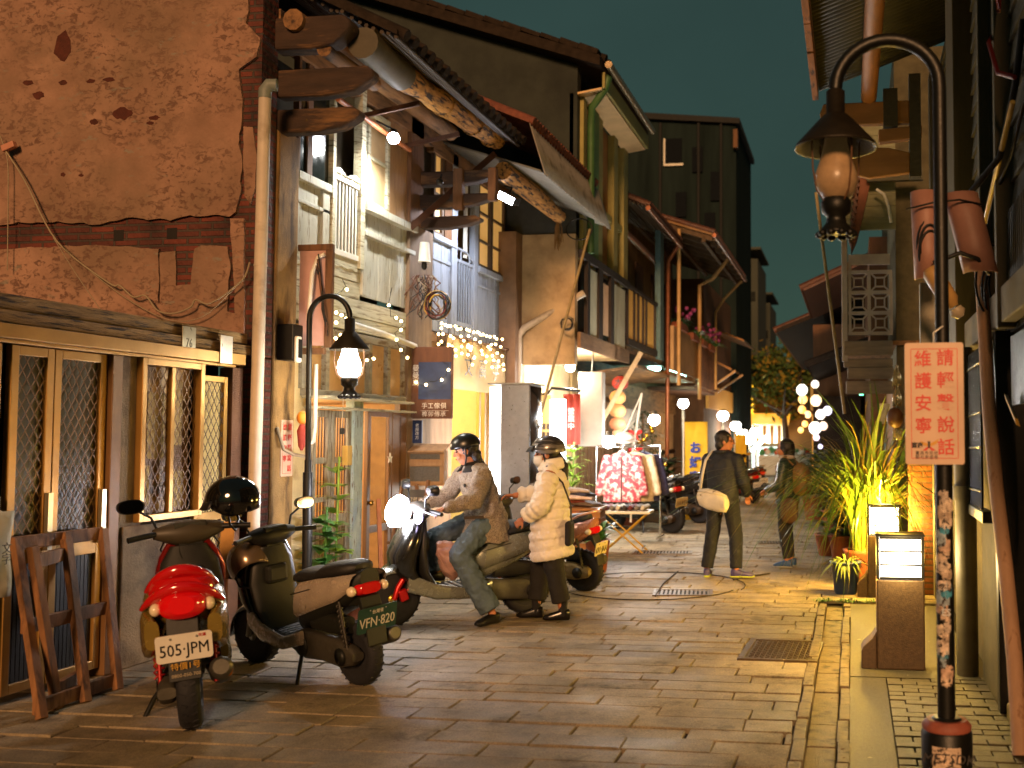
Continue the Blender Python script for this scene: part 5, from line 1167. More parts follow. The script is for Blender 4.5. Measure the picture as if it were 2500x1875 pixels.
s2f,s2r=(-4.30,7.14),(-3.33,6.62)
S2,_=scooter('dark parked scooter with dirty silver side panels and green plate VFN-820',((s2r[0]+s2f[0])/2,(s2r[1]+s2f[1])/2,0),head(s2r,s2f),dict(name='dark_silver',col='1c1c18',col2='a89a88',metal=.3,plate=dict(t='VFN·820',bg='183a31',fg='b8b4a4',s=.095,w=.3,h=.17,top='台灣省',dy=-.02,sx=.8),lean=R(-5),steer=R(8),dash='1a1814',bodydark=True,rail=None,r=.215,dark='14150f'))
s3f,s3r=(-3.99,8.62),(-3.12,9.46)
HL=emi('headlight_glow','f4f0ff',60)
S3,SM3=scooter('running grey green scooter with gold front disc and blazing headlight under the rider',((s3r[0]+s3f[0])/2,(s3r[1]+s3f[1])/2,0),head(s3r,s3f),dict(name='grey_green',col='20201c',col2='82867c',metal=.5,plate=dict(t='827·KLB',**WP),gold=True,r=.24,spokes=6,lean=R(-3),steer=R(0),rail=BLACKM,sc=1.06,shock='a01414',eng='55544a',fend2=True,bodydark=False,seat='171a22'))
s4r,s4f=(-2.86,10.85),(-4.05,11.15)
S4,_=scooter('rose coloured scooter with red tail lamp and plate 691-JAA behind the puffer coat woman',((s4r[0]+s4f[0])/2,(s4r[1]+s4f[1])/2,0),head(s4r,s4f),dict(name='rose',col='a86a58',col2='b47c68',metal=.3,plate=dict(t='691·JAA',bg='c8bc8a',fg='2a2214',**{}),rail=mat('pink_rail','c89a88',.3,metal=.4,var=.1,bump=0),lean=R(-4),steer=R(6),tail=.4,seat='2a3040',eng='8a7a58'))
s5r,s5f=(-3.1,17.5),(-4.25,18.2)
S5,_=scooter('black maxi scooter parked beyond the clothes rack and folding table',((s5r[0]+s5f[0])/2,(s5r[1]+s5f[1])/2,0),head(s5r,s5f),dict(name='black_far',col='1c1a18',col2='26221e',metal=.3,plate=dict(t='316·KEV',bg='a8905a',fg='1c1a16'),rail=CHROME,r=.25,sc=1.15,lean=R(-4),seat='141210',eng='4a3a2a'))
def copy_scooter(src,label,a,b,steer=0):
    c=dup(src,None,((a[0]+b[0])/2,(a[1]+b[1])/2,0),None,label);c.rotation_euler=(R(-4),0,head(a,b));return c
copy_scooter(S5,'second black scooter half hidden behind the walking man',(-2.95,19.6),(-4.1,20.2))
copy_scooter(S5,'third black scooter farther along beside the yellow banner',(-3.1,21.2),(-4.2,21.9))
S7,_=scooter('red scooter parked far down the lane on the left',(-2.75,25.9,0),head((-2.4,25.4),(-3.1,26.4)),dict(name='far_red',col='6a1a14',col2='5a1612',metal=.3,plate=dict(t='530·JGT',**WP),rail=CHROME,lean=R(-4),tail=.3))
copy_scooter(S7,'second red scooter beside the first far down the lane',(-2.5,28),(-3.2,28.9))
# headlight beam and small lamp of the running scooter
M3=Matrix.Translation(S3.location)@Matrix.Rotation(S3.rotation_euler.z,4,'Z')
b=MB();b.lathe([(.001,.065),(.09,.05),(.14,.0),(.125,-.06),(.06,-.1)],(.60,0,.96),18,Matrix.Rotation(R(75),3,'Y'));b.build('headlamp_lens_glare',HL,S3)  # lens drawn oversize, the lamp's glare put into its shape
lamp((.82,0,.97),14,(.96,.94,1),S3,.06,'headlight_beam')
b=MB();b.ell((.5,.26,.93),(.035,.04,.055),12,8);b.build('indicator_lamp',emi('violet_white_glow','c8b4ff',9),S3)
# helmets left on scooters
def helmet_shell(mb,r=.135,M=None,open_f=True):
    rows=[]
    for i in range(15):
        th=R(1+i*8.9);row=[]
        for j in range(33):
            ph=2*math.pi*j/32;cf=max(0,math.cos(ph));lim=R(122-50*cf**1.2)
            tt=min(th,lim);row.append(Vector((r*1.18*math.sin(tt)*math.cos(ph),r*.96*math.sin(tt)*math.sin(ph),r*1.12*math.cos(tt))))
        rows.append(row)
    if M:rows=[[M@q for q in rw] for rw in rows]
    mb.grid(rows);return mb
def helmet(label,loc,rot,m,parent_name='helmet',visor=True):
    t=thing('helmet',label,'helmet',loc,0,'helmets left on scooters');t.rotation_euler=rot
    h=MB();helmet_shell(h,.14);h.build('shell',m,t,solid=.014)
    h=MB();rows=[[(.16*math.cos(R(a))*k,.135*math.sin(R(a))*k,z) for a in range(-55,56,10)] for k,z in((1,.045),(1.12,.02),(1.3,-.005))];h.grid(rows);h.build('peak',BLACKP,t,solid=.008)
    h=MB();h.tube([(.02,.12,-.03),(.03,.11,-.14),(.03,.02,-.2),(.02,-.1,-.15),(.02,-.12,-.03)],.008,6);h.build('chin_strap',BLACKP,t)
    return t
GLB=mat('gloss_black_shell','0b0b0b',.08,var=.05,coat=1,bump=0)
p=pt(568,1222,Y=6.5);helmet('glossy black helmet hung on the mirror of the red tailed scooter',p,(R(-8),R(14),R(200)),GLB)
p=pt(608,1375,Y=6.95);helmet('bronze helmet hung in front of the dark silver scooter',p,(R(-20),R(35),R(120)),mat('bronze_shell','6e5c48',.25,metal=.5,var=.1,coat=.6,bump=0))
o=MB();o.prism([(0,0),(.1,0),(.11,.42),(.02,.42)],.02,FR((-4.62,7.0,.62),-60));o=o.build('wood_offcut',mat('pale_wood_piece','c0904e',.7,var=.2,bump=.2),bev=.006);tag(o,'pale wooden board standing between the two parked scooters','board')
# ================= PEOPLE
def remesh(o,vox,sm=3,fac=.5):
    k=o.modifiers.new('remesh','REMESH');k.mode='VOXEL';k.voxel_size=vox;k.use_smooth_shade=True
    if sm:k=o.modifiers.new('smooth','SMOOTH');k.factor=fac;k.iterations=sm
    return o
def wrinkle(o,st,size,name='cloth_noise'):
    tx=bpy.data.textures.get(name+str(size)) or bpy.data.textures.new(name+str(size),'CLOUDS');tx.noise_scale=size;tx.noise_depth=2
    k=o.modifiers.new('wrinkle','DISPLACE');k.texture=tx;k.strength=st;k.mid_level=.5;k.texture_coords='LOCAL';return o
def basis(f,u=(0,0,1)):
    f=Vector(f).normalized();l=Vector(u).cross(f).normalized();return Matrix((f,l,f.cross(l))).transposed()
def hand(m,w,d,n,side,curl=.6,s=1.0):
    """palm and five fingers from wrist w along d, n = back of hand normal"""
    d=Vector(d).normalized();n=(Vector(n)-d*Vector(n).dot(d)).normalized();a=d.cross(n)*side   # a = towards the thumb
    w=Vector(w);Q=Matrix((d,a,n)).transposed()
    m.ell(w+d*.045*s,(.05*s,.04*s,.018*s),12,8,Q)
    for k,(o,L) in enumerate(((.029,.07),(.01,.078),(-.01,.072),(-.029,.056))):
        p=w+d*.085*s+a*o*s;c1=curl*.6;c2=curl*1.5
        q=p+(d*math.cos(c1)-n*math.sin(c1))*L*.5*s;e=q+(d*math.cos(c2)-n*math.sin(c2))*L*.5*s
        m.cap(p,q,.0095*s,.0088*s,8);m.cap(q,e,.0088*s,.0075*s,8)
    p=w+d*.03*s+a*.034*s;q=p+(d*.7+a*.6-n*.25).normalized()*.035*s;e=q+(d*.85+a*.15-n*.5*curl).normalized()*.032*s
    m.cap(p,q,.012*s,.0105*s,8);m.cap(q,e,.0105*s,.0085*s,8)
def body(t,J,skin,fem=False):
    m=MB();f,u=J['f'],J.get('u',(0,0,1));H=basis(f,u);h=Vector(J['hd']);q=lambda x,y,z:h+H@Vector((x,y,z))
    m.ell(q(-.005,0,.03),(.097,.077,.1),18,12,H);m.ell(q(.03,0,-.035),(.068,.06,.085),16,10,H);m.ell(q(.05,0,-.085),(.035,.036,.03),12,8,H)
    m.cap(q(.095,0,.02),q(.112,0,-.018),.011,.015,8);m.ell(q(.086,0,.035),(.018,.05,.012),10,6,H)
    for s in(1,-1):
        m.ell(q(-.005,s*.078,-.005),(.022,.011,.034),10,8,H);m.ell(q(.07,s*.04,-.03),(.03,.025,.028),10,7,H)
    m.ell(q(.09,0,-.058),(.014,.025,.009),10,6,H)
    nk=Vector(J['nk']);m.cap(nk-Vector((0,0,.03)),q(-.02,0,-.06),.062,.056,12)
    ch,pl=Vector(J['ch']),Vector(J['pl']);S=[Vector(J['shl']),Vector(J['shr'])]
    m.cap(S[0]*.9+S[1]*.1,S[1]*.9+S[0]*.1,.065,.065);m.cap(ch+(S[0]-S[1])*.15,pl+(S[0]-S[1])*.12,.1,.09);m.cap(ch-(S[0]-S[1])*.15,pl-(S[0]-S[1])*.12,.1,.09);m.cap(nk,ch,.07,.1)
    for s in'lr':
        sh,el,wr=[Vector(J[k+s]) for k in('sh','el','wr')];m.cap(sh,el,.05,.04);m.cap(el,wr,.041,.026)
        d=J.get('hd_'+s) or (wr-el);hand(m,wr+Vector(d).normalized()*.01,d,J.get('hn_'+s,(0,0,1)),1 if s=='r' else -1,J.get('hc_'+s,.6),J.get('hs',.95))
        hp,kn,an=[Vector(J[k+s]) for k in('hp','kn','an')];m.cap(pl*.4+hp*.6,kn,.085,.058);m.cap(kn,an,.058,.036);tv=Vector(J['to'+s]);m.cap(an-Vector((0,0,.035)),an+tv.normalized()*.11-Vector((0,0,.066)),.032,.02)
    o=m.build('body',skin,t);remesh(o,.0065,2,.4)
    e=MB()
    for s in(1,-1):e.ell(q(.088,s*.034,.012),(.01,.015,.006),10,6,H)
    e.builds('eye',mat('dark_eye','1a1210',.2,var=0,bump=0),t)
    e=MB()
    for s in(1,-1):e.tube([q(.089,s*.015,.033),q(.093,s*.035,.038),q(.083,s*.055,.032)],.0045,6)
    e.builds('eyebrow',mat('black_hair','15100d',.5,var=.2,scale=60,bump=.2,bscale=120,st=(1,1,.2)),t)
    e=MB();e.tube([q(.098,.022,-.057),q(.105,0,-.055),q(.098,-.022,-.057)],.0055,6);e.build('mouth',mat('lip','8a4438',.4,var=0,bump=0),t)
    return H,q
HAIR=mat('black_hair','15100d',.5,var=.2,scale=60,bump=.2,bscale=120)
SKIN=mat('warm_skin','a0694a',.62,var=.08,scale=12,bump=.05,bscale=200)
def shoe(t,an,d,m,name='shoe',sole=None,L=.26):
    d=Vector((d[0],d[1],0)).normalized();p=Vector((an[0],an[1],an[2]-.09));l=Vector((-d.y,d.x,0));S=MB()
    ring=lambda x,hw,z0,z1:[p+d*x+l*v.y+Vector((0,0,v.z)) for v in xring(0,hw,z0,z1,3,16)]
    S.loft([ring(-.065,.022,.012,.07),ring(-.055,.034,.0,.1),ring(.0,.038,.0,.105),ring(.06,.042,.0,.08),ring(.12,.047,.0,.062),ring(L-.1,.043,.0,.05),ring(L-.07,.02,.01,.035)])
    S.m=1
    if sole:S.loft([ring(-.07,.03,-.004,.018),ring(-.0,.04,-.004,.02),ring(.12,.05,-.004,.02),ring(L-.085,.04,-.004,.018),ring(L-.06,.015,.002,.016)])
    S.build(name,[m,sole or m],t)
def rings_cloth(t,name,secs,m,n=28,extra=None,vox=.011,wr=.014,ws=.12,sm=3):
    """secs: list of (centre, rx, ry, facing angle)"""
    S=MB();R_=[]
    for c,rx,ry,a in secs:
        c=Vector(c);Q=Matrix.Rotation(a,3,'Z');R_.append([c+Q@Vector((rx*math.cos(2*math.pi*i/n),ry*math.sin(2*math.pi*i/n),0)) for i in range(n)])
    S.loft(R_)
    if extra:extra(S)
    o=S.build(name,m,t);remesh(o,vox,sm)
    if wr:wrinkle(o,wr,ws)
    return o
def rider():
    rz=S3.rotation_euler.z
    t=thing('person','seated man in a grey tweed coat, jeans and black half helmet riding the scooter','person',(S3.location.x,S3.location.y,0),rz)
    J=dict(hd=(-.03,.02,1.53),f=(.93,-.42,-.2),u=(.15,0,1),nk=(-.1,0,1.37),ch=(-.16,0,1.2),pl=(-.24,0,.92),shl=(-.12,.2,1.32),shr=(-.1,-.2,1.32),ell=(.02,.34,1.1),elr=(.02,-.34,1.1),wrl=(.27,.30,1.04),wrr=(.27,-.3,1.04),hpl=(-.22,.11,.9),hpr=(-.22,-.11,.9),knl=(.14,.27,.62),knr=(.2,-.2,.72),anl=(-.12,.43,.1),anr=(.15,-.18,.42),tol=(.95,.3,0),tor=(1,-.1,0),hn_l=(-.2,0,1),hn_r=(-.2,0,1),hc_l=1.1,hc_r=1.1,hd_l=(.9,-.1,-.25),hd_r=(.9,.1,-.25))
    H,q=body(t,J,SKIN)
    tw=mat('grey_tweed','857a6a',.9,var=.3,scale=60,bump=.5,bscale=260,sheen=.2,col2='5a5044',mscale=90,mth=.55)
    def arms(S):
        for s in'lr':
            S.cap(J['sh'+s],J['el'+s],.088,.078,14);w=Vector(J['el'+s]).lerp(Vector(J['wr'+s]),.93);S.cap(J['el'+s],w,.078,.055,14)
        S.cap((-.12,.13,1.35),(-.12,-.13,1.35),.085,.085,14)
    rings_cloth(t,'coat',[((-.24,.02,.70),.2,.27,0),((-.23,.02,.78),.205,.265,0),((-.23,.01,.92),.19,.24,0),((-.2,0,1.06),.165,.22,0),((-.16,0,1.2),.15,.225,0),((-.13,0,1.32),.125,.21,0),((-.11,0,1.395),.075,.1,0)],tw,extra=arms,wr=.045,ws=.07,sm=2)
    c=MB();rows=[[Vector((-.1+rx*math.cos(R(a)),ry*math.sin(R(a))*1.0,z+.02*math.cos(R(a-180)))) for a in range(25,336,10)] for rx,ry,z in((.078,.09,1.44),(.1,.115,1.395),(.13,.15,1.355))];c.grid(rows);c.build('collar',mat('black_collar','1a1714',.8,var=.1,bump=.1),t,solid=.012)
    c=MB();c.box(-.12,.06,.262,.275,.93,.955);co=c.build('pocket_flap',mat('dark_tweed_trim','3a3128',.9,var=.1),t);co.rotation_euler=(0,0,R(-6))
    c=MB()
    for z in(1.1,1.22):c.ell((.0+.0,.06,z),(.012,.018,.018),10,6)
    c.builds('button',BLACKP,t)
    jn=mat('faded_denim','4a5a64',.85,var=.25,scale=12,bump=.4,bscale=220)
    def trousers(S):
        for s in'lr':
            kn=Vector(J['kn'+s]);an=Vector(J['an'+s]);S.cap(J['hp'+s],kn,.115,.092,14)
            S.tube([kn+Vector((0,0,.02)),kn.lerp(an,.45),kn.lerp(an,.94)],[.094,.096,.098],16)
    rings_cloth(t,'jeans',[((-.25,0,.82),.15,.18,0),((-.24,0,.95),.14,.17,0)],jn,extra=trousers,wr=.035,ws=.05)
    blk=mat('black_slip_on','15130f',.35,var=.15,bump=.05)
    shoe(t,J['anl'],J['tol'],blk);shoe(t,(J['anr'][0],J['anr'][1],.43),J['tor'],blk)
    # hair and helmet
    m=MB();m.ell(q(-.025,0,.03),(.1,.086,.1),16,10,H);m.ell(q(-.075,0,-.05),(.055,.078,.075),14,9,H);m.ell(q(-.09,0,-.1),(.04,.06,.05),12,8,H)
    for s in(1,-1):m.ell(q(-.0,s*.075,-.0),(.02,.012,.05),10,8,H)
    h=m.build('hair',HAIR,t);remesh(h,.008,2);wrinkle(h,.02,.03)
    k=MB();rows=[]
    for i in range(11):
        th=R(1+i*9.6);rows.append([q(.128*math.sin(th)*math.cos(p),.104*math.sin(th)*math.sin(p),.055+.105*math.cos(th)) for p in[2*math.pi*j/32 for j in range(33)]])
    k.grid(rows);ho=k.build('helmet',mat('satin_black_shell','131211',.3,var=.1,bump=0),t,solid=.012)
    k=MB();k.tube([q(.128*math.cos(a),.104*math.sin(a),.05) for a in[2*math.pi*j/32 for j in range(33)]],.008,6);k.build('helmet_rim',BLACKP,ho)
    k=MB();k.tube([q(.0,.09,.04),q(.01,.082,-.05),q(.03,.055,-.115),q(.04,0,-.125),q(.03,-.055,-.115),q(.0,-.088,.04)],.008,6);k.tube([q(-.05,.085,.04),q(-.0,.082,-.045)],.008,6);k.build('chin_strap',BLACKP,ho)
    # plastic bag and cloth cover hanging on the scooter
    b=MB();rg=[]
    for x,w,z0,z1 in((.3,.02,.62,.72),(.26,.08,.47,.74),(.18,.12,.38,.74),(.1,.1,.40,.70),(.05,.02,.5,.6)):rg.append(xring(x,w,z0,z1,2.3,18,.17))
    b.loft(rg);o=b.build('carrier_bag',mat('thin_pinkish_bag','a07c70',.35,var=.2,scale=6,bump=.3,bscale=12,trans=.15));o.location=S3.location;o.rotation_euler=(0,0,rz);wrinkle(o,.06,.07);k=o.modifiers.new('sub','SUBSURF');k.levels=k.render_levels=2;o.modifiers.move(1,0);tag(o,'crumpled pinkish plastic bag hanging from the running scooter by the rider','bag')
rider()
def puffer_woman():
    fx=(-2.75,9.14);rz=math.pi+R(6)
    t=thing('person','woman in a long cream puffer coat and grey helmet standing beside the running scooter','person',(fx[0],fx[1],0),rz)
    J=dict(hd=(.03,.0,1.5),f=(1,.12,-.12),nk=(-.02,0,1.36),ch=(-.02,0,1.2),pl=(-.02,0,.9),shl=(-.02,.18,1.31),shr=(0,-.18,1.31),ell=(.03,.27,1.06),elr=(.12,-.26,1.13),wrl=(.2,.2,.93),wrr=(.36,-.16,1.12),hpl=(-.02,.09,.88),hpr=(-.02,-.09,.88),knl=(-.06,.1,.48),knr=(.1,-.1,.48),anl=(-.14,.08,.1),anr=(.14,-.1,.09),tol=(1,.1,0),tor=(1,0,0),hc_l=.8,hc_r=.7,hs=.88,hn_l=(0,1,.2),hn_r=(0,-.3,1))
    H,q=body(t,J,SKIN)
    cr=mat('cream_nylon','cfc8ba',.62,var=.08,scale=8,bump=.12,bscale=30,sheen=.3)
    def quilt(S,A,Bv,r0,r1,n,amp=.014,seg=18):
        A=Vector(A);Bv=Vector(Bv);pts=[];rs=[]
        for i in range(n*6+1):
            u=i/(n*6);pts.append(A.lerp(Bv,u));rs.append((r0+(r1-r0)*u)-amp+amp*1.7*abs(math.sin(u*n*math.pi))**.6)
        S.tube(pts,rs,seg)
    S=MB();R_=[];n=9;N=n*7
    for i in range(N+1):
        u=i/N;z=.56+u*.80;b=-.012+.022*abs(math.sin(u*n*math.pi))**.6
        k=[(0,.19,.235),(.25,.195,.24),(.5,.165,.2),(.72,.16,.205),(.9,.14,.2),(1,.09,.11)]
        for a,c in zip(k,k[1:]):
            if a[0]<=u<=c[0]:
                w_=(u-a[0])/(c[0]-a[0]);rx=a[1]+(c[1]-a[1])*w_;ry=a[2]+(c[2]-a[2])*w_;break
        cx=-.03+.02*math.sin(u*3)
        R_.append([Vector((cx+(rx+b)*math.cos(2*math.pi*j/40),(ry+b)*math.sin(2*math.pi*j/40),z-.03*math.cos(2*math.pi*j/40)*(1-u))) for j in range(40)])
    S.loft(R_)
    for s in'lr':
        w=Vector(J['el'+s]).lerp(Vector(J['wr'+s]),.9);quilt(S,Vector(J['sh'+s])+Vector((0,0,.02)),J['el'+s],.095,.085,3);quilt(S,J['el'+s],w,.087,.066,3);S.ell(J['el'+s],.083,12,8)
    S.cap((-.02,.1,1.36),(-.02,-.1,1.36),.075,.075,14)
    o=S.build('puffer_coat',cr,t);remesh(o,.009,1,.4);wrinkle(o,.02,.035)
    S=MB()
    for k,(r_,z) in enumerate(((.1,1.385),(.092,1.415),(.082,1.44))):S.tube([(-.015+r_*1.05*math.cos(a),r_*math.sin(a),z+.015*math.cos(a+math.pi)) for a in[2*math.pi*j/24 for j in range(25)]],.026,9)
    o=S.build('hood_collar',cr,t);remesh(o,.008,2)
    bk=mat('black_trousers','16140f',.85,var=.15,bump=.15)
    def legs(S):
        for s in'lr':
            kn=Vector(J['kn'+s]);an=Vector(J['an'+s]);S.cap(J['hp'+s],kn,.11,.095,14);S.tube([kn+Vector((0,0,.03)),kn.lerp(an,.5),kn.lerp(an,.8)],[.088,.085,.086],16)
    rings_cloth(t,'trousers',[((-.02,0,.8),.13,.17,0),((-.02,0,.95),.13,.16,0)],bk,extra=legs,wr=.015,ws=.08)
    S=MB()
    for s in'lr':an=Vector(J['an'+s]);S.tube([an+Vector((0,0,.2)),an,an-Vector((0,0,.05))],[.05,.04,.04],12)
    S.builds('sock',mat('black_sock','0f0e0d',.9,var=.1,bump=.1),t)
    lo=mat('black_loafer','100e0c',.22,var=.1,bump=.02)
    shoe(t,J['anl'],J['tol'],lo,L=.25);shoe(t,J['anr'],J['tor'],lo,L=.25)
    # hair, mask, helmet
    m=MB();m.ell(q(-.02,0,.02),(.1,.083,.1),16,10,H);m.cap(q(-.1,0,-.02),q(-.15,.02,-.12),.035,.035);m.cap(q(-.15,.02,-.12),q(-.145,.03,-.24),.036,.022)
    h=m.build('hair',HAIR,t);remesh(h,.008,2);wrinkle(h,.012,.02)
    m=MB();m.grid([[q(.118*math.cos(R(a))-.0+dx,.074*math.sin(R(a)),z) for a in range(-72,73,12)] for z,dx in((.0,-.002),(-.03,.008),(-.06,.008),(-.1,-.02))]);m.build('face_mask',mat('white_mask','c8c4bc',.8,var=.03,bump=.05),t,solid=.004)
    k=MB();rows=[]
    for i in range(13):
        th=R(1+i*9);row=[]
        for j in range(37):
            p=2*math.pi*j/36;cf=max(0,math.cos(p));tt=min(th,R(108-34*cf**1.3));row.append(q(-.012+.142*math.sin(tt)*math.cos(p)*(1+.06*max(0,-math.cos(p))),.112*math.sin(tt)*math.sin(p),.045+.118*math.cos(tt)))
        rows.append(row)
    k.grid(rows);ho=k.build('helmet',mat('grey_sport_shell','6e6a66',.3,metal=.2,var=.3,scale=6,st=(1,1,4),col2='302c2a',mscale=5,mth=.5,msoft=.04,mst=(1.2,1,9),coat=.5,bump=0),t,solid=.014)
    k=MB();k.grid([[q(.12*sc*math.cos(R(a))+.015,.105*math.sin(R(a))*(.9+.1*sc),z) for a in range(-50,51,10)] for sc,z in((1.0,.09),(1.2,.075),(1.42,.045))]);k.build('helmet_peak',BLACKP,ho,solid=.008)
    k=MB()
    for s in(1,-1):k.tube([q(.06,s*.1,.1),q(-.02,s*.115,.11),q(-.1,s*.09,.09)],.008,6)
    k.builds('helmet_vent',BLACKP,ho)
    k=MB();k.tube([q(.02,.1,-.02),q(.02,.085,-.08),q(.04,.03,-.125)],.007,6);k.build('chin_strap',BLACKP,ho)
    # sling bag
    b=MB();b.tube([(.1,-.02,1.32),(0,.16,1.4),(-.14,.14,1.25),(-.22,.16,1.05),(-.23,.19,.9)],.009,6);o2=thing('sling_bag','small black sling bag on a thin strap behind the puffer coat','bag',(fx[0],fx[1],0),rz);b.build('strap',BLACKP,o2)
    b=MB();b.obox((-.21,.16,.8),(.06,.2,.22));b.build('pouch',mat('black_bag_cloth','151311',.8,var=.1),o2,bev=.025)
puffer_woman()
def walking_man():
    c=(pt(1765,1409,Z=0));rz=R(62)
    t=thing('person','man in a dark jacket and black trousers walking away with a white messenger bag','person',(c.x,c.y,0),rz)
    J=dict(hd=(.02,-.01,1.6),f=(.62,-.78,.0),nk=(-.01,0,1.44),ch=(0,0,1.25),pl=(0,0,.96),shl=(-.01,.2,1.39),shr=(0,-.2,1.39),ell=(.02,.28,1.12),elr=(.03,-.29,1.12),wrl=(.17,.2,.98),wrr=(.18,-.22,.98),hpl=(0,.1,.93),hpr=(0,-.1,.93),knl=(.0,.15,.5),knr=(.08,-.13,.5),anl=(-.05,.2,.09),anr=(.03,-.17,.1),tol=(.9,.5,0),tor=(.6,-.8,0),hc_l=.9,hc_r=.9)
    H,q=body(t,J,SKIN)
    jk=mat('navy_black_jacket','141820',.7,var=.2,scale=10,bump=.25,bscale=60)
    def arms(S):
        for s in'lr':
            S.cap(J['sh'+s],J['el'+s],.085,.072,14);w=Vector(J['el'+s]).lerp(Vector(J['wr'+s]),.95);S.cap(J['el'+s],w,.072,.052,14)
        S.cap((-.01,.13,1.42),(-.01,-.13,1.42),.08,.08,14)
    rings_cloth(t,'jacket',[((0,0,.86),.155,.205,0),((0,0,.98),.15,.2,0),((0,0,1.12),.15,.205,0),((-.01,0,1.28),.145,.22,0),((-.01,0,1.4),.12,.2,0),((-.01,0,1.47),.075,.095,0)],jk,extra=arms,wr=.022,ws=.09)
    o=MB();o.tube([(-.015+.075*math.cos(a),.08*math.sin(a),1.485) for a in[2*math.pi*j/24 for j in range(25)]],.022,8);o.build('collar',jk,t)
    bk=mat('black_jeans','12141a',.85,var=.25,scale=10,bump=.2)
    def legs(S):
        for s in'lr':
            kn=Vector(J['kn'+s]);an=Vector(J['an'+s]);S.cap(J['hp'+s],kn,.108,.085,14);S.tube([kn+Vector((0,0,.03)),kn.lerp(an,.5),kn.lerp(an,.97)],[.086,.08,.074],16)
    rings_cloth(t,'trousers',[((0,0,.86),.125,.165,0),((0,0,1.0),.12,.16,0)],bk,extra=legs,wr=.018,ws=.06)
    sn=mat('violet_trainer','3a3464',.5,var=.4,scale=18,bump=.1);so_=mat('lime_sole','9aa830',.5,var=.1,bump=0)
    shoe(t,J['anl'],J['tol'],sn,'shoe',so_,.28);shoe(t,J['anr'],J['tor'],sn,'shoe',so_,.28)
    m=MB();m.ell(q(-.02,0,.045),(.105,.088,.1),16,10,H);m.ell(q(-.06,0,-.03),(.06,.08,.075),14,9,H)
    for s in(1,-1):m.ell(q(.015,s*.076,.02),(.028,.012,.04),10,7,H)
    h=m.build('hair',HAIR,t);remesh(h,.008,2);wrinkle(h,.014,.02)
    g=MB()
    for s in(1,-1):g.tube([q(.112+.0*a,s*.036+.025*math.cos(a),.012+.018*math.sin(a)) for a in[2*math.pi*j/14 for j in range(15)]],.003,5);g.tube([q(.11,s*.06,.015),q(.0,s*.084,.012)],.003,5)
    g.build('glasses',BLACKM,t)
    b=thing('messenger_bag','off white canvas messenger bag hanging behind the walking man by a pale strap','bag',(c.x,c.y,0),rz)
    cv=mat('white_canvas','bdb6a6',.8,var=.12,scale=10,col2='6b5a44',mscale=12,mth=.66,msoft=.04,bump=.3,bscale=120)
    B_=MB();B_.loft([[Vector((-.215+.06*v.z*0-.055*math.cos(2*math.pi*i/24),y,.93+dz+hz*math.sin(2*math.pi*i/24))) for i,v in enumerate(xring(0,1,0,1,2,24))] for y,hz,dz in((.19,.06,.03),(.175,.1,.02),(.06,.125,0),(-.08,.125,-.02),(-.19,.1,-.045),(-.205,.06,-.05))]);o=B_.build('pouch',cv,b);wrinkle(o,.015,.06)
    B_=MB();B_.grid([[(-.28+.04*k,y,1.04-k*.02-.1*y*0-(.19-y)*.12) for y in(.17,.0,-.19)] for k in(0,1,2)]);B_.build('flap',cv,b,solid=.008)
    B_=MB()
    P=[Vector(p) for p in((-.225,.17,1.02),(-.205,.155,1.2),(-.16,.14,1.38),(-.05,.12,1.5),(.06,.05,1.47),(.15,-.05,1.33))]
    B_.grid([[p+Vector((0,-.019,0)),p+Vector((0,.019,0))] for p in P]);B_.build('strap',mat('pale_strap','b8b2a4',.7,var=.1,bump=.1),b,solid=.004)
walking_man()
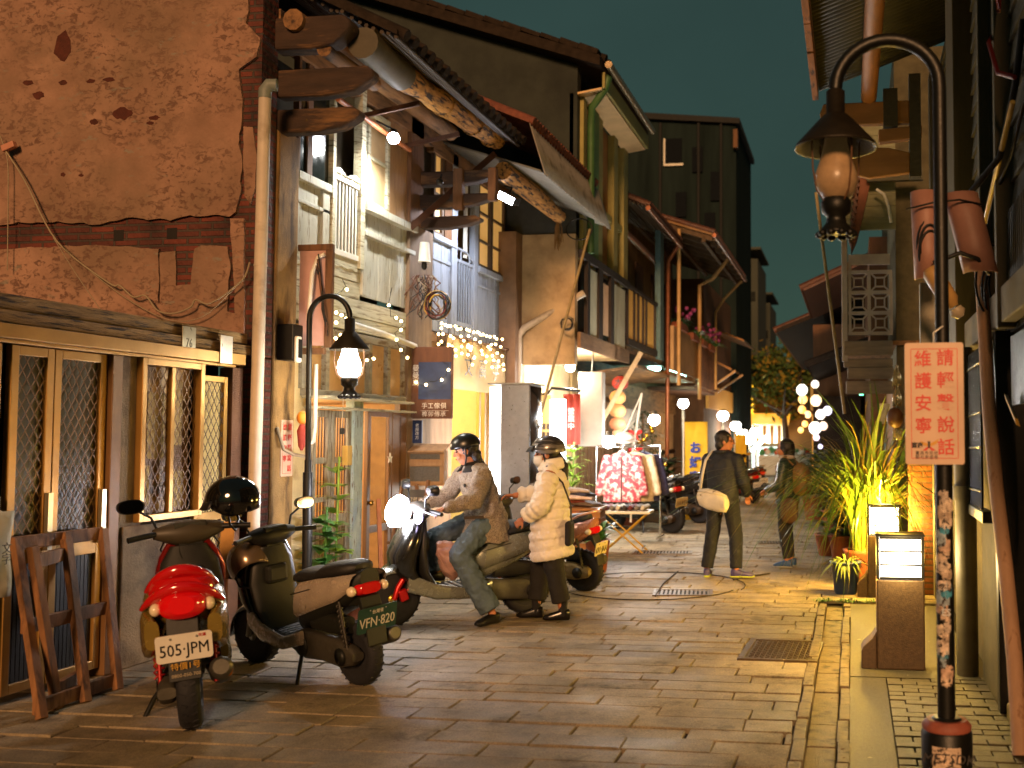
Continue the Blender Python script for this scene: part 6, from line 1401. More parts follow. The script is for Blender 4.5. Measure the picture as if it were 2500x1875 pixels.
def camera_woman():
    c=pt(1922,1383,Z=0);rz=math.pi-R(18)
    t=thing('person','woman in a dark green padded jacket and skinny jeans facing left holding a camera','person',(c.x,c.y,0),rz)
    J=dict(hd=(.02,0,1.5),f=(.98,.15,.02),nk=(-.02,0,1.35),ch=(-.01,0,1.18),pl=(-.01,0,.9),shl=(-.02,.17,1.3),shr=(-.01,-.17,1.3),ell=(-.0,.25,1.05),elr=(.03,-.25,1.05),wrl=(.22,.14,.98),wrr=(.24,-.12,.98),hpl=(0,.08,.87),hpr=(0,-.08,.87),knl=(.02,.08,.47),knr=(.03,-.08,.47),anl=(-.03,.08,.09),anr=(-.02,-.09,.09),tol=(1,.15,0),tor=(1,-.1,0),hc_l=1,hc_r=1,hs=.85)
    H,q=body(t,J,SKIN)
    jk=mat('dark_green_nylon','1f2e28',.4,var=.2,scale=10,bump=.2,bscale=40)
    def arms(S):
        for s in'lr':
            S.cap(J['sh'+s],J['el'+s],.078,.066,14);w=Vector(J['el'+s]).lerp(Vector(J['wr'+s]),.92);S.cap(J['el'+s],w,.066,.05,14)
        S.cap((-.01,.11,1.33),(-.01,-.11,1.33),.072,.072,14)
    R_=[]
    for i in range(29):
        u=i/28;z=.8+.58*u;b=.008*abs(math.sin(u*7*math.pi));rx=.15-.03*abs(u-.2)-.05*max(0,u-.8)/.2*.9;ry=.19-.02*abs(u-.3)-.08*max(0,u-.85)/.15;R_.append(((-.01,0,z),rx+b,ry+b,0))
    rings_cloth(t,'jacket',R_,jk,extra=arms,wr=.012,ws=.06,vox=.01,sm=2)
    o=MB();o.tube([(.0+.08*math.cos(a),.08*math.sin(a),1.4) for a in[2*math.pi*j/24 for j in range(25)]],.028,8);o.build('scarf',mat('pale_scarf','a89c90',.9,var=.2,bump=.2),t)
    bk=mat('dark_skinny_jeans','1e1c1e',.8,var=.2,scale=10,bump=.15)
    def legs(S):
        for s in'lr':
            kn=Vector(J['kn'+s]);an=Vector(J['an'+s]);S.cap(J['hp'+s],kn,.1,.07,14);S.tube([kn+Vector((0,0,.03)),kn.lerp(an,.4),kn.lerp(an,.95)],[.07,.066,.05],14)
    rings_cloth(t,'jeans',[((0,0,.8),.12,.16,0),((0,0,.92),.12,.15,0)],bk,extra=legs,wr=.012,ws=.06)
    sn=mat('blue_trainer','24447a',.5,var=.35,scale=18,bump=.1);so_=mat('pale_sole','8a8a88',.5,var=.1,bump=0)
    shoe(t,J['anl'],J['tol'],sn,'shoe',so_,.25);shoe(t,J['anr'],J['tor'],sn,'shoe',so_,.25)
    m=MB();m.ell(q(-.02,0,.035),(.105,.088,.105),16,10,H);m.cap(q(-.06,0,-.0),q(-.07,0,-.14),.07,.05);m.cap(q(-.01,.075,.0),q(-.02,.06,-.12),.025,.02);m.cap(q(-.01,-.075,.0),q(-.02,-.06,-.12),.025,.02)
    h=m.build('hair',HAIR,t);remesh(h,.008,2);wrinkle(h,.01,.02)
    b=thing('backpack','tan backpack on the back of the woman in the green jacket','backpack',(c.x,c.y,0),rz)
    B_=MB();B_.loft([xring(x,w,z0,z1,3.2,20) for x,w,z0,z1 in((-.13,.13,.92,1.3),(-.2,.15,.9,1.34),(-.27,.14,.92,1.28),(-.31,.09,.96,1.18))]);o=B_.build('sack',mat('tan_leather','6e522c',.5,var=.15,bump=.15),b);wrinkle(o,.015,.07)
    B_=MB()
    for s in(1,-1):B_.tube([(-.13,s*.1,1.3),(-.02,s*.12,1.41),(.1,s*.12,1.28),(.08,s*.15,1.1),(-.12,s*.14,.98)],.014,6)
    B_.builds('strap',mat('tan_leather','6e522c'),b)
    b=thing('shoulder_bag','brown shoulder bag at the hip of the woman with the camera','bag',(c.x,c.y,0),rz)
    B_=MB();B_.loft([xring(x,w,z0,z1,3.5,20,.2) for x,w,z0,z1 in((.0,.03,.64,.84),(-.04,.055,.58,.88),(-.16,.06,.56,.9),(-.22,.03,.62,.86))]);B_.build('pouch',mat('brown_bag','4a3018',.55,var=.15,bump=.15),b)
    B_=MB();B_.tube([(-.05,.22,.88),(-.02,.19,1.15),(-.03,.1,1.41),(-.1,-.05,1.38)],.012,6);B_.build('strap',mat('brown_bag','4a3018'),b)
    b=thing('camera','black compact camera held in the hands of the woman in green','camera',(c.x,c.y,0),rz)
    B_=MB();B_.obox((.31,.0,1.0),(.06,.13,.085));B_.build('body',BLACKP,b,bev=.01)
    B_=MB();B_.tube([(.33,0,.99),(.43,0,.96)],[.036,.034],14);B_.build('lens',BLACKM,b)
camera_woman()
# ================= LAMPS
BULB=emi('lamp_white','fff6e6',26)
def street_lamp(label,base,H,arm,zsh,rs,lit,rp=.034,lean=0):
    t=thing('street_lamp',label,'street lamp',base,0,'hooked street lamps');t.rotation_euler=(0,lean,0)
    p=MB();p.tube([(0,0,0),(0,0,.5),(0,0,H*.5)],rp,14);p.tube([(0,0,H*.5),(0,0,zsh+.18)]+[(arm/2-arm/2*math.cos(R(a)),0,zsh+.2+(H-zsh-.2)*math.sin(R(a))) for a in range(10,181,10)],rp*.8,12);p.build('pole',BLACKM,t)
    s=MB();n=18
    s.lathe([(.03,.2),(.045,.19),(.045,.08),(.055,.075),(rs*.42,.05),(rs,-.075),(rs*1.02,-.09),(rs*.98,-.088),(rs*.42,.03)],(arm,0,zsh),n);s.build('shade',mat('blackened_tin','241e14',.5,metal=.5,var=.3,scale=10,bump=.15),t)
    g=MB();g.lathe([(.05,.0),(.055,-.06),(.075,-.14),(.1,-.21),(.104,-.25),(.09,-.3),(.06,-.33)],(arm,0,zsh),20)
    g.build('glass',BULB if lit else mat('frosted_amber_glass','94795a',.3,var=.25,scale=14,emit='a88048',es=.03,bump=.12,bscale=18),t)  # unlit glass has a faint glow put into its material
    b=MB();b.lathe([(.06,-.33),(.075,-.35),(.07,-.4),(.045,-.42),(.05,-.45),(.085,-.49),(.09,-.505),(.04,-.5)],(arm,0,zsh),16)
    for i in range(10):
        a=i*.628;b.ell((arm+.08*math.cos(a),.08*math.sin(a),zsh-.505),(.022,.022,.018),8,6)
    b.build('cup',BLACKM,t)
    w=MB()
    for i in range(4):
        a=i*1.57+.6;c,s_=math.cos(a),math.sin(a);w.tube([(arm+rs*.7*c,rs*.7*s_,zsh-.04),(arm+.13*c,.13*s_,zsh-.2),(arm+.11*c,.11*s_,zsh-.3),(arm+.06*c,.06*s_,zsh-.36)],.004,5)
    w.builds('cage_wire',mat('rusty_wire','5a3a20',.6,var=.2,bump=0),t)
    return t
b=pt(757,1065,Y=8.55)
SL1=street_lamp('slim hooked street lamp, lit white, standing before the green folding doors',(b.x,8.55,0),2.92,.385,2.52,.17,True,.03,R(-.6))
lamp((.385,-.0,2.08),85,(1,.86,.6),SL1,.09)
o=MB();o.tube([(0,0,0),(0,0,1.35)],.042,12);o.build('lower_sleeve',BLACKM,SL1)
PX2=pt(2303,1065,Y=4.9).x
SL2=street_lamp('tall unlit hooked street lamp with a sticker covered pole at the right',(PX2,4.9,0),3.57,-.49,3.14,.196,False,.041)
SLS=.87
o=MB();o.lathe([(.113,0),(.117,.31),(.105,.33),(.087,.35),(.06,.38)],n=20);o.build('base',BLACKM,SL2)
o=MB();o.lathe([(.11,.325),(.114,.345),(.09,.37)],n=20);o.build('base_collar',mat('pink_rust_paint','8a4a38',.6,var=.3,bump=.2),SL2)
q=random.Random(21);cols=['c0a890','b89a84','8a98a0','3a8098','c8b4a0','a08c78','d0bca4','b0a090']
for k in range(24):
    z=.56+k*.036+q.uniform(-.01,.01);a0=q.uniform(-125,-75);wd=q.uniform(40,95);h=q.uniform(.04,.085);P=[]
    r_=.0425+k*.0001;n=9
    for i in range(n):
        a=R(a0-wd/2+wd*i/(n-1));e=.6+.4*math.sin(math.pi*(i+.5)/n)
        P.append([(r_*math.cos(a),r_*math.sin(a),z+h*e*(u-.5)*(1+.15*math.sin(i*2.1+k))) for u in(0,.33,.66,1)])
    s=MB();s.grid(P);s.build('sticker',mat('sticker_%d'%(k%8),cols[k%8],.5,var=.5,scale=40,col2='2a221c',mscale=45,mth=.56,msoft=.03,bump=.05),SL2)
text('HELLO',.03,mat('sticker_ink','2a2420',.6,var=0,bump=0),SL2,FR((.0,-.0445,.98),-95),name='sticker_lettering')
text('ES',.045,mat('sticker_white','c8d0d4',.5,var=0,bump=0),SL2,FR((.0,-.0455,.86),-90),name='sticker_lettering')
s=MB();s.grid([[(.119*math.cos(R(a)),.119*math.sin(R(a)),z) for z in(.17,.27)] for a in range(-128,-62,8)]);s.build('base_sticker',mat('sticker_0','c0a890'),SL2)
text('METSDK',.062,mat('sticker_ink','2a2420'),SL2,FR((-.005,-.1205,.22),-94),name='sticker_lettering',shear=.2)
# red notice on the pole
RED=mat('sign_red','c8382a',.5,var=.08,bump=0)
def notice(label,M,w,h,par_loc,full=True,t=None):
    t=thing('notice_sign',label,'sign',par_loc,0,'red lettered quiet notices',world=True)
    b=MB();rr=[(w/2-.012+.012*math.cos(R(a)),h/2-.012+.012*math.sin(R(a))) for a in(0,30,60,90)]
    b.prism(rr+[(-x,y) for x,y in rr[::-1]]+[(-x,-y) for x,y in rr]+[(x,-y) for x,y in rr[::-1]],.008,M);b.build('board',mat('cream_sign_board','c8a88c' if full else 'c8b090',.45,var=.06,scale=8,bump=.02),t)
    f=MB();a,c=w/2-.028,h/2-.03
    for x0,x1,y0,y1 in((-a,a,c,c+.003),(-a,a,-c-.003,-c),(-a-.0015,-a+.0015,-c,c),(a-.0015,a+.0015,-c,c)):f.prism([(x0,y0),(x1,y0),(x1,y1),(x0,y1)],.001,M@Matrix.Translation((0,0,.0085)))
    f.build('border_line',RED,t)
    s=w*.3
    text('\n'.join('請輕聲說話'),s,RED,t,M@Matrix.Translation((w*.19,0.0,.009)),line=h/5.35/s*.98*1.0,off=.0012)
    text('\n'.join('維護安寧'),s,RED,t,M@Matrix.Translation((-w*.19,h*.085,.009)),line=h/5.35/s*.98,off=.0012)
    if full:
        k=mat('sign_black','241c18',.5,var=0,bump=0)
        text('臺南',.026,k,t,M@Matrix.Translation((-w*.3,-h*.345,.009)),off=.001)
        text('臺南市政府\n觀光旅遊局',.019,k,t,M@Matrix.Translation((-w*.14,-h*.425,.009)),line=1.0,space=1.2)
        e=MB();c0=(-w*.1,-h*.345)
        Z=M@Matrix.Translation((c0[0],c0[1],.009))
        e.m=0;e.prism([(-.002,.006),(.045,.03),(.035,.008),(.01,-.004)],.001,Z);e.prism([(.002,.006),(-.04,.022),(-.03,.004),(-.01,-.004)],.001,Z);e.m=1;e.prism([(0,.0),(.03,-.022),(.012,-.024),(.0,-.01)],.001,Z);e.prism([(0,0),(-.03,-.022),(-.012,-.024),(0,-.01)],.001,Z);e.m=2;e.prism([(-.006,.02),(.006,.02),(.005,-.012),(-.005,-.012)],.0015,Z)
        e.build('emblem',[mat('emblem_gold','c89030',.5,var=0,bump=0),RED,k],t)
    return t
_p=pt(2281,985,Y=4.84);M=FR(tuple(_p),-91);N=notice('large cream quiet notice in red characters strapped to the tall unlit lamp post',M,.266,.563,(_p.x,4.85,1.5))
o=MB();o.tube([(_p.x,4.85,_p.z+.28),(_p.x,4.85,_p.z+.33),(PX2,4.86,_p.z+.36)],.006,6);o.build('hanger',GREYM,N)
M=FR((-5.178,8.84,1.56),0);notice('small faded red lettered notice pasted low on the stained corner post',M,.2,.52,(-5.17,8.84,1.3),False)
# stone bollard lamps
def bollard(label,loc,amber):
    t=thing('bollard_lamp',label,'bollard lamp',loc,0,'stone bollard lamps')
    st=mat('brown_granite','4e3b24',.55,var=.3,scale=50,bump=.3,bscale=150)
    b=MB();b.box(-.17,.17,-.13,.13,0,.64);b.build('body',st,t,bev=.012)
    b=MB();M=Matrix(((1,0,0,0),(0,0,1,-.12),(0,1,0,0),(0,0,0,1)));b.prism([(-.172,0),(-.172,.27),(-.2,.22),(-.265,.16),(-.28,.13),(-.28,0)],.24,M);b.build('foot',st,t,bev=.008)
    g=MB();
    g.tube([(-.15,-.131,.6)]+[(-.15+.15*(1-math.cos(R(a))),-.131,.5+.1*math.sin(R(a)) ) for a in range(90,91)]+[(0-.13*math.cos(R(a)),-.131,.45+.14*math.sin(R(a))) for a in range(95,181,12)],.004,5)
    g=MB();g.tube([(-.155,-.131,.6)]+[(-.155+.14*math.sin(R(a)),-.131,.46+.14*math.cos(R(a))) for a in range(0,91,10)]+[(-.012,-.131,.1)],.004,5);g.tube([(.155,-.131,.6)]+[(.155-.14*math.sin(R(a)),-.131,.46+.14*math.cos(R(a))) for a in range(0,91,10)]+[(.012,-.131,.1)],.004,5);g.builds('carved_line',mat('carved_dark','2c2216',.9,var=0,bump=0),t)
    f=MB();
    for x0,x1 in((-.17,-.148),(.148,.17)):
        for y0,y1 in((-.13,-.108),(.108,.13)):f.box(x0,x1,y0,y1,.642,.945)
    f.box(-.175,.175,-.135,.135,.946,.965)
    for x0,x1 in((-.147,.147),):
        for z0,z1 in((.642,.66),(.738,.752),(.834,.848),(.928,.945)):
            f.box(x0,x1,-.13,-.112,z0,z1);f.box(x0,x1,.112,.13,z0,z1)
    f.build('lamp_frame',BLACKM,t,bev=.003)
    l=MB();l.box(-.147,.147,-.107,.107,.645,.94);l.build('light_panel',emi('bollard_amber_panel' if amber else 'bollard_white_panel','ffe9b0' if amber else 'f4f2ff',16 if amber else 4),t)
    c=(1,.58,.08)
    lamp((0,-.2,.8),22 if amber else 22,c if amber else (1,.72,.3),t,.08)
    lamp((-.27,.0,.8),80 if amber else 36,c,t,.08);lamp((.26,.1,.8),20 if amber else 12,c,t,.08);lamp((0,.22,.85),130 if amber else 16,c,t,.08);lamp((0,0,1.08),70 if amber else 6,c,t,.08)
    return t
bollard('nearer stone bollard lamp with a white lit three band panel',(.335,7.66,0),False)
bollard('farther stone bollard lamp glowing amber under the tall grass',(.32,10.95,0),True)
def bare_bulb(name,label,p,r,e,col,m,parts,rs=.05):
    t=thing(name,label,'lamp',p);g=MB();g.ell((0,0,0),r,14,10);g.build('bulb',m,t)
    if parts:parts(t)
    lamp((.0,0,-r-.03),e,col,t,rs,spot=150,rot=(0,R(22),0));return t
HOT=emi('hot_white','f4f6ff',60)
p=pt(961,337,X=-4.8)
def par(t):
    m=MB();m.tube([(0,0,.05),(-.02,-.02,.1),(-.15,-.1,.16)],.012,6);m.lathe([(.03,.03),(.035,.09),(.015,.1)],n=10);m.build('socket',BLACKM,t)
bare_bulb('eave_bulb','bare blazing bulb under the eave above the white boarded bay',p,.062,130,(.95,.95,.92),HOT,par)
p=pt(1243,490,X=-4.35)
t=thing('floodlight','square bluish white floodlight hung at the bracket under the pale awning','floodlight',p)
m=MB();Q=Matrix.Rotation(R(28),3,'Y')@Matrix.Rotation(R(12),3,'X');m.obox((0,0,.03),(.24,.2,.1),Q);m.build('housing',BLACKM,t,bev=.01)
m=MB();m.obox(Q@Vector((0,0,-.03))+Vector((0,0,.03)),(.22,.18,.03),Q);m.obox(Q@Vector((0,-.101,-.0))+Vector((0,0,.03)),(.22,.01,.09),Q);m.build('lens',emi('flood_blue_white','e4e8ff',45),t)
m=MB();m.tube([(0,0,.08),(.02,.05,.18),(-.1,.1,.22)],.012,6);m.build('bracket',BLACKM,t)
lamp((-.1,.0,-.1),110,(.8,.85,1),t,.1,spot=140,rot=(0,R(38),0))
# far lamps
def globe(label,px,py,Y,h,r,e):
    p=pt(px,py,Y=Y);t=thing('globe_lamp',label,'lamp',(p.x,p.y,0),0,'globe lamps along the left shops')
    m=MB();m.tube([(0,0,0),(0,0,p.z-r)],.03,8);m.build('post',GREYM,t)
    m=MB();m.ell((0,0,p.z),(r,r,r*.95),14,10);m.build('globe',BULB,t)
    m=MB();m.lathe([(r*1.05,p.z+r*.75),(.05,p.z+r*1.15)],n=12);m.build('cap',BLACKM,t)
    lamp((0,0,p.z-r-.25),e,(1,.88,.6),t,.12)
globe('white globe lamp above the yellow banner',1668,985,20.5,0,.11,70)
globe('globe lamp on a post just left of the walking man',1765,1015,27.5,0,.15,70)
globe('globe lamp right of the walking man, higher of the far cluster',1796,1040,33,0,.17,60)
for px,py,l in((1812,1060,'largest far lamp of the white cluster right of the walking man'),(1830,1072,'far lamp low in the white cluster'),(1845,1055,'far lamp at the right end of the white cluster')):globe(l,px,py,36,0,.2,20)
def clip(label,px,py,Y,X=None,e=70,r=.1):
    p=pt(px,py,Y=Y);t=thing('clip_spotlight',label,'spotlight',p,0,'bare white stall spotlights')
    m=MB();m.ell((0,0,0),(r,r,r),14,10);m.build('bulb',HOT,t);m=MB();m.lathe([(r*.6,r*.7),(r*.5,r*1.5),(.02,r*1.6)],n=10);m.build('socket',GREYM,t)
    lamp((0.1,-.12,-r-.12),e,(1,.95,.88),t,.1)
clip('higher stall spotlight on the white pole before the decorated tree',1597,1025,17.2,e=110)
clip('lower stall spotlight left of the clothes rack',1487,1078,15.4,e=65)
m=MB();a=pt(1545,1100,Y=16.6);b=pt(1567,960,Y=16.6);c=pt(1500,1085,Y=16.0);m.tube([a,b],.018,7);m.tube([b,pt(1530,1045,Y=16.4),c],.012,6);m.tube([pt(1540,1275,Y=16.6),a],.018,7);o=m.build('lamp_pole',WHITEP);tag(o,'white jointed pole carrying the stall spotlights','pole')
for px,py,Y,l in((1597,900,23.0,'teal lit ceiling light under the first part of the concrete balcony'),(1664,914,25.5,'teal lit ceiling light under the brick balcony front'),(1643,908,24.3,'small teal ceiling light between the two balcony lights')):
    p=pt(px,py,Y=Y);t=thing('soffit_light',l,'light',p,0,'teal lights under the balcony');m=MB();m.ell((0,0,0),(.16,.2,.06),12,8);m.build('lens',emi('teal_white','a8fff0',14),t);m=MB();m.box(-.18,.18,-.22,.22,.04,.08);m.build('plate',GREYM,t);lamp((.1,0,-.15),35,(.55,1,.9),t,.12)
# ================= SMALL THINGS ON THE LEFT ROW
def piece(name,label,cat,mb,m,bev=0,group=None):
    o=mb.build(name,m,bev=bev);tag(o,label,cat,group);return o
Y0=8.3
m=MB();a=pt(647,235,Y=8.24);b=pt(612,1540,Y=8.24);m.tube([a,a.lerp(b,.5),Vector((b.x,8.24,.02))],.052,12);t=thing('drain_pipe','long grey plastic drain pipe running down the brick corner of the timber house','pipe',(b.x,8.24,0),world=True);m.build('pipe',PVC,t)
m=MB();m.tube([a+Vector((0,0,-.02)),a+Vector((.0,0,.05)),a+Vector((.04,0,.1)),a+Vector((.1,.02,.1))],.056,12);m.build('elbow',mat('grey_elbow','6a7068',.5,var=.1),t)
m=MB();c=a.lerp(b,.32);m.tube([c,c-Vector((0,0,.02))],.056,12);m.build('joint',PVC,t)
def cable(label,pts,Y,r,m,cat='cable'):
    P=[pt(x,y,Y=Y) for x,y in pts];k=[]
    for i in range(len(P)-1):
        p0,p1,p2,p3=P[max(i-1,0)],P[i],P[i+1],P[min(i+2,len(P)-1)]
        for j in range(6):
            u=j/6;k.append(.5*((2*p1)+(p2-p0)*u+(2*p0-5*p1+4*p2-p3)*u*u+(3*p1-p0-3*p2+p3)*u**3))
    k.append(P[-1]);o=MB();o.tube(k,r,6);return piece('cable',label,cat,o,m)
cable('wavy pale cable sagging across the plaster wall',[(5,355),(60,440),(140,590),(265,690),(292,697),(325,725),(355,722),(385,758),(425,765),(465,750),(478,732),(515,740),(590,685),(610,640)],8.24,.008,CABLEW)
cable('thin pale cord hanging below the wavy cable on the plaster wall',[(140,590),(230,670),(330,742),(420,782),(500,770),(585,690)],8.25,.0045,CABLEW)
cable('long thin cord falling from the plaster wall to the aluminium header',[(130,580),(200,690),(280,800),(340,845),(410,857)],8.1,.0035,CABLEW)
cable('short pale cable hanging down the left edge of the plaster wall',[(0,330),(18,390),(20,480),(18,660)],8.24,.005,CABLEW)
o=MB();c=pt(22,358,Y=8.24);o.obox(c,(.13,.05,.06),Matrix.Rotation(R(-20),3,'Y'));piece('junction_box','small pink junction box clipped to the cable on the plaster wall','junction box',o,mat('pink_box','b07860',.6,var=.1),.008)
# leaning wooden frames
def frame_leaning(label,A,Bp,C,D,ups,rails,w=.06):
    t=thing('wooden_frame',label,'wooden frame',(A.x,A.y,0),0,'wooden frames leaning on the shopfront',world=True)
    for k,u in enumerate(ups):
        m=MB();m.bar(A.lerp(Bp,u),C.lerp(D,u),w,.04,up=(1,0,.3));m.build('upright',mat('worn_frame_wood','7a5432',.75,var=.35,scale=6,st=(3,3,.7),col2='3a2414',mscale=5,mth=.6,msoft=.1,bump=.25),t,bev=.004)
    for v in rails:
        m=MB();m.bar(A.lerp(C,v)-Vector((.025,0,0)),Bp.lerp(D,v)-Vector((.025,0,0)),.035,.085,up=(0,0,1));m.build('rail',mat('worn_frame_wood','7a5432'),t,bev=.004)
A=pt(98,1757,Z=0);Bq=pt(292,1683,Z=0);frame_leaning('tall wooden lattice frame with three uprights leaning on the shopfront door',A,Bq,pt(33,1316,X=-5.13),pt(255,1290,X=-5.13),(0.02,.55,.98),(.06,.5,.97))
A=pt(175,1745,Z=0)+Vector((-.18,.1,0));Bq=pt(240,1700,Z=0)+Vector((-.18,.1,0));frame_leaning('narrow wooden frame tucked behind the lattice frame',A,Bq,A+Vector((-.12,-.1,1.0)),Bq+Vector((-.12,-.06,1.0)),(0,1),(.1,.9))
t=thing('cloth_banner','white cloth banner with ink writing hanging at the left edge by the shopfront','banner',(-4.93,5.4,1),world=True)
m=MB();m.grid([[(-4.93+.015*math.sin(i*.9+j),5.15+.035*i+.006*math.sin(j*.7),1.25-.5*j/7-(.0 if i<7 else .02)) for j in range(8)] for i in range(10)]);m.build('cloth',mat('white_banner_cloth','b0aa9a',.9,var=.1,bump=.1),t,solid=.003)
text('文\n字',.07,BLACKP,t,FR((-4.9,5.4,.98),0),line=.9)
# boxes on the corner post
X=-5.17
t=thing('electric_box','black electric box on the stained corner post beside the drain pipe','electric box',(X,8.75,2.4),world=True)
m=MB();m.box(X,X+.16,8.63,8.8,2.36,2.69);m.build('case',BLACKM,t,bev=.01)
m=MB();m.box(X+.161,X+.2,8.64,8.72,2.34,2.58);m.build('white_cover',WHITEP,t,bev=.015)
m=MB();m.box(X+.201,X+.205,8.65,8.71,2.38,2.55);m.build('window',BLACKP,t)
t=thing('pipe_conduit','bent cream conduit with loose wires on the cream pier','conduit',(-5,9,2),world=True)
m=MB();m.tube([(-5.02,9.06,2.35),(-5.02,9.06,1.75),(-5.0,9.0,1.62),(-5.0,8.93,1.6),(-5.02,8.9,1.7)],.02,8);m.build('conduit',WHITEP,t)
m=MB();m.tube([(-5.03,8.92,2.75),(-5.0,8.92,3.2),(-4.96,8.95,3.35),(-4.9,8.96,3.38)],.02,8);m.build('riser',WHITEP,t)
for k in range(6):
    q=random.Random(k);m=MB();m.tube([(-4.95+.02*i,8.93+q.uniform(-.02,.02),3.3-.13*i-.1*math.sin(i*.8+k)*q.uniform(.3,1)) for i in range(6)],.008,5);m.build('wire',CABLE if k%2 else mat('brown_wire','5a3a28',.6,var=.1,bump=0),t)
m=MB();m.tube([(-5.16,8.65,1.75),(-5.12,8.7,1.55),(-5.08,8.8,1.5),(-5.05,8.98,1.48)],.016,7);m.build('loose_cable',CABLEW,t)
# framed board hanging out from the house
t=thing('hanging_signboard','faded pink hanging signboard in a brown frame projecting from the timber house','signboard',(-5.05,8.98,2.5),world=True)
Yb=8.98
m=MB();m.box(-5.16,-4.9,Yb,Yb+.03,2.52,3.42);m.build('board',mat('faded_pink_board','b08c84',.7,var=.15,scale=5,col2='8a5c54',mscale=3,mth=.65,msoft=.05,bump=.05),t)
m=MB();m.box(-5.18,-4.83,Yb-.01,Yb+.04,3.42,3.48);m.box(-4.9,-4.83,Yb-.01,Yb+.04,2.5,3.42);m.box(-5.18,-4.9,Yb-.01,Yb+.04,2.44,2.5);m.builds('frame',WOOD,t,bev=.005)
# carved wood sign
Yb=11.55;f=lambda x,y:pt(x,y,Y=Yb)
t=thing('wooden_signboard','brown wooden signboard with blue panel and white handwriting on the grey brown pillar','signboard',f(1050,1010),world=True)
a,b=f(1013,848),f(1106,1022);M=Matrix(((1,0,0,0),(0,0,-1,Yb),(0,1,0,0),(0,0,0,1)))
BW=mat('dark_red_brown_board','5a3824',.6,var=.25,scale=5,st=(3,3,.6),bump=.15)
m=MB();m.prism([(a.x,b.z),(b.x,b.z),(b.x,a.z),(a.x,a.z)],.04,M);m.build('board',BW,t,bev=.004)
c,d=f(1026,885),f(1104,975);m=MB();m.prism([(c.x,d.z),(d.x,d.z),(d.x,c.z),(c.x,c.z)],.004,M@Matrix.Translation((0,0,.0405)));m.build('blue_panel',mat('slate_blue_panel','2c3a5a',.6,var=.3,scale=5,bump=.1),t)
m=MB();m.prism([(a.x-.002,a.z-.01)]+[(a.x-.002-.095*math.sin(R(u))**.7,(a.z+b.z)/2+(a.z-b.z)/2*.97*math.cos(R(u))) for u in range(10,171,10)]+[(a.x-.002,b.z+.01)],.035,M);m.build('rounded_board',BW,t)
m=MB();e=f(992,1020);m.box(e.x,a.x-.01,Yb+.01,Yb+.02,b.z-.0,a.z-.1);m.build('teal_back',mat('teal_back','2a4650',.7,var=.2),t)
WT=mat('chalk_white','c8c0b4',.7,var=.05,bump=0)
g=lambda x,y:Vector((f(x,y).x,Yb-.046,f(x,y).z))
text('手工傢俱',.075,WT,t,FR(g(1063,992),-90),space=1.1);text('榫卯傳承',.07,WT,t,FR(g(1063,1012),-90),space=1.15)
text('曼\n曼\n鳥',.085,WT,t,FR(g(1019,918),-90),line=1.0);text('D\nO\nV\nE\nT\nA\nI\nL',.05,WT,t,FR(g(1003,930),-90),line=.95)
m=MB();c=g(1064,1003);m.box(c.x-.17,c.x+.17,c.y+.003,c.y+.006,c.z-.002,c.z+.002);m.build('rule_line',WT,t)
for nm,l,px0,px1,py0,py1,Yv,col,body,sz in(('blue_plate','small dark blue plate with white characters under the wooden signboard',1010,1032,1026,1082,11.58,'1c2848','老\n屋\n改\n方',.048),('small_wooden_sign','small dark wooden sign beside the blue plate',986,1011,1040,1063,11.62,'4a3020','原木',.04)):
    a,b=pt(px0,py0,Y=Yv),pt(px1,py1,Y=Yv);t=thing(nm,l,'sign',(a.x,Yv,b.z),world=True);m=MB();m.box(a.x,b.x,Yv-.03,Yv,b.z,a.z);m.build('board',mat(nm,col,.4,var=.15,bump=.02),t,bev=.003)
    text(body,sz,WT,t,FR(((a.x+b.x)/2,Yv-.0315,(a.z+b.z)/2),-90),line=1.0)
# letter box
t=thing('letter_box','pale wooden letter box with a sloped lid and mesh window on the pillar','letter box',pt(1035,1185,Y=11.5),world=True);Yv=11.5
a,b=pt(992,1100,Y=Yv),pt(1083,1186,Y=Yv);PW=mat('pale_box_wood','9a7a56',.7,var=.25,scale=5,st=(3,3,.6),bump=.2)
m=MB();m.box(a.x,b.x,Yv,Yv+.12,b.z,a.z);m.build('case',PW,t,bev=.004)
m=MB();m.hexa([(a.x-.02,Yv-.06,a.z-.02),(b.x+.02,Yv-.06,a.z-.02),(b.x+.02,Yv+.13,a.z+.06),(a.x-.02,Yv+.13,a.z+.06),(a.x-.02,Yv-.06,a.z),(b.x+.02,Yv-.06,a.z),(b.x+.02,Yv+.13,a.z+.08),(a.x-.02,Yv+.13,a.z+.08)]);m.build('lid',PW,t)
w=b.x-a.x;h=a.z-b.z
m=MB()
for z0,z1 in((b.z+.02,b.z+h*.55),(b.z+h*.68,a.z-.04)):m.box(a.x+.05,b.x-.05,Yv-.004,Yv-.001,z0+.03,z1)
m.builds('window',mat('grey_mesh','56544e',.6,var=.3,scale=60,bump=.2),t)
m=MB()
for z in(b.z+.02,b.z+h*.58,b.z+h*.66):m.box(a.x+.02,b.x-.02,Yv-.015,Yv-.005,z,z+.03)
m.builds('rail',PW,t)
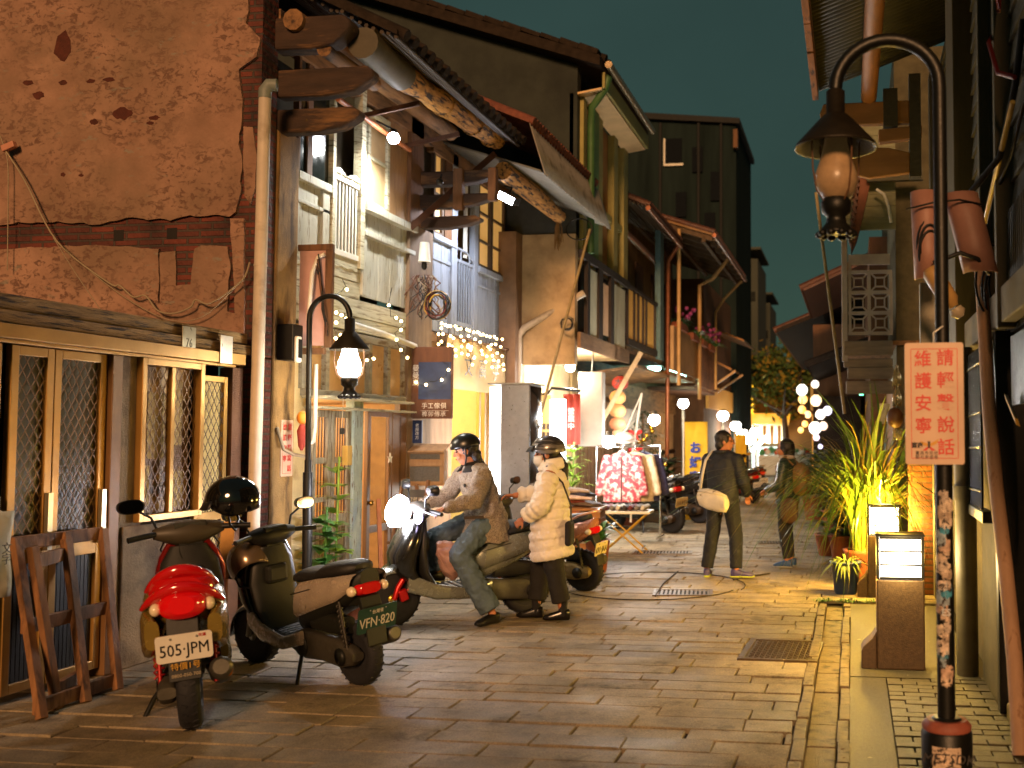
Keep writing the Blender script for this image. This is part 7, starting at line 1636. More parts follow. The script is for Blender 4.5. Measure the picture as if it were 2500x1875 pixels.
# chalkboard easel
t=thing('chalkboard','grey chalkboard menu on a wooden easel beside the brown open door','chalkboard',(-4.75,10.3,0),R(-20))
m=MB();M=Matrix.Rotation(R(-12),4,'X');m.hexa([M@Vector(v) for v in((-.2,0,.55),(.2,0,.55),(.2,.02,.55),(-.2,.02,.55),(-.2,0,1.12),(.2,0,1.12),(.2,.02,1.12),(-.2,.02,1.12))]);m.build('slate',mat('grey_slate','3c3a36',.8,var=.2,bump=.05),t)
m=MB()
for x in(-.2,.2):m.bar((x,.0,0.0),(x*.9,-.0+.25,1.2),.03,.03)
m.bar((0,.5,0),(0,.26,1.15),.03,.03);m.bar((-.24,.09,.53),(.24,.09,.53),.03,.03);m.builds('easel_leg',WOOD,t)
text('今日菜單\n咖啡 80\n手工茶\n木作課\n歡迎',.07,mat('chalk_cream','a89c84',.8,var=0,bump=0),t,M@Matrix.Translation((0,-.002,.84))@Matrix(((1,0,0,0),(0,0,-1,0),(0,1,0,0),(0,0,0,1))),line=1.15)
a=pt(868,1420,Z=0);b=pt(935,1215,X=-5.02);m=MB();m.bar((-4.7,9.85,0),(-4.95,10.25,1.0),.04,.06);piece('timber_batten','reddish timber batten leaning beside the chalkboard','batten',m,mat('red_batten','8a5430',.7,var=.2,bump=.1))
# wires and fittings at the pillar
def tangle(label,c,n,seed,sp=(.12,.1,.2),r=(.006,.012),cols=None,ring=False):
    q=random.Random(seed);t=thing('wire_tangle',label,'wires',c)
    for k in range(n):
        P=[];ph=q.uniform(0,6);R0=q.uniform(.5,1)
        if ring:
            for i in range(20):a=ph+i*.33;P.append((sp[0]*R0*math.cos(a)+q.uniform(-.01,.01),sp[1]*R0*math.sin(a*1.0+k)*.4,sp[2]*R0*math.sin(a)))
        else:
            p=Vector((q.uniform(-1,1)*sp[0],q.uniform(-1,1)*sp[1],sp[2]))
            for i in range(12):P.append(tuple(p));p=p+Vector((q.uniform(-.06,.06),q.uniform(-.05,.05),-sp[2]*2/12))
        m=MB();m.tube(P,q.uniform(*r),5);m.build('wire',(cols or [CABLE])[k%len(cols or [1])],t)
BR_=mat('brown_wire','5a3a28');RW=mat('red_wire','8a2420');YW=mat('yellow_wire','a8883a',.5,var=.1,bump=0)
tangle('big tangle of brown and black wires hanging on the pillar under the white insulator',pt(1035,730,Y=11.5),22,3,(.13,.08,.28),(.004,.009),[CABLE,BR_,BR_,CABLEW])
tangle('looped coils of black, red and yellow cable right of the pillar tangle',pt(1068,745,Y=11.5),9,5,(.17,.12,.2),(.008,.014),[CABLE,RW,CABLE,YW,CABLE],True)
m=MB();c=pt(1036,640,Y=11.45);m.lathe([(.075,0),(.07,.02),(.055,.22),(.05,.235),(.001,.24)],c,16);t=thing('insulator_cup','white insulator cup upside down on the wired pillar','insulator',c,world=True);m.build('cup',WHITEP,t);m=MB();m.lathe([(.03,0),(.035,-.06),(.02,-.09)],c,10);m.build('neck',BLACKM,t)
m=MB();a=pt(990,690,Y=11.5);b=pt(1004,718,Y=11.5);m.box(a.x,b.x,11.5,11.56,b.z,a.z);piece('switch_box','small white switch box left of the wire tangle','switch box',m,WHITEP,.006)
# string lights
FAIRY=emi('fairy_warm','ffd890',16)
fb=bpy.data.meshes.new('bulb');mm=MB();mm.ell((0,0,0),.016,8,6);fb.from_pydata(mm.v,[],mm.f);fb.materials.append(FAIRY)
for p_ in fb.polygons:p_.use_smooth=True
def fairy(label,lines,step=.1,glow=0):
    t=thing('string_lights',label,'string lights',lines[0][0],0,'warm string lights',world=True);q=random.Random(len(label));m=MB()
    for L in lines:
        L=[Vector(x) for x in L];P=[]
        for a,b in zip(L,L[1:]):
            n=max(2,int((b-a).length/.05))
            for i in range(n):P.append(a.lerp(b,i/n)+Vector((q.uniform(-.012,.012),q.uniform(-.02,.02),q.uniform(-.012,.012))))
        P.append(L[-1]);m.tube(P,.004,4)
        d=0
        for a,b in zip(P,P[1:]):
            d+=(b-a).length
            if d>step:
                d=q.uniform(-.03,.02);o=bpy.data.objects.new('bulb',fb);COL.objects.link(o);o.location=b+Vector((q.uniform(.0,.03),q.uniform(-.03,.03),-.015));put(o,t)
    m.build('wire',CABLE,t)
F=lambda x,y,X=-5.05:pt(x,y,X=X)
fairy('sparse warm string lights zigzagging over the transom of the pale green house',[[F(835,680),F(845,700),F(815,725),F(812,760),F(850,765),F(800,795),F(830,815),F(798,830),F(820,845),F(822,880),F(850,870)],[F(955,700),F(950,740),F(955,770),F(985,790),F(965,815),F(975,850),F(990,870)],[F(850,870),F(880,880),F(915,870)]],.13)
ls=[[F(1065+i*11.5,785+i*3,-5.0) for i in range(15)]]
q=random.Random(8)
for i in range(13):
    x=1070+i*12.8;y=787+i*3.2;n=q.choice((60,75,90,70));ls.append([F(x,y,-5.0),F(x+q.uniform(-8,8),y+n*.35,-5.0),F(x+q.uniform(-8,8),y+n*.7,-5.0),F(x+q.uniform(-6,8),y+n,-5.0)])
fairy('dense curtain of warm string lights over the cream calligraphy cloth',ls,.085)
fairy('few warm string lights trailing across the wooden signboard',[[pt(1080,885,Y=11.45),pt(1095,890,Y=11.45),pt(1085,920,Y=11.45),pt(1060,930,Y=11.45),pt(1030,940,Y=11.45),pt(1015,930,Y=11.45)]],.12)
t=thing('noren_cloth','cream shop cloth with black brush characters over the bright doorway','shop cloth',(-5.1,13.3,2.4),world=True)
m=MB();a,b=F(1092,800,-5.08),F(1233,905,-5.08)
m.grid([[(-5.08+.02*math.sin(i*.8),a.y+(b.y-a.y)*i/24,z) for z in(2.94,2.7,2.45,2.28)] for i in range(25)]);m.build('cloth',mat('cream_cloth','c8a878',.9,var=.1,scale=3,bump=.1),t,solid=.004)
for k,ch in enumerate('文高字'):text(ch,.3,BLACKP,t,FR((-5.045,a.y+(b.y-a.y)*(.3+.24*k),2.58),0))
m=MB();m.tube([(-5.07,a.y-.1,2.96),(-5.07,b.y+.1,2.96)],.016,8);m.build('rod',WOOD,t)
# steel light box standing sign
Yv=12.6;a,b=pt(1195,935,Y=Yv),pt(1290,1340,Y=Yv)
t=thing('light_box_sign','tall standing steel light box with a white lit edge beside the bright doorway','light box',((a.x+b.x)/2,Yv,0),world=True)
x0,x1,x2=a.x,pt(1222,1000,Y=Yv).x,b.x;z1=a.z
m=MB();m.box(x1,x2,Yv,Yv+.5,.05,z1-.02);m.build('steel_case',mat('brushed_steel','8e9298',.3,metal=.85,var=.1,scale=12,bump=.05),t,bev=.01)
m=MB();m.box(x0,x1-.004,Yv+.02,Yv+.5,.08,z1-.05);m.build('lit_face',emi('lightbox_white','fff8ec',5),t)
m=MB();rows=[]
for i in range(40):
    z=.06+(z1-.1)*i/39;rows.append([(x2+.004+.035*abs(math.sin(i*.4))*u*(1-u)*4+.004,Yv+.01+.48*u,z) for u in(0,.25,.5,.75,1)])
m.grid(rows);m.build('wavy_steel',mat('polished_steel','b8bcc0',.12,metal=1,var=0,bump=0),t)
m=MB();m.box(x0-.02,x2+.04,Yv-.01,Yv+.52,z1-.02,z1+.0);m.build('top_cap',GREYM,t)
lamp((x0-.2,Yv-.1,1.2),18,(1,.95,.85),t,.2)
a=pt(1440,560,Y=14.7);b=pt(1255,1255,Y=13.4);m=MB();m.tube([a,a.lerp(b,.5),b],.022,8);piece('bamboo_pole','long thin bamboo pole slanting from the concrete wall down past the light box','pole',m,mat('dry_bamboo','8a7850'))
m=MB();c=pt(1415,560,Y=14.75);m.tube([c+Vector((.2*math.cos(R(i*15)),-.02,.16*math.sin(R(i*15))-.03*i*0)) for i in range(26)],.01,6);piece('cable_loop','black cable loop at the top of the slanting bamboo pole','cable',m,CABLE)
tangle('small knot of wires hanging where the white pipe meets the bamboo pole',pt(1385,790,Y=14.7),9,11,(.12,.06,.12),(.005,.01),[CABLE,CABLEW],True)
# shop items under the balcony
Xs=-5.0
def signbox(nm,label,px0,px1,py0,py1,Y,d,m,cat):
    a,b=pt(px0,py0,Y=Y),pt(px1,py1,Y=Y);t=thing(nm,label,cat,(a.x,Y,b.z),world=True);o=MB();o.box(a.x,b.x,Y,Y+d,b.z,a.z);o.build('case',m,t,bev=.01);return t,a,b
t,a,b=signbox('blank_sign_box','blank pale grey sign box hanging beside the red banner',1412,1470,908,1090,16.3,.2,mat('pale_grey_sign','7c7468',.6,var=.1),'sign box')
m=MB();m.tube([((a.x+b.x)/2,16.4,a.z),((a.x+b.x)/2+.02,16.4,a.z+.35)],.015,6);m.build('hanger',GREYM,t)
t,a,b=signbox('photo_board','cream board pinned with small photographs beside the bright white panel',1292,1342,965,1170,15.6,.05,mat('cream_board','c2a868'),'board')
for i in range(3):
    for j in range(4):
        o=MB();x=a.x+.07+j*.075;z=a.z-.45-i*.13;o.box(x,x+.05,15.59,15.598,z-.09,z);o.build('photo',mat('dark_photo','4a4038',.4,var=.5,scale=20,bump=0),t)
t,a,b=signbox('lit_panel','bright white lit panel behind the grey helmet of the puffer coat woman',1343,1378,975,1240,15.5,.06,emi('cold_panel_white','f2f4ff',7),'lit panel');lamp((b.x+.15,15.2,1.5),22,(.95,.95,1),t,.15)
t=thing('red_banner','red cloth banner with pale characters hung on a black bracket','banner',pt(1395,1085,Y=15.9),world=True)
a,b=pt(1376,962,Y=15.9),pt(1416,1085,Y=15.9);m=MB();m.grid([[(a.x+(b.x-a.x)*i/12,15.9+.025*math.sin(i*1.3),z) for z in(a.z,(a.z+b.z)/2,b.z)] for i in range(13)]);m.build('cloth',mat('red_cloth','8a3428',.9,var=.2,scale=6,bump=.1),t,solid=.003)
text('營\n業\n中',.12,WT,t,FR(((a.x+b.x)/2,15.86,(a.z+b.z)/2),-90),line=1)
m=MB();m.tube([(a.x-.45,15.9,a.z-.03),(a.x-.25,15.9,a.z+.02),(a.x-.2,15.9,a.z+.1),(b.x,15.9,a.z+.05)],.025,7);m.build('bracket',BLACKM,t)
m=MB();m.bar(pt(1440,1080,Y=17),pt(1565,860,Y=17.3),.08,.08);piece('timber_brace','thick pale timber brace slanting under the wooden balcony','brace',m,mat('pale_brace','a08a68',.7,var=.2,st=(1,1,1),bump=.1))
t0=None
for k,(py,c,l) in enumerate(((935,'8a2c20','dark red paper lantern, topmost of the column of lanterns'),(970,'b8844a','tan paper lantern below the dark red one'),(1003,'b07c4c','second tan lantern in the column of lanterns'),(1035,'a86a4a','rust coloured lantern second from the bottom of the column'),(1066,'b08868','pale lantern at the bottom of the column'))):
    p=pt(1508+(0 if k else 6),py,Y=17.6);t=thing('paper_lantern',l,'lantern',p,0,'column of paper lanterns');m=MB();m.lathe([(.05,.12),(.11,.09),(.145,.03),(.148,-.02),(.12,-.08),(.05,-.12)],n=18);m.build('globe',mat('lantern_%d'%k,c,.7,var=.15,bump=.1,emit=c,es=.25),t);m=MB();m.lathe([(.05,.12),(.05,.14)],n=12);m.lathe([(.05,-.14),(.05,-.12)],n=12);m.builds('ring',BLACKP,t)
    if k==0:text('大',.14,BLACKP,t,FR((.0,-.15,0),-90))
# clothes rack with coats
rk=pt(1530,1310,Y=16.2);t=thing('clothes_rack','metal clothes rack lit by the stall spotlight','clothes rack',(rk.x,16.2,0))
m=MB();m.tube([(-.5,0,1.5),(.5,.25,1.5)],.018,8);m.tube([(-.5,0,0),(-.5,0,1.5)],.018,8);m.tube([(.5,.25,0),(.5,.25,1.5)],.018,8);m.tube([(-.5,-.3,.04),(-.5,.3,.04)],.018,8);m.tube([(.5,-.05,.04),(.5,.55,.04)],.018,8);m.builds('rail',CHROME,t)
def coat(label,dx,dy,m,rz,cat='jacket'):
    t=thing('hanging_jacket',label,cat,(rk.x+dx,16.2+dy,0),rz,'jackets on the clothes rack')
    S=MB();S.loft([[Vector((rx*math.cos(2*math.pi*i/24),ry*math.sin(2*math.pi*i/24),z)) for i in range(24)] for z,rx,ry in((.62,.31,.1),(.8,.29,.1),(1.05,.27,.09),(1.28,.28,.085),(1.36,.2,.07),(1.42,.07,.05))])
    for s in(1,-1):S.cap((s*.24,0,1.3),(s*.36,-.02,.78),.085,.075,12)
    o=S.build('cloth',m,t);remesh(o,.014,3);wrinkle(o,.025,.08)
    h=MB();h.tube([(-.16,0,1.36),(0,0,1.45),(.16,0,1.36)],.008,6);h.tube([(0,0,1.45),(0,0,1.5),(.02,0,1.53)],.006,6);h.build('hanger',CHROME,t)
    p=MB();p.box(-.012,.012,-.115,-.095,.64,1.34);p.build('placket',mat('dark_placket','3a2420',.8,var=.1),t)
coat('red and white printed jacket at the front of the clothes rack',-.05,-.12,mat('red_print_cloth','98343a',.85,var=.2,scale=5,col2='c09c90',mscale=13,mth=.53,msoft=.05,bump=.15),R(6))
coat('cream jacket hanging just behind the red printed jacket',.12,.06,mat('cream_print_cloth','b8a888',.85,var=.3,scale=9,bump=.1),R(14));coat('dark blue patterned jacket deeper on the clothes rack',.22,.22,mat('blue_print_cloth','2c2c4a',.85,var=.5,scale=12,bump=.1),R(18))
m=MB();m.ell((0,0,0),(.17,.15,.1),14,9);m.lathe([(.14,-.03),(.24,-.05),(.25,-.06)],n=18);o=m.build('straw_hat',mat('pale_hat','b8b0a4',.8,var=.2,bump=.2));o.location=(rk.x-.02,16.1,1.64);tag(o,'pale hat set on top of the clothes rack','hat')
# folding table with goods
tb=pt(1525,1322,Y=14.6);t=thing('folding_table','small white folding table on crossed yellow legs','table',(tb.x,14.6,0),R(4))
m=MB();m.box(-.4,.4,-.25,.25,.56,.6);m.build('top',WHITEP,t,bev=.01)
YL=mat('yellow_steel','b08a2a',.4,metal=.4,var=.1,bump=0)
for s in(-.23,.23):
    m=MB();m.tube([(-.34,s,.56),(.3,s,0)],.013,7);m.build('leg',YL,t);m=MB();m.tube([(.34,s*.9,.56),(-.3,s*.9,0)],.013,7);m.build('leg',YL,t)
m=MB();m.tube([(-.28,-.25,.07),(-.28,.25,.07)],.01,6);m.tube([(.28,-.25,.07),(.28,.25,.07)],.01,6);m.builds('stretcher',GREYM,t)
q=random.Random(31);gm=[mat('goods_%s'%n,c,.7,var=.3,scale=20,bump=.2) for n,c in(('charcoal','2c2826'),('maroon','5a2020'),('grey','6a625a'),('ivory','b0a898'))]
for k in range(16):
    m=MB();m.obox((0,0,.0),(.055,.2,.07),Matrix.Rotation(R(35),3,'Y'));o=m.build('folded_purse',gm[k%4],bev=.012);o.location=(tb.x-.33+(k%8)*.09,14.6-.1+(k//8)*.22,.645);tag(o,'small folded cloth purse in the row on the white folding table','purse','purses on the folding table')
t=thing('wooden_crate','brown wooden crate stand covered with cloth goods behind the puffer coat woman','crate',(-3.62,13.2,0),R(6))
m=MB()
for i in range(6):m.box(-.36,.36,-.27,-.25,.1+i*.1,.19+i*.1);m.box(.345,.36,-.25,.25,.1+i*.1,.19+i*.1);m.box(-.36,-.345,-.25,.25,.1+i*.1,.19+i*.1)
m.box(-.38,.38,-.29,.29,.71,.74)
m.build('box',mat('orange_brown_crate','8a5c2c',.7,var=.25,st=(.6,2,3),bump=.2),t)
q=random.Random(2)
for k in range(5):
    m=MB();m.loft([xring(x,.14,z0,z1,3,14) for x,z0,z1 in((-.2,.0,.04),(-.1,.0,.07),(.1,.0,.06),(.2,.0,.03))]);o=m.build('folded_cloth',mat('cloth_pile_%d'%k,('6a5c50','a85a50','d0b8a8','3a3a48','b0a090')[k],.9,var=.3,scale=12,bump=.2));o.location=(-3.62+q.uniform(-.12,.12),13.2+q.uniform(-.1,.1),.745+k*.045);o.rotation_euler=(0,0,q.uniform(-.5,.5));wrinkle(o,.03,.1);tag(o,('grey folded cloth at the bottom of the crate pile','rose folded cloth second from the bottom of the crate pile','pale folded cloth in the middle of the crate pile','navy folded cloth near the top of the crate pile','cream folded cloth on top of the crate pile')[k],'cloth','cloth pile on the crate')
# ================= PLANTS
def leafy(mb,c,n,L,W,q,up=.5,droop=.4,spread=1):
    for k in range(n):
        a=q.uniform(0,6.28);e=q.uniform(up*.5,up*1.6);d=Vector((math.cos(a)*spread,math.sin(a)*spread,e)).normalized();s=Vector((-math.sin(a),math.cos(a),0));l=L*q.uniform(.6,1.15);P=[]
        for i in range(5):
            u=i/4;p=Vector(c)+d*l*u-Vector((0,0,droop*l*u*u));w=W*math.sin(math.pi*(.12+.86*u))*.5;P.append([p-s*w,p+s*w])
        mb.grid(P)
GR=mat('leaf_green','3c6a24',.5,var=.4,scale=14,bump=0);GRD=mat('leaf_dark','24401c',.5,var=.4,scale=14,bump=0);GRY=mat('leaf_yellow_green','6e8a24',.5,var=.35,scale=10,bump=0)
POT=mat('terracotta_pot','8a4a2c',.7,var=.2,bump=.1);POTB=mat('blue_pot','2c3a5a',.4,var=.2,bump=.05)
def potted(label,loc,h,r,n,L,W,m,seed,pm=POT,up=.6,droop=.4,name='potted_plant',stems=1,group=None):
    q=random.Random(seed);t=thing(name,label,'plant',loc,0,group)
    p=MB();p.lathe([(r*.7,0),(r*.75,.02),(r,h*.92),(r*1.08,h*.93),(r*1.08,h),(r*.9,h),(r*.88,h*.9)],n=18);p.lathe([(.001,h*.9),(r*.9,h*.9)],n=14);p.build('pot',pm,t)
    f=MB()
    for k in range(stems):
        z=h*.9+(k*.13 if stems>1 else 0);leafy(f,(q.uniform(-.05,.05),q.uniform(-.05,.05),z),n,L,W,q,up,droop)
    if stems>1:f.tube([(0,0,h*.9),(0.02,0,h+.13*stems)],.012,5)
    f.build('foliage',m,t);return t
potted('leafy potted plant at the foot of the slim lit lamp post',(-4.95,9.15,0),.22,.13,14,.3,.09,GR,1,stems=6)
potted('tall broad leaved plant climbing by the lamp post before the doors',(-4.98,9.42,0),.3,.14,7,.26,.1,GRY,2,stems=9)
potted('sword leaved plant behind the dark silver scooter',(-4.55,8.95,0),.2,.13,18,.5,.05,GRD,3,up=1.5,droop=.2)
potted('bright broad leaved plant between the rider and the puffer coat woman',(-3.62,10.6,0),.25,.14,16,.55,.1,GRY,4,up=1.3,droop=.35)
potted('bushy green plant beside the brown crate stand',(-3.12,12.4,0),.4,.15,26,.35,.06,GR,5,up=.9,droop=.4,stems=2)
potted('feathery pale green plant beside the shop pier under the balcony',(-4.25,15.3,.5),.3,.14,18,.4,.05,GRY,6,stems=6)
potted('dark fern by the decorated tree',(-4.2,19.0,.0),.35,.2,30,.6,.07,GRD,7,stems=5)
potted('shrub in a pot under the yellow banner',(-4.0,22.0,.0),.35,.22,30,.6,.08,GRD,8,stems=7)
# decorated tree
t=thing('christmas_tree','dark decorated tree hung with red bows and gold balls by the yellow banner','tree',(-3.9,18.9,0))
q=random.Random(3);f=MB();f.m=0
for k in range(900):
    z=q.uniform(.25,2.15);r_=(.78*(1-(z-.2)/2.3))*math.sqrt(q.uniform(.15,1));a=q.uniform(0,6.28);leafy(f,(r_*math.cos(a),r_*math.sin(a),z),1,.2,.03,q,.2,.5)
f.build('foliage',mat('dark_fir','2c3a18',.6,var=.5,scale=8,bump=0),t)
f=MB();f.tube([(0,0,0),(0,0,2.1)],[.05,.02],8);f.build('trunk',WOOD,t)
for k in range(26):
    z=q.uniform(.4,1.9);r_=.8*(1-(z-.2)/2.3)+.03;a=q.uniform(-2.6,-.2);m=MB();m.ell((r_*math.cos(a),r_*math.sin(a),z),.045,10,7);m.build('bauble',mat('gold_bauble','c89830',.2,metal=.8,var=.1,bump=0) if k%3 else mat('red_bauble','a01c1c',.2,metal=.4,var=.1,bump=0),t)
for k in range(5):
    z=.6+k*.28;r_=.8*(1-(z-.2)/2.3)+.06;a=-1.9+.5*math.sin(k*2.3);c=Vector((r_*math.cos(a),r_*math.sin(a),z));m=MB()
    for s in(1,-1):m.ell(c+Vector((s*.07,0,.02)),(.07,.03,.04),10,7,Matrix.Rotation(s*-.4,3,'Y'));m.tube([c,c+Vector((s*.06,-.01,-.12))],.018,5)
    m.build('bow',mat('red_bow','b02018',.6,var=.15,bump=.1),t)
def flag(label,px0,px1,py0,py1,Y,txt):
    a,b=pt(px0,py0,Y=Y),pt(px1,py1,Y=Y);t=thing('banner_flag',label,'banner',(a.x,Y,0),0,'yellow shop banners',world=True)
    m=MB();m.grid([[(a.x+(b.x-a.x)*i/10,Y+.04*math.sin(i*.7+j*.8),a.z+(b.z-a.z)*j/8) for j in range(9)] for i in range(11)]);m.build('cloth',mat('yellow_banner','c8a428',.8,var=.1,scale=3,bump=.05),t,solid=.003)
    m=MB();m.tube([(a.x-.02,Y,0),(a.x-.02,Y,a.z+.1)],.015,6);m.build('pole',WHITEP,t)
    if txt:text('\n'.join(txt),(a.x-b.x)*-.5,mat('banner_blue','2a3c8a',.7,var=.1,bump=0),t,FR(((a.x+b.x)/2,Y-.06,a.z+(b.z-a.z)*.42),-90),line=1.25,off=.012)
flag('yellow banner with blue characters beside the decorated tree',1671,1727,1030,1270,19.6,'お好亭')
flag('second yellow banner half hidden behind the walking man',1795,1822,1060,1170,26.5,'')
# balcony plants
for k,(px,py,Y,l) in enumerate(((1700,860,25.0,'nearest balcony flower box with spiky leaves'),(1740,870,26.6,'middle balcony flower box with purple flowers'),(1772,880,28.0,'farthest balcony flower box with purple flowers'),(1640,790,23.2,'dark potted plant on the tan concrete parapet'))):
    z=4.12 if k<3 else 4.14;t=thing('flower_box',l,'flower box',(-3.92,Y,z-.05 if k<3 else z),0,'plants on the balcony');m=MB();m.box(-.12,.12,-.5,.5,-.05,.12);m.build('box',POT,t);q=random.Random(k);f=MB()
    for j in range(8):leafy(f,(q.uniform(-.1,.15),q.uniform(-.45,.45),.1),12,.5,.04,q,1.0,.7)
    f.build('foliage',GR if k<3 else GRD,t)
    if k:
        m=MB()
        for j in range(14):m.ell((q.uniform(-.1,.35),q.uniform(-.5,.5),q.uniform(.2,.5)),.05,8,6)
        m.builds('flower',mat('purple_flower','7a2c5a',.7,var=.3,bump=0),t)
# tall grass at the amber bollard
t=thing('tall_grass','tall arching lemon grass clump glowing over the amber bollard lamp','plant',(.16,11.75,0))
p=MB();p.lathe([(.2,0),(.26,.36),(.28,.4),(.24,.4),(.22,.34)],n=18);p.build('pot',POT,t)
q=random.Random(17);f=MB()
for k in range(640):
    a=q.uniform(0,6.28);L=q.uniform(1.5,2.75);out=q.uniform(.1,1.1)*(1.0 if q.random()<.6 else 1.55);s=Vector((-math.sin(a),math.cos(a),0));d=Vector((math.cos(a),math.sin(a),0));P=[];W=q.uniform(.005,.017);b=Vector((q.uniform(-.16,.16),q.uniform(-.16,.16),.38));dr=q.uniform(.75,1.4)*min(1.15,.3+out)
    for i in range(9):
        u=i/8;P.append([b+d*(out*.75*L*u**1.5)+Vector((0,0,L*u-dr*L*u**2.6*.75))-s*W*(1-u)**.6,b+d*(out*.75*L*u**1.5)+Vector((0,0,L*u-dr*L*u**2.6*.75))+s*W*(1-u)**.6])
    f.m=0 if q.random()<.65 else 1;f.grid(P)
for k in range(18):
    a=q.uniform(0,6.28);L=q.uniform(1.8,2.5);s=Vector((-math.sin(a),math.cos(a),0));b=Vector((q.uniform(-.1,.25),q.uniform(-.1,.1),.38));d=Vector((math.cos(a),math.sin(a),0));P=[]
    for i in range(6):u=i/5;P.append([b+d*.4*u*u*L+Vector((0,0,L*u-.15*L*u**3))-s*.022*math.sin(math.pi*(.15+.84*u)),b+d*.4*u*u*L+Vector((0,0,L*u-.15*L*u**3))+s*.022*math.sin(math.pi*(.15+.84*u))])
    f.m=0;f.grid(P)
f.build('foliage',[mat('grass_blade','56701c',.5,var=.3,scale=6,bump=0),mat('grass_blade_yellow','86742c',.5,var=.3,scale=6,bump=0)],t)
potted('low drooping plant in a blue pot at the left foot of the amber bollard',(-.08,11.1,0),.34,.16,40,.45,.03,mat('pot_grass','4e5a20',.6,var=.3,bump=0),9,POTB,up=.9,droop=.9)
potted('terracotta potted shrub behind the tall grass',(-.1,13.2,0),.42,.2,30,.5,.05,GRD,10,stems=5)
potted('dark potted shrub farther right behind the woman with the camera',(.05,15.5,0),.4,.2,34,.5,.06,GRD,12,stems=7)
potted('low dark bush under the glowing lantern cluster',(-.75,20.6,0),.5,.25,40,.6,.07,GRD,21,stems=7)
potted('dark green bush nearest the woman with the camera on the right',(-.3,17.6,0),.42,.24,40,.55,.06,GRD,22,stems=8)
potted('small yellow green bush beside the terracotta pots on the right',(-.35,14.6,0),.3,.18,30,.42,.05,GRY,23,stems=3)
g=MB();q=random.Random(6)
for k in range(60):leafy(g,(q.uniform(-.4,.35),10.5+q.uniform(-.06,.06),0),3,.1,.012,q,1,.4)
o=g.build('weeds',GR);o['kind']='stuff';o['label']='tufts of weed growing at the end of the gutter'
# right hand far lights
q=random.Random(41)
LL=[(1958,952,.14,'fff4e0'),(1990,938,.1,'fff0d8'),(1960,975,.12,'ffb850'),(1992,978,.15,'ffd8a0'),(1958,1000,.1,'ffa030'),(1972,1012,.09,'ffc070'),(2003,1012,.13,'ffe8d0'),(2020,1003,.12,'e8e0ff'),(1965,1035,.08,'ffb040'),(1990,1045,.16,'fff0e0'),(2010,1040,.11,'ffd0b0'),(1955,1050,.08,'ffc050'),(1993,1068,.08,'ffd8e8'),(2003,1090,.06,'d8d0ff'),(1935,1142,.05,'8088ff')]
for k,(px,py,r_,c) in enumerate(LL):
    r_*=.85
    p=pt(px,py,Y=21.6+(k%4)*.5);t=thing('shop_lantern','small glowing lantern hung in the cluster behind the tall grass','lantern',p,0,'glowing lanterns behind the tall grass');m=MB();m.lathe([(r_*.4,r_),(r_*.9,r_*.5),(r_,0),(r_*.9,-r_*.5),(r_*.4,-r_)],n=14);m.build('globe',emi('lantern_glow_'+c,c,1.5),t);m=MB();m.tube([(0,0,r_),(0,0,r_+.15)],.01,5);m.build('cord',CABLE,t)
lamp((-.3,25,1.8),130,(1,.72,.35),t,.3) if False else None
for px,py,Y,l,e in((2103,955,15.2,'small green lit lantern under the lattice balcony',4),):
    p=pt(px,py,Y=Y);t=thing('green_lantern',l,'lantern',p);m=MB();m.lathe([(.02,.06),(.04,.0),(.03,-.06)],n=10);m.build('glass',emi('green_glow','6affb8',3),t);m=MB();m.tube([(0,0,.06),(0,0,.2)],.005,5);m.build('cord',CABLE,t)
# bottle wind chime and ball by the brick pier
t=thing('bottle_garland','garland of clear bottles hanging by the brick pier','bottles',pt(2190,1000,Y=11.0))
m=MB();m.tube([(0,0,.45),(0,0,-.35)],.006,5);m.build('cord',CABLE,t)
for z in(.35,.14,-.22):
    m=MB();m.lathe([(.001,-.1),(.045,-.1),(.05,0),(.03,.06),(.016,.09),(.016,.12)],(0,0,z),14);m.build('bottle',mat('bottle_glass','b8b090',.08,var=.1,trans=.8,bump=0),t)
m=MB();m.ell(pt(2185,1020,Y=10.9),(.09,.09,.11),14,9);piece('gourd','brown gourd hanging beside the red sign','gourd',m,mat('brown_gourd','4a2e18',.5,var=.3,bump=.1))
for k,(px,py,Y,l,c) in enumerate(((2160,1010,12.2,'white paper price tag hung behind the tall grass','b8b4a4'),)):
    p=pt(px,py,Y=Y);m=MB();m.box(p.x-.06,p.x+.06,Y,Y+.01,p.z-.12,p.z+.12);piece('paper_tag',l,'tag',m,mat('paper_tag',c,.8,var=.1))

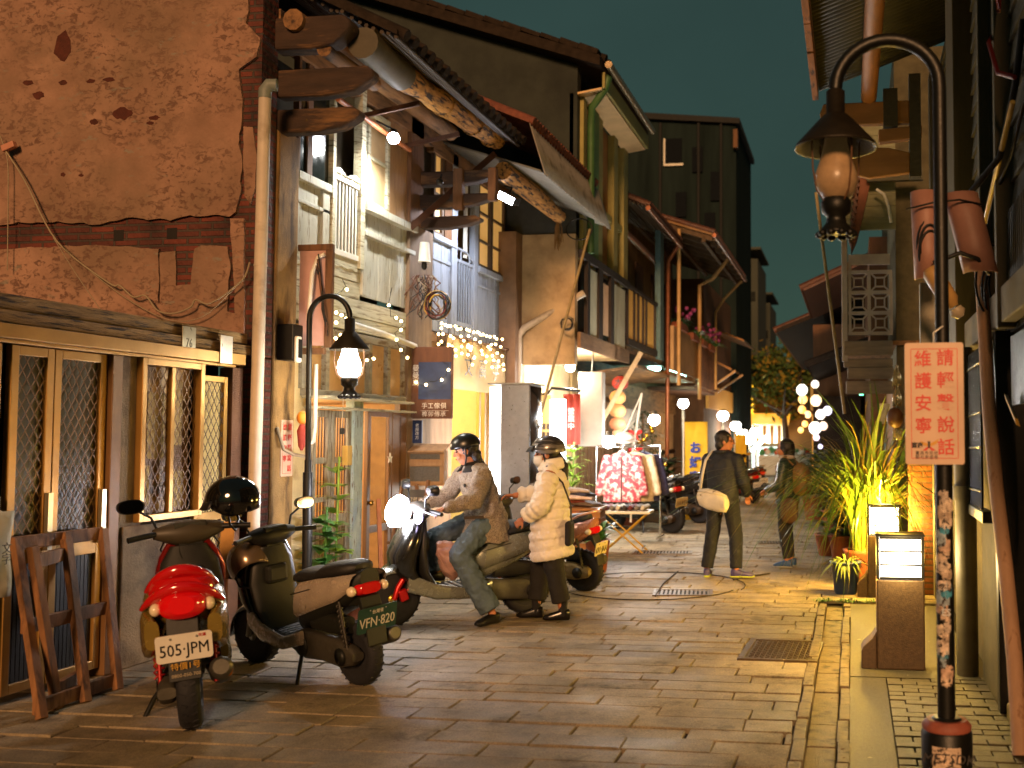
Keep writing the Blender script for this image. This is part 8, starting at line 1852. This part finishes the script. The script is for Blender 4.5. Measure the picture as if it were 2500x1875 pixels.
# bits of litter and fallen leaves on the paving
g=MB();q=random.Random(77)
for k in range(70):
    x,y=q.uniform(-4.9,.8),q.uniform(5.2,13);s=q.uniform(.008,.025);a=q.uniform(0,6);g.m=q.choice((0,0,1));z=.009+q.uniform(0,.003)
    g.add([(x+s*math.cos(a),y+s*math.sin(a),z),(x-s*.5*math.sin(a),y+s*.5*math.cos(a),z+.004),(x-s*math.cos(a),y-s*math.sin(a),z),(x+s*.5*math.sin(a),y-s*.5*math.cos(a),z+.002)],[(0,1,2,3)])
o=g.build('litter',[mat('dead_leaf','5a4020',.8,var=.3,bump=0),mat('paper_scrap','a89c88',.8,var=.1,bump=0)]);o['kind']='stuff';o['label']='scattered leaf bits and paper scraps on the paving'

p=pt(838,905,X=-4.9);q_=pt(835,1045,X=-4.9);m=MB();m.tube([p,p.lerp(q_,.5)+Vector((.0,.015,0)),q_],.004,5);t=thing('dangling_wire','thin pale cord with a black clip hanging below the lit street lamp','cord',p,world=True);m.build('cord',CABLEW,t)
m=MB();m.obox(q_-Vector((0,0,.03)),(.03,.05,.06));m.build('clip',BLACKP,t,bev=.006)
a=pt(842,1088,X=-5.1);m=MB();m.box(-5.13,-5.07,a.y,a.y+.1,a.z-.2,a.z);piece('yellow_box','small yellow wooden box fixed on the edge of the folding green doors','box',m,mat('yellow_box_wood','c09a48',.6,var=.1),.006)
c=pt(951,1119,X=-5.02);m=MB();P=[]
for i in range(10):
    r_=.06 if i%2==0 else .025;P.append((r_*math.sin(i*math.pi/5),r_*math.cos(i*math.pi/5)))
m.prism(P,.012,FR(c,0));piece('star_ornament','white star ornament hung beside the brown glazed door','ornament',m,WHITEP)
a=pt(928,990,X=-5.35);
for k,(dy,z,w_,h,c_) in enumerate(((0,1.75,.3,.12,'2c2a28'),(.05,1.3,.16,.34,'1c1a1c'),(.3,1.5,.2,.26,'b8a888'))):
    m=MB();m.box(-7.44,-7.42,10.75+dy*2,10.75+dy*2+w_*1.6,z-h,z+h*.4);piece('poster',('dark wide poster on the lit back wall of the first shop','tall black poster on the lit back wall of the first shop','pale poster on the lit back wall of the first shop')[k],'poster',m,mat('poster_%d'%k,c_,.6,var=.5,scale=8))
t=thing('paper_lantern','small yellow and red toy lantern hanging by the lit lamp post','ornament',pt(738,1020,X=-5.0))
m=MB();m.ell((0,0,0),(.05,.05,.06),12,8);m.build('ball',mat('orange_ball','c87a20',.5,var=.1,bump=0),t);m=MB();m.lathe([(.02,-.06),(.045,-.12),(.03,-.26),(.01,-.3)],n=10);m.build('tassel',mat('red_cloth','8a3428'),t)
